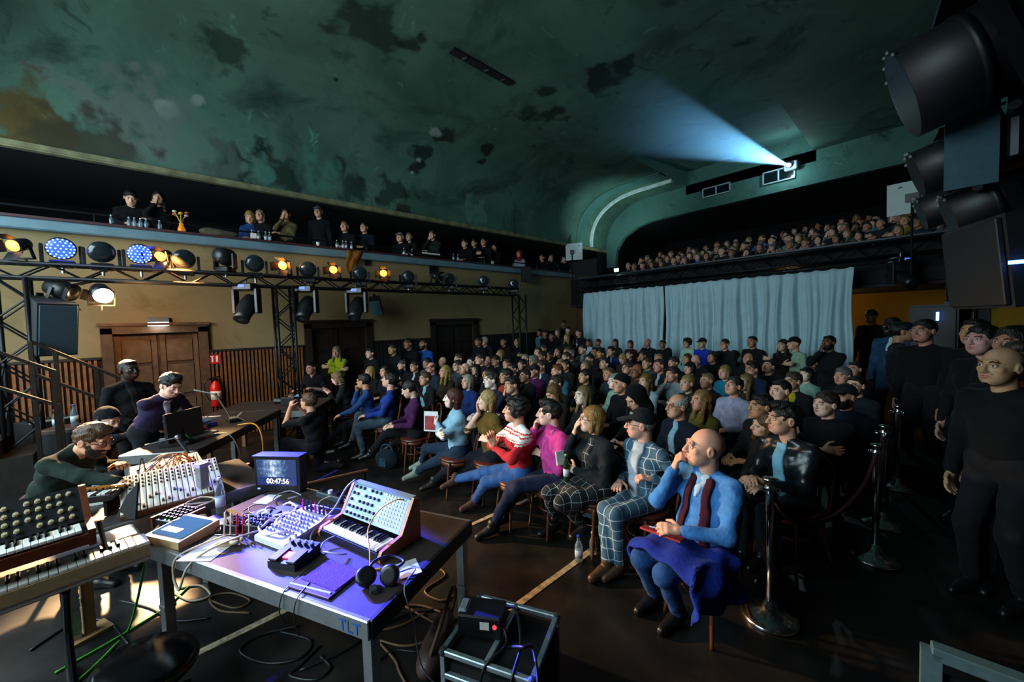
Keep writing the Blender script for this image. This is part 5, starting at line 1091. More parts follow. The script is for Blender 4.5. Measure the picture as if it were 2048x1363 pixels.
# --- checked cloth
def checked(name, base, line, pitch=.085, w=.07, second=None):
    m, nt, b = _new(name); N, L = nt.nodes, nt.links; tc = N.new('ShaderNodeTexCoord'); sx = N.new('ShaderNodeSeparateXYZ'); L.new(tc.outputs['Object'], sx.inputs[0])
    nz = N.new('ShaderNodeTexNoise'); nz.inputs['Scale'].default_value = 6; L.new(tc.outputs['Object'], nz.inputs['Vector'])
    gn = N.new('ShaderNodeNewGeometry'); vt = N.new('ShaderNodeVectorTransform'); vt.vector_type = 'NORMAL'; vt.convert_from = 'WORLD'; vt.convert_to = 'OBJECT'; L.new(gn.outputs['Normal'], vt.inputs[0]); sn = N.new('ShaderNodeSeparateXYZ'); L.new(vt.outputs[0], sn.inputs[0])
    def mth(op, a, b_=None):
        q = N.new('ShaderNodeMath'); q.operation = op
        for i, t in enumerate((a, b_)):
            if t is None: continue
            if isinstance(t, (int, float)): q.inputs[i].default_value = t
            else: L.new(t, q.inputs[i])
        return q.outputs[0]
    tot = None
    for i in range(3):
        c = mth('ADD', mth('DIVIDE', sx.outputs[i], pitch), mth('MULTIPLY', nz.outputs['Fac'], .35)); fr = mth('FRACT', c); ln = mth('LESS_THAN', fr, w)
        ok = mth('LESS_THAN', mth('ABSOLUTE', sn.outputs[i]), .72); ln = mth('MULTIPLY', ln, ok); tot = ln if tot is None else mth('MAXIMUM', tot, ln)
    mx = N.new('ShaderNodeMix'); mx.data_type = 'RGBA'; L.new(tot, mx.inputs['Factor']); mx.inputs['A'].default_value = (*hexc(base), 1); mx.inputs['B'].default_value = (*hexc(line), 1)
    n2 = N.new('ShaderNodeTexNoise'); n2.inputs['Scale'].default_value = 160; L.new(tc.outputs['Object'], n2.inputs['Vector']); m2 = N.new('ShaderNodeMix'); m2.data_type = 'RGBA'; m2.blend_type = 'MULTIPLY'; m2.inputs['Factor'].default_value = .5; L.new(mx.outputs['Result'], m2.inputs['A']); L.new(n2.outputs['Color'], m2.inputs['B'])
    L.new(m2.outputs['Result'], b.inputs['Base Color']); b.inputs['Roughness'].default_value = .9; return m
M_CHECK = checked('blue_grey_windowpane_check', '#3d5f74', '#c4d2d8', .085, .075); M_CHECKB = checked('black_windowpane_check', '#0d1114', '#a9b8bc', .075, .05)
SHO_BR = mat('brown_suede_shoe', '#3a2217', .8, var=.2); SHO_GY = mat('grey_green_boot', '#7d8a7c', .7, var=.2); SHO_TAN = mat('tan_leather_boot', '#4a3222', .4, var=.3); SHO_DK = mat('dark_laced_shoe', '#1c1412', .5, var=.2)
JEANS = cloth('23477a'); JEANSD = cloth('1b2a3c'); PAL = cloth('8fb0c4')
CHR = [(.5, .6, -.9)]
chinR = dict(elbows=((-.6, .1, -.8), (.35, .5, -1)), curl=(.5, .8), palms=((.1, -.7, -.8), (-.7, -.6, .2)), handdir=(None, (-.35, .0, 1)))
# 1 bald man in blue
hero('h1', 1408, 895, 2.90, dict(chinR, head=(-.62, .16), lean=-.06, fat=1.17, scale=1.03, seed=2, headk=1.1, shrug=.01), 'bald man in sky blue jumper and maroon scarf, hand at his mouth',
     feet=((1356, 1222, .09), (1308, 1186, .09)), hands=(('l', -.06, .33, .75), ('m', .05, .05, -.135)), skin_h='c48f78', hair=('bald', '8a8078'), top='3f78b8', trom=JEANS, chair='front row chair under the bald man in blue', cat='person',
     panels=(('scarf', cloth('3a1424'), (.045, .105, .03, .085, -.02, .47, .02, True)), ('scarf', cloth('3a1424'), (-.135, -.075, -.085, -.03, -.02, .47, .02, True)), ('shirt_collar', cloth('9fb8d0'), (-.01, .01, -.06, .06, .34, .49, .012, True))))
# 2 man in checked suit
hero('h2', 1280, 848, 2.86, dict(head=(-.72, .06), scale=1.0, seed=4, palms=((.3, .2, -1), (-.2, .1, -1)), curl=(.8, .2), fat=1.03), 'man in blue and white checked suit, dark cap and pale grey scarf',
     feet=((1240, 1128, .1), (1214, 1128, .1)), hands=((1305, 958, .78), (1240, 962, .68)), skin_h='bb8a76', hair=('cap', '17191d'), extra=(('stubble', '8a7f78'), ('crop', '77746e')), top='3d5f74', topm=M_CHECK, trom=M_CHECK, shoe=SHO_TAN, glasses='7a6a40', chair='front row chair under the man in the checked suit',
     panels=(('scarf', cloth('9aa4ae'), (-.03, .065, -.06, .07, .0, .49, .025, True)),))
# 3 woman with bottle
hero('h3', 1183, 838, 2.86, dict(chinR, fem=True, scale=1.0, head=(-.62, .1), seed=5, skirt=True, palms=((1, .2, 0), (-.6, -.7, .2)), curl=(.9, .35)), 'blonde woman in glasses and black jacket over a checked dress, holding a beer bottle',
     feet=((1172, 1050, .2), (1108, 1046, .12)), hands=((1152, 940, .76), ('m', .04, .04, -.11)), skin_h='c79c86', hair=('bob', '80602e'), top='141a1e', trom=M_CHECKB, lips='b03a44', glasses='121212', chair='front row chair under the blonde woman with the bottle',
     panels=(('dress_front', M_CHECKB, (-.07, .05, -.05, .03, -.03, .47, .012, True)),))
# 4 man in pink shirt
hero('h4', 1098, 826, 2.84, dict(chinR, head=(-.62, .08), seed=6, scale=1.0, collar=True, curl=(.3, .95), handdir=((1, .3, .1), (-.3, 0, 1))), 'dark-haired young man in bright pink shirt with fist at his chin',
     feet=((1010, 1030, .13), (985, 1052, .1)), hands=((1085, 908, .78), ('m', .03, .03, -.12)), skin_h='c99c88', hair=('quiff', '15100d'), top='b0357a', tro='141c33', shoe=SHO_DK, chair='front row chair under the man in pink',
     panels=(('placket', cloth('c24a8c'), (-.014, .014, -.012, .012, .0, .47, .007, True)), ('collar', cloth('c24a8c'), (-.05, .05, -.085, .085, .40, .50, .009, True))))
# 5 man in red knit
def knit():
    m, nt, b = _new('red_nordic_knit'); N, L = nt.nodes, nt.links; tc = N.new('ShaderNodeTexCoord'); s_ = N.new('ShaderNodeSeparateXYZ'); L.new(tc.outputs['Object'], s_.inputs[0])
    cr = N.new('ShaderNodeValToRGB'); cr.color_ramp.interpolation = 'CONSTANT'; e = cr.color_ramp.elements
    for i, (p, c) in enumerate([(0, '#a3101e'), (.885, '#d8d4cc'), (.895, '#a3101e'), (.905, '#d8d4cc'), (.945, '#a3101e'), (.955, '#d8d4cc'), (.972, '#a3101e'), (.985, '#cfd8d2')]):
        q = e[i] if i < 2 else e.new(p); q.position = p; q.color = (*hexc(c), 1)
    ck = N.new('ShaderNodeTexChecker'); ck.inputs['Scale'].default_value = 45; L.new(tc.outputs['Object'], ck.inputs['Vector'])
    ma = N.new('ShaderNodeMath'); ma.operation = 'MULTIPLY_ADD'; L.new(ck.outputs['Fac'], ma.inputs[0]); ma.inputs[1].default_value = .006; L.new(s_.outputs[2], ma.inputs[2]); L.new(ma.outputs[0], cr.inputs['Fac']); L.new(cr.outputs['Color'], b.inputs['Base Color']); b.inputs['Roughness'].default_value = .95
    return m
hero('h5', 1030, 820, 2.84, dict(head=(-.62, .14), seed=7, scale=1.0, lean=-.02, palms=((1, 0, 0), (-1, 0, 0)), handdir=((.2, .25, 1), (-.2, .25, 1)), curl=(.1, .1), elbows=((-.9, -.1, -.4), (.9, -.1, -.4))), 'curly dark-haired man in red and white patterned jumper, palms pressed together',
     feet=((950, 1000, .1), (905, 958, .27)), hands=(('l', -.02, .29, .84), ('l', .02, .29, .84)), skin_h='bd8a70', hair=('curly', '130e0c'), top='a3101e', topm=knit(), trom=JEANS, shoe=SHO_BR, chair='front row chair under the man in the red jumper')
# 6 blonde woman in brown
hero('h6', 974, 800, 2.86, dict(chinR, fem=True, head=(-.55, .06), seed=8, curl=(.3, .15), handdir=((1, .3, .1), (-.1, .1, 1)), sleeve=.5), 'short blonde woman in mustard brown dress with her hand over her cheek',
     feet=((885, 958, .1), (868, 962, .14)), hands=((975, 880, .8), ('m', .055, .0, -.11)), skin_h='cda48e', hair=('bob', '9a7d4c'), top='5a4418', tro='12151c', shoe=SHO_DK, chair='front row chair under the short blonde woman')
# 7 red-haired woman in pale blue
hero('h7', 906, 796, 2.80, dict(CROSS, fem=True, head=(-.5, .1), seed=9), 'auburn-haired woman in pale blue sweater with folded arms and red lips',
     feet=((826, 945, .12), (845, 922, .22)), skin_h='d8b6a6', hair=('bob', '451c10'), top='7fa8ba', trom=JEANSD, shoe=SHO_GY, lips='c01830', chair='front row chair under the woman in pale blue')
# 8-11 further along the row
hero('h8', 818, 778, 2.78, dict(LAP, fem=True, head=(-.45, -.3), seed=10), 'dark-haired woman in purple and black jacket looking down at her hands', feet=((770, 895, .1), (742, 905, .2)), skin_h='bd947c', hair=('pony', '120e0c'), top='38123a', tro='101014', chair='front row chair under the woman in purple')
hero('h9', 779, 760, 2.72, dict(LAP, head=(-.45, .3), seed=11, lean=-.18, scale=1.04), 'man in royal blue jacket leaning back with crossed grey legs', feet=((728, 905, .1), (703, 885, .25)), skin_h='c08f7c', panels=(('shirt_front', cloth('14161c'), (-.03, .03, -.035, .035, .08, .49, .009, True)),), hair=('short', '17110d'), top='17307a', tro='3b4a56', chair='front row chair under the man in the royal blue jacket')
hero('h10', 727, 762, 2.70, dict(chinR, head=(-.5, .05), seed=12), 'man in round glasses and blue jumper, hand at chin', feet=((690, 880, .1), (655, 880, .15)), hands=(('l', -.1, .42, .66), ('m', .03, .03, -.12)), skin_h='a87858', hair=('short', '0f0c0b'), top='1c3a6a', tro='16161a', glasses='101010', chair='front row chair under the man in the blue jumper')
hero('h11', 674, 756, 2.72, dict(LAP, fem=True, head=(-.5, -.45), lean=.2, seed=13), 'fair-haired woman in black cardigan bent over her phone', hands=(('l', -.04, .33, .86), ('l', .04, .33, .88)), skin_h='c99c90', hair=('bob', '6a5430'), top='111113', tro='121214', chair='front row chair under the woman with the phone')
hero('h12', 622, 730, -2.45, dict(LAP, head=(-.1, 0), seed=14, sleeve=.5, lean=.05), 'man in black T-shirt with small pale chest print beside the truss tower', z=1.34, hands=(('l', -.2, .3, .78), ('l', .22, .3, .75)), floor=.1, skin_h='b98a7c', hair=('crop', '17110d'), top='10121a', tro='121214')
hero('h13', 673, 707, -2.15, dict(SCROSS, fem=True, head=(-.05, 0), seed=15), 'long fair-haired woman in bright yellow-green cardigan standing by the dark door', z=1.52, skin_h='a88468', hair=('long', '6e6858'), top='93a012', tro='141416')
hero('h14', 617, 803, 2.2, dict(hip=.42, hipy=0, lean=.12, head=(-.1, .15), seed=16, sleeve=.5, elbows=((-.6, .2, -.9), (.6, .2, -.9)), palms=((.9, 0, .3), (-.9, 0, .3)), curl=(.7, .1), knees=((0, 1, .8), (0, 1, .2))), 'kneeling man in dark clothes aiming a video camera', hands=(('l', -.06, .36, .98), ('l', .12, .40, 1.0)), feet=(('l', -.14, .30, .09), ('l', .13, -.25, .12)), skin_h='b98468', hair=('short', '4a3420'), top='131217', tro='17121c')
# couple in the second row
hero('h15', 1567, 838, 2.75, dict(LAP, head=(-.45, .12), lean=.08, seed=17, scale=1.06), 'bearded man in black leather jacket leaning forward beside the first barrier post', hands=(('l', -.02, .36, .74), ('l', .08, .36, .74)), skin_h='b5856c', hair=('quiff', '15100d'), top='10151a', tro='111216', extra=(('stubble', '1c1410'),), topm=mat('black_leather_jacket', '#12181d', .3, var=.2, scale=12, bump=.3, bscale=20),
     panels=(('shirt_front', cloth('6f9fb4'), (-.06, .06, -.03, .05, -.04, .48, .014, True)),), chair='second row chair under the man in the leather jacket')
hero('h16', 1530, 850, 2.75, dict(LAP, fem=True, head=(-.5, .0, -.42), tilt=.2, lean=.05, seed=18, scale=.92), 'woman with long brown hair laying her head on the leather jacket shoulder', skin_h='b98f74', hair=('wavy', '4a3618'), top='161310', tro='111113')
# musicians
hero('m1', 186, 874, -.62, dict(lean=.52, hip=.70, head=(.0, -.30), seed=20, scale=1.07, elbows=((-.6, -.3, -.6), (.6, -.3, -.6)), palms=((.1, .1, -1), (-.1, .1, -1)), curl=(.45, .45), neckv=(0, 1, -.15)), 'bearded musician in dark green jumper bent over the white fader console', z=1.24, hands=((232, 928, .92), (262, 968, .90)), skin_h='bd8464', hair=('quiff', '4a3018'), extra=(('beard', '2a1a10'),), top='18251c', tro='15161a', glasses='141414')
hero('m2', 214, 824, -.75, dict(lean=.35, head=(.0, -.3), seed=21, elbows=((-.6, -.2, -.6), (.6, -.2, -.6)), palms=((.1, .1, -1), (-.1, .1, -1))), 'seated musician in black beanie and headphones playing at the rear table', z=1.22, hands=((285, 858, .95), (300, 862, .95)), skin_h='c99c88', hair=('beanie', '0d0d10'), top='111218', tro='121216')
hero('m3', 342, 770, -.95, dict(stand=True, lean=.62, head=(-.1, -.4), seed=22, knees=((0, 1, 0), (0, 1, 0)), scale=1.04, elbows=((-.6, -.3, -.6), (.6, -.3, -.6)), palms=((.1, .1, -1), (-.1, .1, -1)), neckv=(0, .7, .8)), 'standing musician in open-necked violet-grey shirt leaning over the rear table', z=1.50, feet=(('l', -.12, .0, .085), ('l', .12, .05, .085)), hands=((395, 835, .93), (330, 838, .93)), skin_h='cc9c88', hair=('quiff', '15100d'), extra=(('stubble', '2a1a12'),), top='2c2440', tro='15161c',
     panels=(('undershirt', cloth('c9c4d4'), (-.004, .004, -.05, .05, .2, .49, .01, True)),))
hero('m4', 258, 737, -1.1, dict(STAND, head=(.1, .05), seed=23, fat=1.15, scale=1.05, hands=((-.12, .22, 1.0), (.1, .22, 1.0)), elbows=((-.9, -.3, -.4), (.9, -.3, -.4))), 'broad man in black suit standing before the brown door', z=1.66, skin_h='2f1d15', hair=('crop', '0a0807'), top='0d0c0d', tro='0c0c0e',
     panels=(('shirt_front', cloth('1c1618'), (-.03, .03, -.05, .05, .1, .49, .01, True)),))
# empty chair between the woman in pale blue and the woman in purple
ep = atz(850, 868, .46); chair_at(ep[0], ep[1], 2.8, 'empty bentwood chair with a red leaflet on its seat')
rf = MB().box((0, 0, 0), (.2, .14, .004), rotz(.3)).build('leaflet', mat('red_leaflet_paper', '#b03028', .6), loc=(ep[0]+.02, ep[1]-.02, .47), label='red leaflet lying on the empty chair', category='leaflet')
# ------------------------------------------------------------------ the seated audience, spaced so that nobody sits in another's lap
fix_ = [V3(p[0], p[1], 0) for n, (p, yw) in HERO.items() if n[0] == 'h']
hd_ = []
for r in rows:
    k = MESHC[r[2]]['k']; kw = r[6] if len(r) > 6 else {}
    if kw.get('y') is not None or kw.get('x') is not None: hd_.append(None)
    else: hd_.append(kw.get('z', k.hc[2]))
for it in range(140):
    for i in range(len(rows)):
        if hd_[i] is None: continue
        a = atz(rows[i][0], rows[i][1], hd_[i]); da = math.hypot(a[0], a[1])
        for q in fix_:
            if math.hypot(a[0]-q[0], a[1]-q[1]) < .52: hd_[i] -= .004*(1 if da > math.hypot(q[0], q[1])-.3 else -1)
        for j in range(i):
            if hd_[j] is None: continue
            b = atz(rows[j][0], rows[j][1], hd_[j]); dx = math.hypot(a[0]-b[0], a[1]-b[1])
            if dx < .5:
                s_ = 1 if da > math.hypot(b[0], b[1]) else -1; hd_[i] -= .003*s_; hd_[j] += .003*s_
        hd_[i] = min(1.33, max(1.07, hd_[i]))
for r, z_ in zip(rows, hd_): seat(r, G, z_)
# ================================================================== stage furniture and instruments
M_ALU = mat('brushed_aluminium', '#8e8f90', .38, .75, var=.12, scale=25); M_DECK = mat('dark_plywood_deck_top', '#332a28', .5, var=.25, scale=7, spec=.3)
M_PLB = mat('black_plastic', '#121215', .4, var=.15, scale=40); M_PLW = mat('white_plastic', '#d9d4ca', .45, var=.05); M_CREAM = mat('cream_knob_plastic', '#c9b48c', .4, var=.05)
M_KEYW = mat('ivory_white_key', '#e6e0d4', .3, var=.03); M_KEYB = mat('glossy_black_key', '#0c0c0e', .2, var=0); M_WOODR = mat('reddish_side_wood', '#5e2a14', .4, var=.3, scale=18, coat=.2); M_WOODY = mat('honey_side_wood', '#a8641f', .4, var=.25, scale=16, coat=.2)
M_PANEL = mat('blue_grey_synth_panel', '#7e93a4', .4, .2, var=.05); M_PAPER = mat('white_paper', '#cfcac4', .8, var=.05); M_LEDR = mat('red_led', '#ff2040', .4, var=0, emit=(1, .05, .12), estr=6); M_LEDG = mat('green_led', '#40ff40', .4, var=0, emit=(.2, 1, .1), estr=5); M_LEDB = mat('blue_led', '#4060ff', .4, var=0, emit=(.1, .25, 1), estr=7)
CABC = {'cream': mat('cream_cable', '#cdb89a', .5, var=.1), 'black': mat('black_cable', '#101012', .45, var=.1), 'yellow': mat('yellow_cable', '#c98a12', .45, var=.1), 'green': mat('green_cable', '#3fae1e', .45, var=.1), 'brown': mat('brown_cable', '#5e452c', .5, var=.1), 'red': mat('red_cable', '#b01c24', .45, var=.1), 'blue': mat('blue_cable', '#2236b8', .45, var=.1), 'grey': mat('grey_cable', '#8a8694', .45, var=.1)}
def cable(col, pts, label, r=.0045, n=8): return MB().tube(smoothpath(pts, n), r, 6).build('cable', CABC[col], None, True, label=label, category='cable')
TY = math.radians(24.53); EX = V3(math.cos(TY), math.sin(TY), 0); EY = V3(-math.sin(TY), math.cos(TY), 0); DA = atz(740, 1240, .7); ZT = .70
def dk(x, y, z=0): return DA-EX*x+EY*y+V3(0, 0, z)
def deck(label, c, yaw, w, d, h, lett=False, legm=None, skip=()):
    """stage deck used as a table: plywood top, aluminium rim, square legs; c is the centre of the top"""
    o = thing('stage_deck', label, 'table', (c[0], c[1], 0), yaw)
    MB().box((0, 0, h-.012), (w-.02, d-.02, .024)).build('top_board', M_DECK, o)
    for sy in (-1, 1): MB().box((0, sy*d/2, h-.05), (w, .03, .10), bev=.006).build('rim', M_ALU, o); 
    for sx in (-1, 1): MB().box((sx*w/2, 0, h-.05), (.03, d, .10), bev=.006).build('rim', mat('dark_deck_rim', '#1b1816', .5, .3), o)
    for sx in (-1, 1):
        for sy in (-1, 1):
            if (sx, sy) in skip: continue
            lg = MB().box((sx*(w/2-.05), sy*(d/2-.05), (h-.1)/2), (.06, .06, h-.1), bev=.004).build('leg', legm or M_ALU, o)
            MB().box((sx*(w/2-.05), sy*(d/2-.05), h*.35), (.068, .068, .03)).build('leg_clamp', M_ALU, lg)
    if lett:
        text_obj('lettering', 'TLT', .085, mat('blue_marker', '#1f58a8', .6, var=.2), o, (w/2-.19, -d/2-.0165, h-.085), (PI/2, 0, 0))
    return o
W_A, D_A = 1.906, .985
deck('near stage deck table crowded with synthesizers and cables', dk(W_A/2, D_A/2), TY, W_A, D_A, ZT, lett=True)
def item(name, label, cat, lx, ly, dyaw=0.0, z=ZT, group=None): p = dk(lx, ly); return thing(name, label, cat, (p[0], p[1], z), TY+dyaw, group)
def shared(name, mb, m, smooth=False): me = mb.mesh(name, smooth); me.materials.append(m); return me
def keys(parent, x0, x1, yf, z, ln=.13, n=21, tilt=0.0):
    w = (x1-x0)/n; wk = shared('white_key', MB().box((0, ln/2, -.008), (w*.93, ln, .016), bev=.002), M_KEYW); bk = shared('black_key', MB().box((0, ln*.31, .006), (w*.55, ln*.6, .018), bev=.004, taper=.85), M_KEYB)
    for i in range(n):
        mkobj('white_key', wk, None, parent, (x0+w*(i+.5), yf, z))
        if i % 7 in (0, 1, 3, 4, 5) and i < n-1: mkobj('black_key', bk, None, parent, (x0+w*(i+1), yf+ln*.4, z))
def knobs(parent, pts, R, r=.011, h=.016, m=None, name='knob'):
    P = MB().lathe([(r, 0), (r*.95, h*.5), (r*.8, h), (0, h)], n=10, R=R).box(R @ V3(0, r*.4, h*1.02), (r*.25, r*.8, .002), R, m=0); me = shared(name, P, m or M_PLB)
    for p in pts: mkobj(name, me, None, parent, tuple(p))
# ---- patch synthesizer
s = item('patch_synthesizer', 'wood-sided patch synthesizer with upright blue-grey panel and short keyboard', 'synthesizer', .545, .575, -.155)
WS, DS, HS = .58, .29, .27
MB().box((0, -.02, .02), (WS, DS, .04), bev=.004).build('base', M_PLB, s)
cheek = [(-.165, 0), (.165, 0), (.165, HS-.01), (.12, HS+.01), (.005, .085), (-.15, .062), (-.172, .03)]
for q in (-1, 1): MB().prism(cheek, (0, 1, 0), (0, 0, 1), (1, 0, 0), (q*(WS/2+.012), 0, 0), .024).build('side_cheek', M_WOODY, s)
pa, pb = V3(0, .01, .08), V3(0, .125, HS-.005); pd = pb-pa; pl = np.linalg.norm(pd); ang = math.atan2(pd[2], pd[1]); RP = rotx(ang)
pn = MB().box((0, 0, 0), (WS, pl, .012), RP).build('control_panel', M_PANEL, s, loc=tuple((pa+pb)/2)); mid = (pa+pb)/2
MB().box((0, .145, HS/2), (WS, .02, HS*.95)).build('back_panel', M_PLB, s); MB().box((0, .135, HS), (WS, .05, .012)).build('top_lid', M_PANEL, s)
pt = lambda a, b: mid+V3(a*WS, 0, 0)+RP @ V3(0, b*pl, .006)
knobs(s, [pt(-.44+.075*i, .5-.2*j-.1) for j in range(5) for i in range(7) if (i+j) % 5 != 3 or j > 2], RP, .0105, .014)
jk = [pt(.12+.05*i, .42-.11*j) for j in range(8) for i in range(7)]
knobs(s, jk, RP, .007, .006, M_CLAMP, 'jack'); MB().box(tuple(pt(.27, -.02)), (WS*.42, pl*.9, .003), RP).build('patch_field', mat('pale_patch_field', '#9fb0bb', .5, var=.05), s)
keys(s, -.27, .27, -.155, .068, .135, 22); MB().box((0, -.155, .03), (WS, .02, .04)).build('key_slip', M_PLB, s)
wp = lambda o, v: tuple(np.array(o.matrix_basis @ Vector(tuple(v))))
cable('yellow', [wp(s, pt(.40, .42)+V3(0, -.0, .0)), wp(s, pt(.36, .40)+V3(0, -.05, .02)), wp(s, pt(.22, .2)+V3(0, -.10, 0)), wp(s, pt(.2, -.3)+V3(0, -.12, 0)), wp(s, V3(.24, -.18, .07)), wp(s, V3(.30, -.22, .008)), wp(s, V3(.36, -.2, .006))], 'yellow patch cable looping over the upright synthesizer panel', .0045)
cable('grey', [wp(s, pt(-.5, .5)+V3(0, 0, .02)), wp(s, V3(-.30, .05, .25)), wp(s, V3(-.33, -.03, .13)), wp(s, V3(-.36, -.1, .07)), wp(s, V3(-.33, -.2, .03)), wp(s, V3(-.25, -.26, .006))], 'grey cable hanging down the synthesizer side', .006)
# ---- small mixer
m = item('small_mixer', 'compact pale mixing console with rows of little knobs', 'mixer', 1.075, .43, -.06)
RM = rotx(.12); MB().prism([(-.17, 0), (.17, 0), (.17, .075), (-.17, .04)], (0, 1, 0), (0, 0, 1), (1, 0, 0), (0, 0, 0), .31).build('body', mat('pale_mixer_metal', '#b3b2bd', .4, .4, var=.05), m)
kp_ = lambda a, b: V3(a, b, .0575+b*.103+.001)
knobs(m, [kp_(-.135+.038*i, -.1+.034*j) for i in range(7) for j in range(7)], RM, .008, .016, mat('lilac_grey_knob', '#8a86a0', .4)); knobs(m, [kp_(.135, -.12+.04*j) for j in range(4)], RM, .009, .018, M_PLW)
for i in range(6):
    j = MB().cyl((0, 0, 0), (0, 0, .05), .008, 8).cyl((0, 0, .05), (0, 0, .075), .004, 6).build('plug', M_PLB if i % 3 else mat('magenta_plug', '#b01860', .4), m, loc=tuple(kp_(-.12+.045*i, .155)))
MB().box((0, -.172, .02), (.31, .006, .035)).build('front_strip', M_PLW, m)
# ---- twin pedal
p_ = item('effects_pedal', 'black twin-switch effects pedal with red display', 'pedal', .79, .215, .12)
MB().prism([(-.1, 0), (.1, 0), (.1, .065), (-.1, .04)], (0, 1, 0), (0, 0, 1), (1, 0, 0), (0, 0, 0), .2).build('body', M_PLB, p_)
for q in (-1, 1): MB().box((q*.065, -.045, .055), (.062, .11, .014), rotx(.12), bev=.004).build('foot_switch', mat('rubber_switch', '#1d1e22', .6), p_)
MB().box((0, -.04, .053), (.05, .05, .006), rotx(.12)).build('display', mat('pink_red_display', '#ff2060', .4, var=0, emit=(1, .05, .25), estr=4), p_)
knobs(p_, [(-.075+.05*i, .06, .061) for i in range(4)], rotx(.12), .011, .018, M_PLB); knobs(p_, [(-.05+.05*i, .088, .064) for i in range(3)], rotx(.12), .006, .01, M_PLW, 'button')
# ---- notebook with stylus
n_ = item('notebook', 'dark purple cloth-covered notebook beside the headphones', 'notebook', .44, .175, .02); MB().box((0, .0, .008), (.27, .19, .016), rotz(-.05), bev=.004).build('cover', mat('purple_felt', '#3c1440', .95, var=.3, scale=50, bump=.5, bscale=140), n_)
MB().cyl((-.16, -.135, .012), (.12, -.115, .012), .006, 8).build('stylus', mat('pale_pen', '#b9c4c8', .3, .3), None, loc=n_.location, label='pale metal pen lying along the purple notebook', category='pen').rotation_euler = (0, 0, TY)
t_ = item('tablet', 'flat dark tablet edge under the pen', 'tablet', .45, .05, .02); MB().box((0, .02, .006), (.3, .09, .012), bev=.003).build('slab', mat('violet_tablet_shell', '#58406e', .35, .3), t_)
# ---- headphones
h_ = item('headphones', 'silver and black headphones lying at the table corner', 'headphones', .155, .215, .5)
for q, x, a in ((-1, -.055, .5), (1, .075, -.3)):
    R = rotz(a) @ rotx(.6 if q < 0 else 1.2); c = MB().lathe([(.02, -.03), (.045, -.025), (.052, -.0), (.045, .015)], c=(x, 0, .045), R=R, n=20).build('ear_cup', M_CLAMP if q < 0 else M_PLB, h_, True)
    MB().lathe([(.05, -.0), (.056, .012), (.05, .025), (.03, .025)], c=(x, 0, .045), R=R, n=20).build('ear_pad', M_PLB, c, True)
MB().tube(smoothpath([(-.055, 0, .06), (-.03, .09, .075), (.05, .15, .06), (.13, .1, .05), (.075, 0, .06)]), .008, 8).build('headband', M_PLB, h_, True); MB().box((.0, -.07, .02), (.03, .05, .02), rotz(.4)).build('hinge', M_CLAMP, h_)
hp = h_.matrix_basis; hw = lambda *v: wp(h_, V3(*v))
cable('grey', [hw(.1, .05, .02), hw(.2, .06, .03), tuple(dk(-.02, .23, .01)), tuple(dk(-.08, .22, -.15)), tuple(dk(-.1, .25, -.42)), tuple(dk(-.22, .32, -.6)), tuple(dk(-.34, .36, -.68))], 'pale headphone cable hanging over the table corner to the floor', .004)
for (lx, ly, a, w, d, lab) in ((.075, .385, .9, .12, .15, 'bluish note sheet beside the synthesizer cheek'), (1.43, .12, .35, .22, .30, 'white sheet of paper overhanging the table front'), (1.77, .72, .2, .13, .16, 'small pale note under the timecode monitor'), (1.72, .30, .9, .16, .22, 'pale sheet under the cable coil')):
    q = dk(lx, ly); o = thing('paper_sheet', lab, 'paper', (q[0], q[1], ZT+.002), TY+a); MB().box((0, 0, 0), (w, d, .0015), bev=0).box((0, .0, .0012), (w*.5, d*.5, .0005)).build('sheet', M_PAPER, o)
# ---- boxes on the left
b1 = item('drum_machine', 'cream desktop drum machine with glowing blue screen', 'drum machine', 1.79, .135, .08)
MB().prism([(-.13, 0), (.13, 0), (.13, .075), (-.13, .05)], (0, 1, 0), (0, 0, 1), (1, 0, 0), (0, 0, 0), .34).build('body', mat('cream_device_shell', '#b99a6a', .5, var=.05), b1)
MB().box((0, .0, .066), (.29, .2, .006), rotx(.095)).build('screen', mat('blue_device_screen', '#16344e', .9, var=.1, spec=.02, emit=(.08, .25, .42), estr=.5), b1)
for i in range(3): MB().box((-.08+.055*i, -.045, .0645), (.045, .045, .006), rotx(.095)).build('button', mat('pale_blue_key', '#b8d4e8', .3, emit=(.4, .6, .8), estr=.25), b1)
b2 = item('knob_box', 'small wood-sided box crowded with black knobs', 'synthesizer', 2.05, .24, .1)
MB().box((0, 0, .03), (.2, .2, .06), bev=.004).build('body', M_PLB, b2)
for q in (-1, 1): MB().box((q*.11, 0, .035), (.02, .22, .08)).build('side_cheek', M_WOODR, b2)
knobs(b2, [(-.075+.038*i, -.07+.035*j, .06) for i in range(5) for j in range(5)], np.eye(3), .013, .022); knobs(b2, [(.0, -.09, .06), (.04, -.09, .06)], np.eye(3), .005, .006, M_LEDG, 'lamp')
b3 = item('cable_adapter', 'little beige plug adapter between bottle and drum machine', 'adapter', 1.93, .30, .3); MB().box((0, 0, .02), (.09, .06, .04), bev=.006).build('body', M_CREAM, b3); knobs(b3, [(-.015, -.031, .02), (.015, -.031, .02)], rotx(PI/2), .008, .004, M_PLB, 'socket')
b4 = item('modular_box', 'black effects boxes bristling with plugs in the middle of the near table', 'effects unit', 1.42, .36, .2)
for i, (x, y, w, d, h) in enumerate(((-.12, .0, .15, .12, .05), (.06, .02, .14, .16, .06), (-.02, .15, .2, .1, .045))): MB().box((x, y, h/2), (w, d, h), bev=.004).build('unit', M_PLB, b4)
knobs(b4, [(-.17+.033*i, -.03+.03*j, .052) for i in range(4) for j in range(3)]+[(.01+.03*i, -.04+.035*j, .062) for i in range(4) for j in range(4)], np.eye(3), .009, .018); 
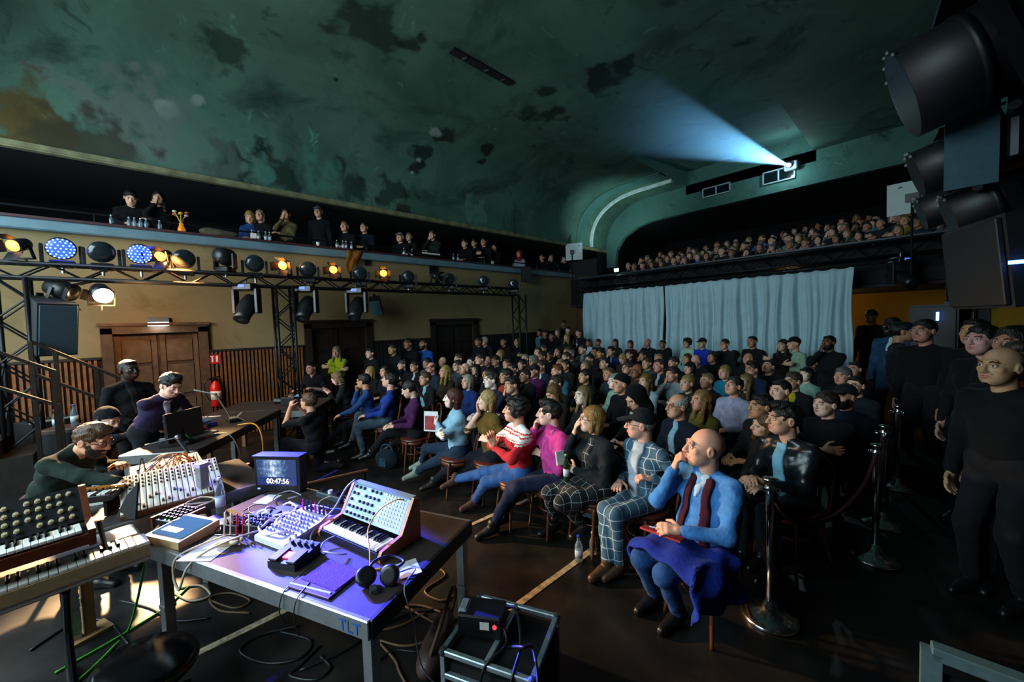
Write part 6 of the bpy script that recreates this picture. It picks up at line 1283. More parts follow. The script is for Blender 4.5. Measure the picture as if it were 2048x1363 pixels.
for i, c in enumerate(('cream', 'cream', 'red', 'red', 'cream')): MB().tube(smoothpath([(-.16+.05*i, -.04, .05), (-.16+.05*i, -.05, .13), (-.13+.05*i, -.08, .1), (-.12+.05*i, -.1, .0)]), .005, 6).build('patch_lead', CABC[c], b4, True)
b5 = item('effects_pedal', 'round-cornered black pedal under the cream cable tangle', 'pedal', 1.36, .62, -.2); MB().box((0, 0, .025), (.22, .13, .05), bev=.012).build('body', M_PLB, b5); knobs(b5, [(-.06+.06*i, .02, .05) for i in range(3)], np.eye(3), .012, .016, M_CREAM)
# ---- bottle
def bottle(label, p, h=.25, r=.033, glass='clear', cap='#d8d8d8', z=None, lab=True):
    o = thing('bottle', label, 'bottle', tuple(p)); gm = {'clear': mat('clear_bottle_glass', '#cfdde2', .06, var=0, trans=.9), 'blue': mat('clear_blue_plastic', '#bcd8ea', .1, var=0, trans=.85), 'green': mat('green_bottle_glass', '#1f3a18', .1, var=0, trans=.4)}[glass]
    MB().lathe([(r*.9, 0), (r, .01), (r, h*.55), (r*.9, h*.66), (r*.42, h*.82), (r*.38, h*.95), (r*.42, h*.97)], n=16).build('glass', gm, o, True)
    MB().lathe([(r*.46, h*.96), (r*.46, h*1.02), (r*.3, h*1.03)], n=12).build('cap', mat('bottle_cap_'+cap[1:], cap, .4), o, True)
    if lab: MB().lathe([(r*1.02, h*.2), (r*1.02, h*.48)], n=16).build('paper_label', mat('pale_bottle_label', '#b9c2cc', .7), o, True)
    return o
bottle('clear glass water bottle on the far left of the near table', dk(1.90, .44, 0), .27)
# ---- timecode monitor
mc = (dk(2.03, .80)+dk(1.60, .88))/2; mo = thing('field_monitor', 'small black monitor showing a street scene and a running timecode', 'monitor', (mc[0], mc[1], ZT), TY+.27)
MB().box((0, .05, .155), (.43, .09, .31), bev=.008).build('housing', M_PLB, mo); MB().box((0, .05, .315), (.44, .12, .012)).build('hood', M_PLB, mo)
def scrmat():
    m, nt, b = _new('street_scene_screen'); N, L = nt.nodes, nt.links; tc = N.new('ShaderNodeTexCoord'); sx = N.new('ShaderNodeSeparateXYZ'); L.new(tc.outputs['Generated'], sx.inputs[0])
    nz = N.new('ShaderNodeTexNoise'); nz.inputs['Scale'].default_value = 7; nz.inputs['Detail'].default_value = 6; mp = N.new('ShaderNodeMapping'); mp.inputs['Scale'].default_value = (2.5, 1, 1); L.new(tc.outputs['Generated'], mp.inputs[0]); L.new(mp.outputs[0], nz.inputs['Vector'])
    ga = N.new('ShaderNodeMath'); ga.operation = 'SUBTRACT'; ga.inputs[1].default_value = .42; L.new(sx.outputs[0], ga.inputs[0]); ab = N.new('ShaderNodeMath'); ab.operation = 'ABSOLUTE'; L.new(ga.outputs[0], ab.inputs[0])
    ma = N.new('ShaderNodeMath'); ma.operation = 'MULTIPLY_ADD'; ma.inputs[1].default_value = .9; L.new(nz.outputs['Fac'], ma.inputs[0]); L.new(ab.outputs[0], ma.inputs[2])
    cr = N.new('ShaderNodeValToRGB'); e = cr.color_ramp.elements; e[0].position = .38; e[0].color = (.75, .85, 1, 1); e[1].position = .78; e[1].color = (.02, .05, .16, 1); q = e.new(.56); q.color = (.16, .28, .5, 1); L.new(ma.outputs[0], cr.inputs['Fac'])
    cut = N.new('ShaderNodeMath'); cut.operation = 'GREATER_THAN'; cut.inputs[1].default_value = .33; L.new(sx.outputs[2], cut.inputs[0]); mx = N.new('ShaderNodeMix'); mx.data_type = 'RGBA'; L.new(cut.outputs[0], mx.inputs['Factor']); mx.inputs['A'].default_value = (.01, .03, .16, 1); L.new(cr.outputs['Color'], mx.inputs['B'])
    L.new(mx.outputs['Result'], b.inputs['Emission Color']); b.inputs['Emission Strength'].default_value = .8; b.inputs['Base Color'].default_value = (.01, .01, .02, 1); b.inputs['Roughness'].default_value = .3; return m
scr = MB().box((0, .002, .175), (.37, .006, .22)).build('screen', scrmat(), mo)
text_obj('timecode', '00:47:56', .062, mat('lit_timecode_digits', '#ffe9b0', .5, var=0, emit=(1, .86, .52), estr=1.6), scr, (.01, -.0025, .081), (PI/2, 0, 0), align='CENTER', off=.0004)
knobs(mo, [(-.16+.035*i, .004, .028) for i in range(8)], rotx(PI/2), .006, .005, M_PLB, 'button'); MB().box((-.175, .003, .03), (.03, .006, .012)).build('badge', mat('pale_badge', '#b8c8ff', .4), mo)
# ---- power strip, adapters, tubes behind the synthesizer
ps = item('power_strip', 'dark power strip behind the upright synthesizer', 'power strip', 1.26, .90, -.1); MB().box((0, 0, .025), (.30, .06, .05), bev=.008).build('body', mat('blue_grey_strip', '#27343c', .5), ps)
for i in range(3): MB().cyl((-.09+.09*i, 0, .05), (-.09+.09*i, 0, .075), .018, 12).build('socket_plug', M_PLW if i == 1 else M_PLB, ps)
hb = atz(760, 936, .35); b_ = thing('wooden_bar', 'long brown wooden bar resting behind the monitor', 'bar', tuple(atz(672, 955, .55))); q0, q1 = atz(612, 968, .55), atz(735, 940, .55); b_.location = (0, 0, 0)
for q in (q0*.95+q1*.05, q1*.95+q0*.05): MB().cyl(tuple(q), (q[0], q[1], 0), .012, 6).build('leg', M_STEEL, b_)
MB().cyl(tuple(q0), tuple(q1), .018, 10).build('bar', mat('dark_brown_bar', '#5a3a26', .5), b_); MB().cyl(tuple(q0-V3(.03, 0, .03)), tuple(q1-V3(.35, .2, .035)), .008, 8).build('blue_rail', mat('blue_rail', '#1a2ad0', .4), b_)
# ---- cable tangles on the near table
for i in range(7):
    a = random.uniform(0, 6); c = (1.25+random.uniform(-.25, .25), .5+random.uniform(-.15, .12)); R_ = random.uniform(.07, .16); pts = [tuple(dk(c[0]+R_*math.cos(a+t*.9)*(1+.25*math.sin(t*2+i)), c[1]+.7*R_*math.sin(a+t*.9), .02+.05*abs(math.sin(t*1.3+i)))) for t in range(9)]
    cable('cream', pts, ['topmost', 'second', 'third', 'fourth', 'fifth', 'sixth', 'lowest'][i]+' coil of the cream cable tangle beside the pale mixer', .0078)
for i, (x, y, cc, l) in enumerate(((1.62, .5, 'black', 'black cable loop around the glass bottle'), (1.0, .66, 'blue', 'blue-lit cable arc behind the pale mixer'), (1.5, .22, 'black', 'black lead curling over the white sheet'), (.62, .34, 'grey', 'thin grey lead between pedal and synthesizer'), (1.15, .78, 'cream', 'cream power lead arching to the power strip'), (1.6, .74, 'grey', 'grey cable pile in front of the timecode monitor'))):
    pts = [tuple(dk(x+.11*math.cos(t*.8+i), y+.07*math.sin(t*.8+i)+.01*t, .012+.03*abs(math.sin(t+i)))) for t in range(8)]; cable(cc, pts, l, .005)
cable('cream', [tuple(dk(1.28, .34, .03)), tuple(dk(1.32, .2, .04)), tuple(dk(1.38, .05, .02)), tuple(dk(1.42, -.03, -.04)), tuple(dk(1.47, -.05, -.16)), tuple(dk(1.52, -.04, -.2)), tuple(dk(1.58, -.03, -.14)), tuple(dk(1.56, -.02, -.02)), tuple(dk(1.5, .08, .02)), tuple(dk(1.42, .2, .04))], 'thick cream cable loop hanging over the table front edge', .0075)
cable('black', [tuple(dk(.62, .2, .01)), tuple(dk(.60, .05, .01)), tuple(dk(.585, -.02, -.01)), tuple(dk(.6, -.03, -.1)), tuple(dk(.58, -.02, -.16))], 'thin black lead over the table rim near the pen', .003); cable('black', [tuple(dk(.50, .08, .015)), tuple(dk(.47, -.02, -.0)), tuple(dk(.49, -.03, -.1)), tuple(dk(.47, -.02, -.2))], 'second thin black lead over the table rim', .003)
ad = item('plug', 'cream plug lying on the white sheet', 'plug', 1.36, .16, .6); MB().box((0, 0, .02), (.12, .035, .035), bev=.008).build('body', M_CREAM, ad); MB().tube([(.06+.03*math.cos(t), .03*math.sin(t), .03) for t in np.linspace(0, 5.5, 12)], .012, 6).build('ring', M_CREAM, ad, True)
# ---- stage piano and wood-sided synthesizer on stands at the left
pf = frame((-.985, -.17, 0)); PO = V3(-3.30, -.115, .0)
def pl_item(name, label, cat, along, back, z, tilt=0.0): p = PO-pf[:, 0]*along+pf[:, 1]*back; o = thing(name, label, cat); o.matrix_world = Matrix.Translation((p[0], p[1], z)) @ Matrix(pf.tolist()).to_4x4() @ Matrix.Rotation(tilt, 4, 'X'); return o
pi_ = pl_item('stage_piano', 'long white stage piano cut by the photograph left border', 'piano', .68, .0, .68)
MB().box((0, .21, .045), (1.36, .42, .09), bev=.012).build('body', mat('pale_piano_shell', '#c3b2a0', .45, var=.05), pi_); MB().box((0, .305, .108), (1.32, .21, .03), bev=.006).build('top_panel', mat('white_piano_top', '#d6d2d4', .35, var=.03), pi_)
keys(pi_, -.62, .62, .0, .128, .17, 36); MB().box((0, .182, .112), (1.27, .02, .012)).build('dark_slot_strip', M_BLK, pi_); MB().box((0, .002, .075), (1.36, .02, .07)).build('key_slip', mat('tan_key_slip', '#a5855c', .5), pi_); MB().box((.65, .08, .11), (.06, .16, .03), bev=.004).build('end_block', M_PLW, pi_)  # black strip stands in for the dark slot behind the keys
mg = pl_item('wood_sided_synthesizer', 'wood-sided synthesizer with black knob panel above the stage piano', 'synthesizer', .60, .03, .90, .0)
MB().box((0, .2, .03), (.70, .38, .06), bev=.004).build('body', M_PLB, mg); keys(mg, -.33, .33, .0, .088, .14, 25); MB().box((0, -.005, .03), (.70, .02, .06)).build('key_slip', M_WOODR, mg)
for q in (-1, 1): MB().prism([(-.02, -.01), (.42, -.01), (.47, .23), (.40, .24), (.16, .10), (-.02, .085)], (0, 1, 0), (0, 0, 1), (1, 0, 0), (q*.365, 0, 0), .03).build('side_cheek', M_WOODR, mg)
RG = rotx(.50); MB().box((0, .30, .155), (.70, .30, .02), RG).build('control_panel', M_PLB, mg)
kpos = [V3(-.31+.041*i, .30, .155)+RG @ V3(0, -.105+.066*j, .012) for i in range(16) for j in range(4) if (i*3+j) % 7 != 5]; knobs(mg, kpos, RG, .0125, .018, M_CREAM)
for a in (-.5, .42): MB().cyl((a, .05, -.1), (a, .33, -.005), .012, 8).build('stand_arm', M_STEEL, mg)
ks = thing('keyboard_stand', 'black crossed keyboard stand under the stage piano', 'stand')
for al in (.35, 1.0):
    p = PO-pf[:, 0]*al
    for q in (1, -1): MB().cyl(tuple(p+pf[:, 1]*(.21-q*.2)+V3(0, 0, .02)), tuple(p+pf[:, 1]*(.21+q*.19)+V3(0, 0, .67)), .018, 8).build('leg', M_STEEL, ks)
    MB().cyl(tuple(p+pf[:, 1]*.0+V3(0, 0, .02)), tuple(p+pf[:, 1]*.42+V3(0, 0, .02)), .02, 8).build('foot', M_STEEL, ks)
lg = atz(178, 1275, 0); ws = thing('wooden_post_stand', 'pale wooden post standing under the stage piano', 'post', (lg[0]-.05, lg[1], 0), .4); MB().box((0, 0, .32), (.07, .05, .64)).build('post', mat('pale_lit_wood', '#8a6a45', .6), ws); MB().box((0, 0, .01), (.16, .2, .02)).build('foot', mat('pale_lit_wood', '#8a6a45', .6), ws)
# ---- console table with white fader console, patch unit, groovebox
deck('low stage deck holding the white fader console', (-4.45, -.02), math.radians(97), 1.25, .95, .74)
fc = thing('fader_console', 'broad white fader console with long channel strips', 'mixer', (-4.22, .02, .74), 1.60); WC, DC = .62, .46; RC = rotx(.36)
MB().prism([(-DC/2, 0), (DC/2, 0), (DC/2, .2), (-DC/2, .03)], (0, 1, 0), (0, 0, 1), (1, 0, 0), (0, 0, 0), WC).build('body', mat('tan_console_side', '#6b4c30', .5), fc)
st_ = shared('channel_strip', MB().box((0, 0, 0), (WC/17*.86, DC*1.02, .012), RC, bev=.002), mat('white_channel_strip', '#d8d0c4', .4, var=.03)); fd = shared('fader', MB().box((0, 0, .012), (.014, .022, .018), RC), M_PLB); kn = shared('knob', MB().lathe([(.007, 0), (.006, .016), (0, .016)], n=8, R=RC), M_PLB)
for i in range(17):
    x = -WC/2+WC/17*(i+.5); mkobj('channel_strip', st_, None, fc, (x, 0, .121)); y = -.14+.06*math.sin(i*1.7); mkobj('fader', fd, None, fc, (x, y, .121+y*.376+.004))
    for j in range(4): mkobj('knob', kn, None, fc, (x, .04+.045*j, .121+(.04+.045*j)*.376+.008))
pu = thing('patch_unit', 'white patch unit buried in coloured leads behind the fader console', 'synthesizer', (-4.78, .0, .74), 1.75); MB().prism([(-.17, 0), (.17, 0), (.17, .16), (-.17, .05)], (0, 1, 0), (0, 0, 1), (1, 0, 0), (0, 0, 0), .5).build('body', M_PLW, pu); RU = rotx(.31)
knobs(pu, [(-.2+.05*i, -.12+.05*j, .105+(-.12+.05*j)*.32+.002) for i in range(9) for j in range(5)], RU, .008, .012, M_PLB, 'jack')
for i in range(16):
    a = V3(random.uniform(-.22, .22), random.uniform(-.14, .14), .12); b_ = V3(random.uniform(-.22, .22), random.uniform(-.14, .14), .12); mdl = (a+b_)/2+V3(0, -.03, random.uniform(.06, .14)); MB().tube(smoothpath([a, mdl, b_], 6), .0042, 5).build('patch_lead', CABC[random.choice(['cream', 'yellow', 'blue', 'red', 'black', 'grey'])], pu, True)
gb = thing('groovebox', 'small groovebox with orange wooden edge and pale keys', 'synthesizer', (-4.28, -.43, .86), 1.15); MB().box((0, 0, .03), (.30, .2, .05), bev=.004).build('body', M_PLB, gb); MB().box((0, .06, .06), (.31, .03, .03)).build('wooden_edge', M_WOODY, gb)
for i in range(10): MB().box((-.13+.029*i, -.05, .058), (.02, .08, .012)).build('pale_key', M_PLW if i % 3 else M_PLB, gb)
knobs(gb, [(-.12+.04*i, .025, .055) for i in range(7)], np.eye(3), .008, .016, M_LEDR if False else M_PLB); knobs(gb, [(-.1, .085, .06), (.05, .085, .06)], np.eye(3), .006, .006, M_LEDR, 'lamp'); knobs(gb, [(-.05, .085, .06)], np.eye(3), .006, .006, M_LEDG, 'lamp')
for i in range(2): MB().box((-.1+.2*i, 0, -.055), (.02, .15, .12)).build('riser_foot', M_STEEL, gb)
st2 = thing('sheet_folder', 'black upright folder between groovebox and fader console', 'folder', (-3.98, -.25, .74), .55); MB().prism([(-.12, 0), (.1, .02), (.16, .3), (.02, .18)], (1, 0, 0), (0, 0, 1), (0, 1, 0), (0, 0, 0), .012).build('cover', mat('matt_black_card', '#151213', .8), st2)
sp2 = thing('white_module', 'white sloped module beside the musician elbow', 'synthesizer', (-4.62, -.36, .74), 1.3); MB().prism([(-.12, 0), (.12, 0), (.12, .12), (-.12, .05)], (0, 1, 0), (0, 0, 1), (1, 0, 0), (0, 0, 0), .3).build('body', M_PLW, sp2); knobs(sp2, [(-.12+.04*i, -.06+.05*j, .085+(-.06+.05*j)*.29) for i in range(7) for j in range(3)], rotx(.28), .009, .014)
ap = atz(407, 1013, .6); po = thing('square_post', 'square aluminium post with pale cap at the console corner', 'post', (ap[0]+.12, ap[1], 0), .5); MB().box((0, 0, .5), (.065, .065, 1.0), bev=.004).build('post', M_ALU, po); MB().box((0, 0, 1.0), (.075, .075, .03)).build('cap', mat('lilac_post_cap', '#b0a0c8', .5), po)
cable('cream', [(-4.0, .28, .70), (-3.9, .22, .74), (-3.93, .08, .76), (-3.97, .18, .77), (-3.9, .26, .75), (-3.86, .14, .74), (-3.92, .06, .75), (-3.8, -.05, .72), (-3.7, -.1, .71)], 'coiled cream cable in front of the white fader console', .007)
# ---- rear table
fr = V3(*atz(392, 900, .85)); e1 = V3(-.83, .56, 0); e1 /= np.linalg.norm(e1); e2 = V3(-e1[1]*1, e1[0], 0); e2 = V3(-.56, -.83, 0)/np.linalg.norm(V3(-.56, -.83, 0)); cc = fr+e1*1.0+e2*.36
rt = lambda a, b, z=0: fr+e1*a+e2*b+V3(0, 0, z)
RYAW = math.atan2(e2[1], e2[0])+PI
deck('rear stage deck table of the two musicians', cc, RYAW, .72, 2.0, .85)
deck('dark stage deck with wooden legs behind the rear table', rt(2.6, .35), RYAW, 1.6, 1.1, .80, legm=mat('raw_wood_leg', '#8a5c34', .6))
mn = thing('computer_monitor', 'black monitor seen from behind on the rear table', 'monitor', tuple(rt(.42, .28)), math.atan2(-(.55), .83)); mn.rotation_euler = (0, 0, -.85); mn.location = tuple(atz(371, 884, .85))
MB().box((0, 0, .21), (.44, .035, .32), rotx(.06), bev=.01).build('back_shell', M_PLB, mn); MB().box((0, .05, .02), (.24, .16, .02)).build('foot', M_PLB, mn); MB().box((0, .02, .1), (.06, .03, .16)).build('neck', M_PLB, mn)
for i in range(8): MB().box((.15, -.022, .1+.028*i), (.05, .004, .012), rotx(.06)).build('vent', M_STEEL, mn)
MB().box((-.03, -.022, .1), (.05, .004, .045), rotx(.06)).build('sticker', M_PAPER, mn); MB().cyl((.03, -.02, .1), (.03, -.026, .1), .012, 12).build('badge', mat('orange_badge', '#c0502a', .5), mn)
for i in range(7):
    q = rt(.25+random.uniform(0, 1.1), .15+random.uniform(0, .5)); o = thing('effects_unit', ['flat black controller with blue tape', 'grey box with yellow leads', 'small synthesizer with cream knobs', 'black unit with a green lamp', 'silver unit with red lamp', 'slim black keyboard strip', 'little blue-lit box'][i]+' on the rear table', 'effects unit', (q[0], q[1], .85), random.uniform(0, 3)); MB().box((0, 0, .025), (random.uniform(.15, .32), random.uniform(.1, .2), .05), bev=.005).build('body', [M_PLB, mat('grey_unit', '#6d6a66', .5), M_PLB, M_PLB, M_ALU, M_PLB, mat('blue_unit', '#24388a', .4)][i], o)
    knobs(o, [(-.05+.035*a, -.03+.03*b, .05) for a in range(4) for b in range(3)], np.eye(3), .008, .014, M_CREAM if i == 2 else M_PLB)
    MB().tube(smoothpath([(0, .05, .05), (.05, .1, .12), (.1, .02, .08), (.15, .1, .005)], 6), .004, 5).build('lead', CABC[['blue', 'yellow', 'cream', 'green', 'red', 'black', 'cream'][i]], o, True)
lm = atz(461, 838, .85); la = thing('desk_arm', 'black jointed microphone arm with silver tip on the rear table', 'arm', tuple(lm)); j1 = V3(*atz(431, 788, 1.15))-lm; j2 = V3(*atz(388, 780, 1.2))-lm
MB().box((0, 0, .02), (.07, .07, .04)).build('clamp', M_PLB, la); MB().cyl((0, 0, .03), tuple(j1), .016, 8).build('lower_arm', M_PLB, la); MB().cyl(tuple(j1), tuple(j2), .013, 8).build('upper_arm', M_CLAMP, la); MB().ball(tuple(j1), .022, 8).build('joint', M_PLB, la)
cable('yellow', [tuple(rt(1.0, .1, .02)), tuple(rt(.95, -.12, .03)), tuple(rt(.85, -.25, -.1)), tuple(rt(.75, -.3, -.4)), tuple(rt(.6, -.35, -.6)), tuple(rt(.4, -.5, -.82))], 'long yellow cable hanging from the rear table to the floor', .009)
cable('cream', [tuple(rt(.6, .2, .02)), tuple(rt(.55, -.02, .02)), tuple(rt(.6, -.1, -.2)), tuple(rt(.5, -.2, -.6)), tuple(rt(.5, -.5, -.83))], 'cream cable dropping from the rear table', .006)
ba = thing('boom_arm', 'black boom arm between rear table and white console', 'arm'); MB().cyl(tuple(atz(352, 873, 1.0)), tuple(atz(392, 925, .8)), .014, 8).build('tube', M_PLB, ba); MB().ball(tuple(atz(356, 874, 1.0)), .03, 10).build('knob', M_CLAMP, ba); MB().cyl(tuple(atz(356, 874, 1.0)), tuple(atz(290, 890, .95)), .01, 8).build('upper_tube', M_PLB, ba)
# ---- strip of round lamps on the floor
a_, b_ = atz(462, 968, .25), atz(503, 928, .25); ls = thing('lamp_strip', 'sloping black bar with a row of round warm bulbs', 'lamp'); dd = b_-a_; MB().tube([a_, b_], .045, 8).build('bar', M_PLB, ls)
for i in range(7): MB().ball(tuple(a_+dd*(i+.5)/7+V3(.03, -.03, .03)), .028, 8).build('bulb', mat('warm_bulb', '#e8b880', .4, var=0, emit=(1, .6, .3), estr=.8), ls)
for e in (.1, .9): MB().cyl(tuple(a_+dd*e), tuple((a_+dd*e)*V3(1, 1, 0)), .012, 6).build('foot', M_STEEL, ls)
# ================================================================== stairs, safety gear, barriers, odds and ends
# ---- stairs with pipe rail at the left
sr = thing('stairs', 'dark stairs with pipe handrail descending at the far left', 'stairs'); XS = -7.9
r0, r1 = atx(60, 682, XS), atx(287, 775, XS)
for k in range(6): MB().box((XS-.45, -2.35+.30*k, (1.15-.19*k)/2), (.9, .30, 1.15-.19*k)).build('step', M_WOODD, sr)
M_RAIL = mat('dark_bronze_rail', '#3c342e', .35, .7, var=.15)
for dz in (0, -.42): MB().cyl((XS, r0[1], r0[2]+dz), (XS, r1[1], r1[2]+dz), .022, 8).build('handrail', M_RAIL, sr)
for t in (0.0, .2, .55, .98):
    q = r0+(r1-r0)*t; MB().box((XS, q[1], q[2]/2), (.045, .045, q[2]), bev=.004).build('post', M_RAIL, sr)
s2 = thing('side_rail', 'second sloping pipe rail at the photograph left border', 'rail'); XS2 = -6.9; a, b = atx(0, 705, XS2), atx(110, 742, XS2); a = a+(a-b)*1.0
for dz in (0, -.4): MB().cyl((XS2, a[1], a[2]+dz), (XS2, b[1], b[2]+dz), .02, 8).build('handrail', M_RAIL, s2)
for t in (.1, .98): q = a+(b-a)*t; MB().box((XS2, q[1], q[2]/2), (.04, .04, q[2])).build('post', M_RAIL, s2)
M_EDGE = mat('pale_case_edge', '#8a9aa0', .5)
for i, (u, v, z, w, lab) in enumerate(((42, 812, .95, .7, 'black box with pale edge at the photograph left border'), (112, 838, .85, .5, 'black box with pale edge beside the stairs'))):
    c = atz(u, v, z); o = thing('flight_box', lab, 'case', (c[0]-.1, c[1]-.1, 0), .5); MB().box((0, 0, z/2), (w, .5, z), bev=.01).build('body', M_BLK, o); MB().box((w/2-.04, 0, z+.008), (.06, .5, .016)).build('edge_strip', M_EDGE, o); MB().box((0, -.255, z*.6), (.12, .01, .05)).build('handle', M_STEEL, o)
sb = atx(136, 800, -8.2); o = thing('stage_monitor', 'brown speaker box under the bottles by the stairs', 'loudspeaker', (-8.2, sb[1], 0), 1.2); MB().box((0, 0, .42), (.5, .4, .84), bev=.012).build('cabinet', mat('brown_speaker_box', '#3a2a20', .6), o); MB().box((0, -.205, .42), (.42, .02, .74)).build('grille', M_BLK, o)
bottle('clear water bottle standing on the brown speaker box', (-8.15, sb[1]+.05, .84), .3, .038, 'blue', '#3a5a9a'); bottle('shorter glass bottle standing on the brown speaker box', (-8.22, sb[1]-.13, .84), .25, .035, 'clear')
# ---- fire extinguisher and sign
fe = atx(432, 785, XW+.13); o = thing('fire_extinguisher', 'red fire extinguisher with black hose on the slatted dado', 'fire extinguisher', (XW+.14, fe[1], fe[2]-.26)); M_RED = mat('red_extinguisher_paint', '#c01812', .3, var=.08)
MB().lathe([(.07, 0), (.085, .02), (.085, .38), (.06, .45), (.03, .48), (.03, .5)], n=20).build('cylinder', M_RED, o, True); MB().lathe([(.0855, .14), (.0855, .30)], n=20).build('label_band', mat('pale_instruction_band', '#d8c8b8', .6), o, True)
MB().box((0, 0, .52), (.05, .09, .05)).build('valve', M_STEEL, o); MB().box((.01, -.02, .56), (.03, .16, .02), rotx(.2)).build('handle', M_STEEL, o); MB().tube(smoothpath([(0, -.04, .52), (.02, -.13, .52), (.02, -.17, .42), (.02, -.15, .25), (.02, -.1, .12)]), .012, 8).build('hose', M_PLB, o, True); MB().box((-.07, 0, .25), (.03, .1, .3)).build('wall_bracket', M_STEEL, o)
sg = atx(430, 718, XW+.06); o = thing('safety_sign', 'small red and white fire extinguisher sign on the slatted dado', 'sign', tuple(sg)); MB().box((0, 0, 0), (.012, .17, .17)).build('plate', mat('red_sign_plate', '#c8201a', .5, var=.03), o)
MB().box((.008, .03, -.005), (.004, .03, .09)).ball((.008, .03, .05), (.003, .02, .02), 8).box((.008, -.04, .0), (.004, .025, .1)).box((.008, -.045, .06), (.004, .05, .015)).build('pictogram', mat('white_sign_print', '#e8e0d8', .6), o)
# ---- flight case with power supplies beside the near table
zc = .42; c4 = [atz(*q, zc) for q in ((898, 1278), (1070, 1335), (1098, 1250), (962, 1212))]; cen = sum(c4)/4; ax = c4[1]-c4[0]; ax[2] = 0; fyaw = math.atan2(ax[1], ax[0]); WX = np.linalg.norm(ax); WY = max(.42, np.linalg.norm(c4[2]-c4[1]))
o = thing('flight_case', 'open aluminium-edged flight case rack at the lower centre', 'case', (cen[0], cen[1], 0), fyaw); M_EX = mat('case_aluminium_extrusion', '#a9b8ba', .38, .7, var=.15, scale=30); t = .028
for z in (.03, .15, .30, zc): 
    for q in (-1, 1): MB().box((0, q*WY/2, z), (WX, t, t), bev=.004).build('rail', M_EX, o)
    if z in (.03, zc):
        for q in (-1, 0, 1): MB().box((q*WX/2 if q else -.0, 0, z), (t, WY, t), bev=.004).build('cross_rail', M_EX, o)
for qx in (-1, 1):
    for qy in (-1, 1): MB().box((qx*WX/2, qy*WY/2, zc/2), (t, t, zc), bev=.004).build('corner_post', M_EX, o); MB().ball((qx*WX/2, qy*WY/2, zc), .025, 8).build('ball_corner', M_CLAMP, o)
MB().box((0, 0, zc/2-.02), (WX*.96, WY*.94, zc-.08)).build('black_inner_box', M_BLK, o); MB().box((0, 0, zc-.03), (WX*.95, WY*.93, .01)).build('lid_panel', M_BLK, o)
pw = thing('power_supply', 'black power supply with label and red switch on the flight case', 'power supply', tuple(np.array(o.matrix_basis @ Vector((-WX*.22, -.02, zc+.015)))), fyaw+.2); MB().box((0, 0, .06), (.24, .15, .12), bev=.008).build('body', M_PLB, pw); MB().box((.03, -.077, .075), (.05, .003, .04)).build('label_plate', M_PAPER, pw); MB().cyl((.085, -.075, .075), (.085, -.08, .075), .012, 10).build('switch', mat('red_switch', '#d03040', .4, emit=(1, .1, .15), estr=.6), pw); MB().box((-.1, 0, .1), (.05, .1, .06), bev=.01).build('plug_block', mat('grey_plug', '#7a7a86', .5), pw)
for i, (dx, dy) in enumerate(((-.1, .1), (.05, .12), (.18, -.1))):
    q = lambda a, b, c: tuple(np.array(o.matrix_basis @ Vector((a, b, c)))); cable('black', [q(-.1+dx, dy, zc+.03), q(dx, dy-.05, zc+.1), q(.12+dx*.5, -.1, zc+.06), q(.1+dx, -WY/2-.02, zc), q(.08+dx, -WY/2-.04, .2), q(.12+dx, -WY/2-.08, .02)], ['black lead draped over the flight case front', 'second black lead over the flight case', 'black lead at the flight case end'][i], .008)
# ---- leather bag between table and case
bg = atz(862, 1322, .06); o = thing('leather_bag', 'slumped brown leather bag between near table and flight case', 'bag', (bg[0]-.02, bg[1]+.05, 0), .6)
addsurf(MB(), [('e', V3(0, 0, .09), V3(.10, .19, .09), None), ('e', V3(.01, .08, .16), V3(.07, .12, .1), None), ('-e', V3(.0, .03, .27), V3(.06, .12, .08), None, .02)], .016, 0, k=.03, noise=.004, nf=22).build('body', mat('brown_bag_leather', '#43302a', .5, var=.25, scale=9, bump=.2), o, True)
MB().tube(smoothpath([(.02, -.12, .16), (.06, -.05, .3), (.08, .1, .42), (.05, .22, .3), (.02, .2, .16)]), .012, 8).build('strap', mat('tan_strap_leather', '#6a4a36', .5), o, True)
# ---- round black stool / pad with maker's lettering
so = atz(292, 1318, .32); o = thing('round_stool', 'low round black stool with lettered rim at the lower left', 'stool', (so[0], so[1], 0)); R = rotx(-.16)
MB().lathe([(.10, -.05), (.20, -.045), (.225, -.01), (.225, .03), (.2, .055), (.1, .075), (0, .08)], c=(0, 0, .28), R=R, n=32).build('seat', mat('glossy_black_vinyl', '#0c0c0e', .22, var=.1), o, True); MB().cyl((0, 0, .02), (0, 0, .26), .03, 10).build('column', M_STEEL, o)
for k in range(3): a = 2.1*k; MB().cyl((0, 0, .1), (.2*math.cos(a), .2*math.sin(a), .01), .014, 8).build('leg', M_STEEL, o)
MB().lathe([(.2255, -.005), (.228, .012), (.2255, .022)], c=(0, 0, .28), R=R, n=32).build('trim_ring', mat('dull_gold_ring', '#6a5a3c', .4, .6), o, True)
for i, ch_ in enumerate('YAMAHA'):
    a = math.radians(-78+11*i); text_obj('letter', ch_, .034, mat('pale_gold_lettering', '#b09a6a', .5), o, (.231*math.cos(a), .231*math.sin(a), .255-.16*.231*math.sin(a)), (PI/2, 0, a+PI/2))
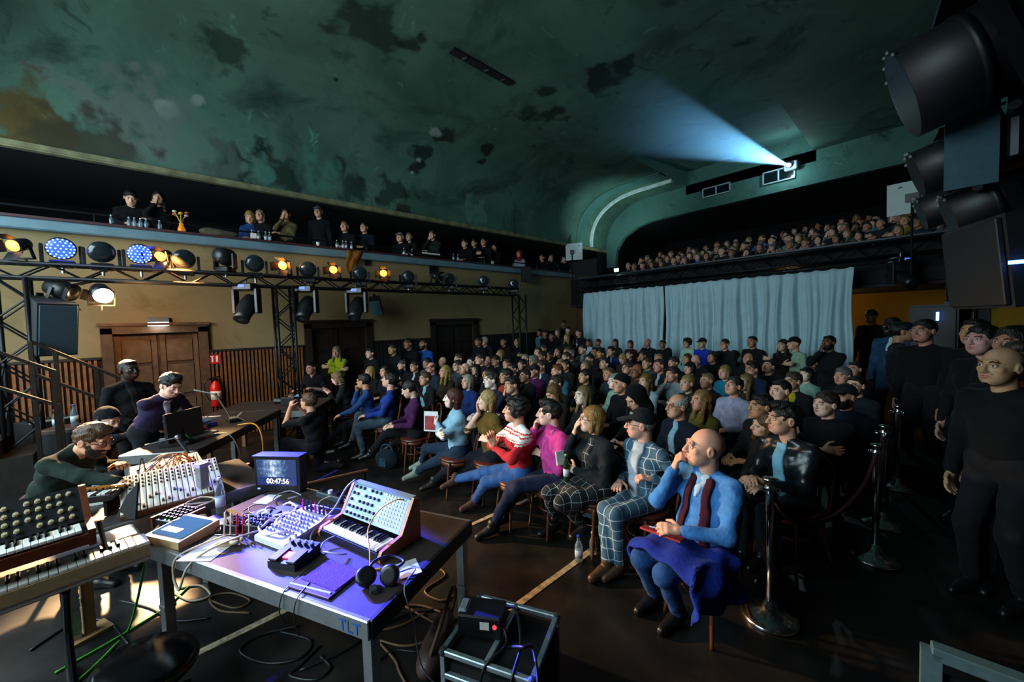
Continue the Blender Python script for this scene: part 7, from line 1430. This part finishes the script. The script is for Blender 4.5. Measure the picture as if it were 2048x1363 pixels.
# ---- cables on the stage floor
def fl_(u, v, z=.008): return tuple(atz(u, v, z))
fc_ = [('black', [(600, 1250), (520, 1270), (480, 1300), (530, 1325), (600, 1315), (620, 1280), (560, 1262)], 'black cable ring on the floor under the table front'), ('black', [(640, 1290), (600, 1330), (580, 1350), (630, 1358), (660, 1335), (640, 1310)], 'lower black cable ring on the floor'),
       ('brown', [(790, 1200), (860, 1240), (900, 1260), (820, 1290), (760, 1280), (720, 1270)], 'brown cable sweeping towards the bag'), ('black', [(900, 1215), (820, 1225), (760, 1255), (690, 1300), (600, 1340)], 'long black cable running under the table right leg'), ('brown', [(910, 1235), (840, 1210), (780, 1215), (720, 1235), (740, 1260), (800, 1250), (850, 1225)], 'brown cable figure of eight by the right table leg'),
       ('brown', [(760, 1285), (790, 1320), (800, 1345), (830, 1400)], 'brown cable running to the photograph bottom'), ('brown', [(870, 1130), (890, 1150), (850, 1180), (880, 1200), (910, 1190)], 'brown lead beneath the table right end'), ('cream', [(340, 1180), (380, 1200), (420, 1190), (400, 1170), (360, 1175)], 'pale cable twist under the near table'), ('brown', [(420, 1200), (470, 1215), (500, 1200), (460, 1185), (420, 1195), (440, 1220), (500, 1225)], 'brown coil deep under the near table'),
       ('black', [(240, 1200), (300, 1215), (350, 1240), (420, 1235)], 'black lead under the table left end'), ('black', [(60, 1300), (140, 1250), (210, 1240), (260, 1290)], 'black lead under the stage piano'), ('black', [(930, 1225), (870, 1265), (840, 1300), (790, 1300), (740, 1330)], 'black cable passing behind the leather bag')]
for c, pts, l in fc_: cable(c, [fl_(u, v) for u, v in pts], l, .008)
gp = [tuple(atz(288, 1130, .62)), tuple(atz(283, 1160, .5)), tuple(atz(272, 1210, .3)), fl_(255, 1262), fl_(225, 1295), fl_(190, 1330), fl_(140, 1375)]; cable('green', gp, 'bright green cable hanging from the piano to the floor', .008); cable('green', [fl_(380, 1170), fl_(330, 1215), fl_(250, 1265), fl_(190, 1300), fl_(110, 1345)], 'second green cable lying on the floor', .007)
# ---- chrome barrier posts
M_CHR = mat('polished_chrome', '#d4d8dc', .2, 1, var=.03); M_ROPE = mat('dark_red_velvet_rope', '#3a0c18', .9, var=.2)
posts = []
for i, (u, v, l) in enumerate(((1529, 1248, 'nearest chrome barrier post at the front row end'), (1750, 1112, 'second chrome barrier post along the dark aisle'), (1768, 1000, 'third chrome barrier post along the dark aisle'), (1797, 925, 'farthest chrome barrier post along the dark aisle'))):
    p = atz(u, v, .02) if i < 2 else atz(*((1768, 852) if i == 2 else (1797, 812)), .98); o = thing('barrier_post', l, 'barrier post', (p[0], p[1]+(.12 if i == 0 else 0), 0), .4*i); posts.append(V3(p[0], p[1]+(.12 if i == 0 else 0), .9))
    MB().lathe([(.17, 0), (.175, .012), (.165, .025), (.12, .04), (.05, .075), (.028, .13)], n=28).build('base', M_CHR, o, True); MB().cyl((0, 0, .1), (0, 0, .93), .0235, 16).build('pole', M_CHR, o, True)
    MB().lathe([(.024, .9), (.038, .91), (.038, .925), (.03, .935), (.03, .965), (.04, .975), (.04, .99), (.0, .995)], n=18).build('head', M_CHR, o, True)
    for k in range(3): a = 2.1*k; MB().tube([(.052*math.cos(a)+.014*math.cos(t)*math.cos(a), .052*math.sin(a)+.014*math.cos(t)*math.sin(a), .915+.014*math.sin(t)) for t in np.linspace(0, 6.28, 10)[:-1]], .004, 5, closed=True).build('rope_eye', M_CHR, o)
for i in range(3):
    a, b = posts[i], posts[i+1]; mdl = (a+b)/2-V3(0, 0, .38); o = thing('barrier_rope', ['dark rope between first and second barrier posts', 'dark rope between second and third barrier posts', 'dark rope between third and fourth barrier posts'][i], 'rope'); MB().tube(smoothpath([a, (a*2+mdl)/3-V3(0, 0, .12), mdl, (b*2+mdl)/3-V3(0, 0, .12), b], 6), .016, 8).build('rope', M_ROPE, o, True); MB().cyl(tuple(a), tuple(a-V3(0, 0, .05)), .014, 8).build('hook', M_CHR, o); MB().cyl(tuple(b), tuple(b-V3(0, 0, .05)), .014, 8).build('hook', M_CHR, o)
# ---- steel stair rail at the lower right
ra = atz(1862, 1298, .92); rb = atz(2060, 1372, .92); rc = ra+(rb-ra)*2.2; o = thing('steel_railing', 'blue-grey steel rail frame at the lower right corner', 'railing'); M_RG = mat('blue_grey_railing_paint', '#4e6e78', .5, .2)
MB().box(tuple((ra+rc)/2), (np.linalg.norm(rc-ra), .05, .045), rotz(math.atan2(*(rc-ra)[1::-1])), bev=.004).build('top_bar', M_RG, o)
for q in (ra, rc): MB().box((q[0], q[1], .46), (.05, .05, .92), rotz(math.atan2(*(rc-ra)[1::-1]))).build('post', M_RG, o)
MB().box(((ra+rc)/2)*V3(1, 1, 0)+V3(0, 0, .55), (np.linalg.norm(rc-ra), .012, .6), rotz(math.atan2(*(rc-ra)[1::-1]))).build('dark_infill', M_BLK2, o)
# ---- floor bottles, bags and papers by the front row
p = atz(1158, 1122, 0); bottle('blue-capped plastic water bottle on the floor by the checked-suit man', p, .23, .034, 'blue', '#1840c0'); p = atz(1186, 1112, 0); bottle('slim clear bottle behind the blue-capped one on the floor', p, .22, .03, 'clear', '#9ab0b8', lab=False)
p = atz(775, 935, 0); o = thing('shoulder_bag', 'black and blue bag under the front row chairs', 'bag', (p[0], p[1], 0), .5); addsurf(MB(), [('e', V3(0, 0, .13), V3(.2, .11, .15), None)], .02, 0, noise=.006, nf=20).build('body', cloth('0f1a22'), o, True); MB().tube(smoothpath([(-.12, 0, .22), (-.06, 0, .34), (.06, 0, .34), (.12, 0, .22)]), .012, 6).build('handle', cloth('1d3a4a'), o, True); MB().box((0, -.11, .12), (.12, .01, .12)).build('pocket', cloth('1d3a4a'), o)
for u, v, a, l in ((643, 925, .4, 'white sheet of paper on the floor by the kneeling man'), (655, 903, 1.2, 'pale strip of paper on the floor near the brown shoes')): p = atz(u, v, 0); MB().box((0, 0, .002), (.2, .14, .003), rotz(a)).build('paper_sheet', M_PAPER, loc=(p[0], p[1], 0), label=l, category='paper')
p = atz(1172, 1035, 0); MB().box((0, 0, .1), (.12, .02, .2), rotz(.8)).build('brochure', mat('pale_brochure', '#8a969a', .6), loc=(p[0], p[1], 0), label='pale brochure propped beneath the checked dress chair', category='brochure')
# ---- things the front row holds
def hero_pt(n, v): pos, yaw = HERO[n]; return tuple(pos+rotz(yaw) @ V3(*v))
pos, yaw = HERO['h1']; k1 = MESHC['h1']['k']; lp_ = [k1.hip[0], k1.hip[1], k1.kn[0], k1.kn[1]]
co_ = thing('blue_coat', 'folded royal blue coat lying across the lap of the bald man', 'coat', tuple(pos), yaw); mid_ = (k1.kn[0]+k1.kn[1]+k1.hip[0]+k1.hip[1])/4
zc_ = max(k1.hip[0][2], (k1.kn[0][2]+k1.hip[0][2])/2)+.105; P_, F_ = [], []; NS, NT_ = 34, 18
for j in range(NT_):
    y = .05+.43*j/(NT_-1)
    for i in range(NS):
        s_ = -.50+.90*i/(NS-1); w = .235; a_ = max(0, abs(s_)-w); fl2 = .012*math.sin(s_*31+y*9)+.010*math.sin(y*27+s_*8)
        x = math.copysign(min(abs(s_), w)+.05*(1-math.exp(-a_*9)), s_); z = zc_-.03*(abs(x)/w)**2-max(0, a_-.02)*.97-max(0, y-.42)*.8-.03*max(0, -.0)
        P_.append((x+fl2*(2.2 if a_ > 0 else .3), y+.025*math.sin(s_*13)*(1 if a_ > 0 else .2), z+fl2*(1 if a_ == 0 else .2)))
for j in range(NT_-1):
    for i in range(NS-1): F_.append((j*NS+i, j*NS+i+1, (j+1)*NS+i+1, (j+1)*NS+i))
oc = MB().add(np.array(P_), F_).build('cloth', cloth('182c86'), co_, True); md = oc.modifiers.new('t', 'SOLIDIFY'); md.thickness = .018
hv = k1.wr[0]; MB().box((0, 0, 0), (.25, .17, .012), rotz(yaw+.5) @ rotx(.35) @ roty(-.1)).build('brochure', mat('red_brochure', '#c8302a', .5, var=.2, scale=30), loc=hero_pt('h1', V3(.07, .36, zc_+.05)), label='red brochure with a pen held in the bald man hand', category='brochure')
MB().cyl((-.08, -.02, .02), (.08, .02, .02), .005, 6).build('pen', mat('pale_pen', '#b9c4c8', .3, .3), loc=hero_pt('h1', V3(.07, .36, zc_+.055)), label='pale pen clipped across the red brochure', category='pen')
k3 = MESHC['h3']['k']; hv = k3.wr[0]; b = bottle('green beer bottle held upright by the blonde woman', hero_pt('h3', hv+V3(.05, .07, -.10)), .24, .028, 'green', '#8a9a60')
k4 = MESHC['h4']['k']; hv = (k4.sh[0]+k4.el[0])/2; ab_ = MB().box((0, 0, 0), (.02, .12, .13), rotz(HERO['h4'][1]) @ roty(.2), bev=.004).build('arm_note', mat('pale_folded_note', '#9fb4c0', .7), loc=hero_pt('h4', hv+V3(-.055, .03, 0)), label='pale folded note tucked at the pink shirt sleeve', category='paper')
p = V3(*atz(862, 842, .85)); MB().box((0, 0, 0), (.20, .008, .26), rotz(.55) @ rotx(-.1)).box((0, -.006, -.02), (.165, .004, .18), rotz(.55) @ rotx(-.1), m=1).build('programme', [M_PAPER, mat('red_programme_print', '#8a1c22', .6, var=.5, scale=9)], loc=tuple(p), label='printed programme with red picture beside the woman in pale blue', category='brochure')
k = MESHC['h14']['k']; cm = thing('video_camera', 'shoulder video camera held up by the kneeling man', 'camera', hero_pt('h14', (k.wr[0]+k.wr[1])/2+V3(.02, .08, .04)), HERO['h14'][1]); MB().box((0, 0, .02), (.1, .24, .12), bev=.01).build('body', M_PLB, cm); MB().cone((0, .12, .02), (0, .24, .02), .035, .05, 14).build('lens', M_PLB, cm); MB().box((0, -.02, .11), (.03, .16, .02)).build('handle', M_PLB, cm); MB().box((.09, -.03, .06), (.1, .01, .07)).build('viewfinder_screen', mat('lit_viewfinder', '#5aa0b0', .4, var=0, emit=(.2, .5, .6), estr=.5), cm)
k = MESHC['h11']['k']; MB().box((0, 0, 0), (.07, .14, .01), rotz(HERO['h11'][1]) @ rotx(.5)).build('phone', M_PLB, loc=hero_pt('h11', (k.wr[0]+k.wr[1])/2+V3(0, .1, .03)), label='phone held by the woman in the black cardigan', category='phone')
# headphones of the seated musician
k = MESHC['m2']['k']; o = thing('headphones', 'black headphones worn by the seated musician in the beanie', 'headphones', tuple(HERO['m2'][0]), HERO['m2'][1]); T = lambda x, y, z: k.hc+k.Rh @ V3(x, y, z)
MB().tube([T(.095*math.cos(a), -.02, .02+.115*math.sin(a)) for a in np.linspace(0, PI, 13)], .009, 6).build('headband', M_PLB, o, True)
for q in (-1, 1): MB().ball(T(q*.093, -.015, -.005), V3(.022, .036, .045), 10, 0, k.Rh).build('ear_cup', M_PLB, o, True)
# chest prints
pos, yaw = HERO['h12']; k = MESHC['h12']['k']
# ---- on the side balcony
def balp(u, v, x=XW+.02): return atx(u, v, x)
zb = ZR+.05
for i, u in enumerate((222, 257, 268, 280, 291, 318)): q = balp(u, 430); bottle(['first small bottle on the balcony ledge, near end', 'second small balcony bottle', 'third small balcony bottle', 'fourth small balcony bottle', 'fifth small balcony bottle', 'lone small bottle before the balcony flowers'][i], (XW+.02, q[1], zb), .17, .03, 'blue', '#c8d8e0', lab=False)
for i, u in enumerate((503, 516, 530, 538, 672, 684, 690, 701, 806, 822, 905, 914)): q = balp(u, 440); bottle('small glass bottle on the balcony ledge '+['left of the fair-haired pair', 'before the fair-haired pair', 'right of the fair-haired pair', 'last before the outstretched hand', 'first before the ginger man', 'second before the ginger man', 'third before the ginger man', 'fourth before the ginger man', 'before the pale cap', 'before the ruddy person', 'first near the group of four', 'second near the group of four'][i], (XW+.0, q[1], zb), .2, .033, 'clear', '#c8d8e0')
q = balp(362, 440); o = thing('flower_vase', 'small vase with yellow and orange flowers on the balcony ledge', 'flowers', (XW+.0, q[1], zb)); MB().lathe([(.05, 0), (.06, .06), (.03, .14), (.035, .17)], n=12).build('vase', mat('amber_vase_glow', '#c06a10', .2, emit=(1, .35, .02), estr=.25), o, True)  # faint emission put into the vase for its candle glow
for i in range(6): a = i*1.05; MB().tube([(0, 0, .15), (.05*math.cos(a), .05*math.sin(a), .28), (.1*math.cos(a), .1*math.sin(a), .33+.03*(i % 2))], .005, 5).ball((.1*math.cos(a), .1*math.sin(a), .34+.03*(i % 2)), (.035, .035, .022), 8).build('flower', mat(['yellow_petals', 'orange_petals', 'pale_petals'][i % 3], ['#c9a020', '#c8641a', '#cfc9a8'][i % 3], .6), o)
q = balp(708, 490, XW+.17); o = thing('mustard_cloth', 'mustard cloth hanging over the balcony ledge', 'cloth', (XW+.17, q[1], ZR)); P_, F_ = [], []
for j in range(9):
    for i in range(8): P_.append((.0+.02*math.sin(i*1.3+j*.4)+(-.12 if j == 0 else 0), -.2+.055*i*(1-.04*j)+.03*math.sin(j*.8), .06-.062*j*(1+.25*math.sin(i*.9)) if j else .07))
for j in range(8):
    for i in range(7): F_.append((j*8+i, j*8+i+1, (j+1)*8+i+1, (j+1)*8+i))
oc = MB().add(np.array(P_), F_).build('drape', cloth('7a4a10'), o, True); md = oc.modifiers.new('t', 'SOLIDIFY'); md.thickness = .008
q = balp(440, 448); o = thing('folded_garment', 'pale folded jacket on the balcony ledge', 'jacket', (XW-.02, q[1], zb)); addsurf(MB(), [('e', V3(0, 0, .06), V3(.1, .3, .08), None), ('e', V3(0, -.2, .08), V3(.09, .15, .07), None)], .025, 0, noise=.01, nf=18).build('cloth', cloth('4a4634'), o, True)
for u, v, l in ((507, 471, 'small white number plate on the balcony ledge'), (985, 525, 'small white clip plate further along the balcony ledge')): q = balp(u, v, XW+.165); MB().box((0, 0, 0), (.01, .1, .1)).build('number_plate', M_PAPER, loc=tuple(q), label=l, category='plate')
q = balp(855, 509, XW+.2); o = thing('cable_bracket', 'white and black bracket strip fixed under the balcony phone man', 'bracket', tuple(q)); MB().box((0, 0, 0), (.05, 1.0, .05)).build('bar', M_STEEL, o); MB().box((.03, .1, .03), (.02, .55, .04)).build('white_strip', M_PAPER, o)
q = balp(558, 462, XW+.0); o = thing('paper_cup', 'white paper cup on the balcony ledge', 'cup', (XW+.02, atx(635, 478, XW)[1], zb)); MB().lathe([(.03, 0), (.042, .1), (.04, .1), (.028, .005)], n=12).build('cup', M_PLW, o, True)
# ---- ceiling slot, green exit lamp, right-hand lighting ladder
a, b = on_vault(903, 97), on_vault(1022, 163); d = b-a; o = thing('ceiling_slot', 'narrow black service slot in the vault crown', 'slot'); MB().box(tuple((a+b)/2-V3(0, 0, .02)), (np.linalg.norm(d), .16, .05), rotz(math.atan2(d[1], d[0]))).build('tray', M_BLK, o)
for t in (.2, .55, .85): MB().box(tuple(a+d*t-V3(0, 0, .05)), (.04, .1, .02), rotz(math.atan2(d[1], d[0])+.4)).build('clip', M_CLAMP, o)
q = aty(1276, 480, 19.88); MB().box((0, 0, 0), (.22, .05, .13)).build('exit_lamp', mat('green_exit_lamp', '#20c040', .4, var=0, emit=(.05, 1, .15), estr=2.5), loc=tuple(q), label='small green exit lamp at the dark rear wall', category='exit light')
ld = thing('lighting_ladder', 'dark vertical lighting ladder at the upper right', 'ladder'); YL = 2.75; lx = aty(2035, 300, YL)[0]
for dx in (0, .3): MB().cyl((lx+dx, YL, 2.75), (lx+dx, YL, 6.75), .03, 8).build('upright', M_STEEL, ld)
for z in np.arange(3, 6.6, .5): MB().cyl((lx, YL, z), (lx+.3, YL, z), .018, 6).build('rung', M_STEEL, ld)
pz = aty(1990, 270, YL); pm = MB().box((0, 0, 0), (.16, .02, .42)).build('side_plate', mat('teal_steel_plate', '#2f4a54', .5, .3), loc=(lx-.13, YL-.02, pz[2]), label='upright blue-grey steel plate between the big dark lamps', category='plate')
M_CAN = mat('satin_black_can', '#0a0c0e', .5, .2, var=.1)
for i, (u, v, r, L, yy, l) in enumerate(((1975, 105, .20, .52, 2.6, 'largest dark lamp can at the upper right corner'), (1925, 312, .12, .34, 3.0, 'second dark lamp can below the steel plate'), (1915, 402, .105, .32, 3.6, 'third dark lamp can beside the reflector board'), (2010, 395, .12, .4, 3.2, 'lowest dark lamp can at the right border'))):
    p = aty(u, v, yy); o = thing('lamp_can', l, 'stage light'); root_at(o, p, (-.88, -.1, -.28))
    c = MB().lathe([(r*.6, -L*.5), (r*.95, -L*.4), (r, 0), (r, L*.5), (r*.96, L*.5)], R=rotx(-PI/2), n=28).build('can', M_CAN, o, True); MB().lathe([(r*1.03, -.01), (r*1.03, .02)], c=(0, L*.1, 0), R=rotx(-PI/2), n=28).build('band', M_STEEL, c, True); MB().lathe([(r*.93, L*.42), (0, L*.43)], R=rotx(-PI/2), n=24).build('lens', M_LENS, c, True)
    for q in (-1, 1): MB().box((q*(r+.02), 0, -.06), (.02, .05, r*2)).build('yoke_arm', M_STEEL, o)
    MB().cyl((0, 0, -r-.05), (.3, -.05, -r-.05), .02, 6).build('arm_bracket', M_STEEL, o); MB().box((0, -L*.1, r*1.2), (r*1.4, L*.5, .012), rotx(.1)).build('top_flag', M_STEEL, o)
    for k in range(5): MB().ball((r*1.02*math.cos(k*.4+.8), L*.5, r*1.02*math.sin(k*.4+.8)), .01, 6).build('rivet', M_CLAMP, o)
p = aty(1945, 248, 3.0); o = thing('orange_clamp', 'orange-lit metal clamp between the dark lamp cans', 'clamp', tuple(p)); MB().box((0, 0, 0), (.16, .04, .04)).box((-.04, -.03, .0), (.05, .05, .09)).build('jaw', mat('copper_clamp', '#a8683a', .35, .8), o); MB().cyl((-.1, 0, .04), (.1, 0, .06), .008, 6).build('bolt', M_CLAMP, o)
p = aty(2025, 520, 2.9); speaker('loudspeaker', 'dark loudspeaker with blue status lamp at the right border', (p[0]+.05, p[1], p[2]), (-.9, -.4, -.1), (0, 0, 1), (.4, .35, .4), gm=M_SPK); MB().box((0, 0, 0), (.06, .01, .015)).build('status_lamp', M_LEDB, loc=tuple(aty(2040, 523, 2.62)), label='small blue status lamp on the right border loudspeaker', category='lamp')
# tall speaker and truss tower in the dark right aisle
truss('truss_tower', 'black truss tower in the dark right aisle', (.35, 9.5, 0), (.35, 9.5, 3.3), .29, up=(1, 0, 0)); p = aty(1880, 625, 8.4); speaker('loudspeaker', 'tall black loudspeaker with blue lamp beside the dark teal door', (p[0], 8.4, 1.75), (-.3, -.95, 0), (0, 0, 1), (.5, .45, .85), gm=M_SPK)
MB().box((0, 0, 0), (.03, .01, .12)).build('status_lamp', M_LEDB, loc=tuple(aty(1875, 632, 8.1)), label='upright blue status lamp on the tall aisle loudspeaker', category='lamp')
o = moving('black moving head hanging beside the curtain right edge', tuple(aty(1801, 545, 11.3)+V3(0, 0, .25)), -.5)
struct('floor_riser', MB().box((.0, 7.2, .12), (1.9, 1.3, .24)), M_BLK)
# white door frame of the far corner
wf = struct('window_3', MB().box((-8.0, 12.6, 1.3), (.7, .02, 2.4)), mat('dark_glass', '#141c18', .3)); fm = MB(); x0, x1 = aty(1076, 640, 12.5)[0], aty(1109, 640, 12.5)[0]; zt_ = aty(1076, 612, 12.5)[2]
for x in (x0, x1): fm.box((x, 12.5, zt_/2), (.05, .06, zt_))
fm.box(((x0+x1)/2, 12.5, zt_), (x1-x0, .06, .05)); fm.build('window_frame', mat('pale_blue_frame', '#8aa6b0', .5), wf); wf.location = (0, 0, 0)
# drinks counter below the far corner group
ct = atz(1135, 690, 1.05); ct = aty(1140, 692, 10.3); o = thing('drinks_counter', 'dark counter with bottles in the far corner', 'counter', (ct[0], 10.3, 0)); MB().box((0, 0, ct[2]/2-.05), (1.2, .35, ct[2]-.1)).build('body', M_BLK, o); MB().box((0, 0, ct[2]-.02), (1.3, .42, .04)).build('top', M_WOODD, o)
for i in range(5): bottle('small bottle on the far drinks counter, '+['first', 'second', 'third', 'fourth', 'fifth'][i]+' from the column', (ct[0]-.2+.14*i, 10.22, ct[2]), .22, .033, 'blue', '#c8d8e0')

for n, zs, l in (('m1', .56, 'round black stool under the bearded musician'), ('m2', .42, 'round black stool under the musician in the beanie'), ('h12', .46, 'round black stool under the man in the printed T-shirt')):
    q = HERO[n][0]; o = thing('stool', l, 'stool', (q[0], q[1], q[2])); MB().lathe([(.12, -.04), (.16, -.03), (.165, 0), (.12, .02), (0, .022)], c=(0, 0, zs-.02), n=18).build('seat', M_PLB, o, True); MB().cyl((0, 0, .05), (0, 0, zs-.05), .02, 8).build('column', M_STEEL, o)
    for k in range(3): MB().cyl((0, 0, .15), (.19*math.cos(2.1*k), .19*math.sin(2.1*k), .01), .011, 6).build('leg', M_STEEL, o)
# haze hanging in the projector beam
hm, nt, b_ = _new('beam_haze'); nt.nodes.remove(b_); vs_ = nt.nodes.new('ShaderNodeVolumeScatter'); vs_.inputs['Density'].default_value = .16; vs_.inputs['Anisotropy'].default_value = .35; vs_.inputs['Color'].default_value = (.75, .9, 1, 1)
_tc = nt.nodes.new('ShaderNodeTexCoord'); _ds = nt.nodes.new('ShaderNodeVectorMath'); _ds.operation = 'DISTANCE'; nt.links.new(_tc.outputs['Object'], _ds.inputs[0]); _ds.inputs[1].default_value = tuple(lp)
_mr = nt.nodes.new('ShaderNodeMapRange'); _mr.interpolation_type = 'SMOOTHSTEP'; _mr.inputs['From Max'].default_value = 8.5; _mr.inputs['To Min'].default_value = .075; _mr.inputs['To Max'].default_value = 0; nt.links.new(_ds.outputs['Value'], _mr.inputs['Value']); nt.links.new(_mr.outputs['Result'], vs_.inputs['Density'])
nt.links.new(vs_.outputs['Volume'], nt.nodes['Material Output'].inputs['Volume'])
Lb = 8.5; R = frame(u_, (0, 0, 1)); mb = MB(); n_ = 20; P = []
for t in (0.05, Lb):
    for i in range(n_):
        a = 2*PI_*i/n_; r = .03+t*math.tan(.105)*1.03; P.append(lp+u_*t+R[:, 0]*r*math.cos(a)+R[:, 2]*r*math.sin(a))
mb.add(np.array(P), [(n_+i, n_+(i+1) % n_, (i+1) % n_, i) for i in range(n_)]+[tuple(range(n_)), tuple(range(2*n_-1, n_-1, -1))])
mb.build('haze', hm, kind='stuff', label='pale blue haze standing in the projector beam', category='haze')
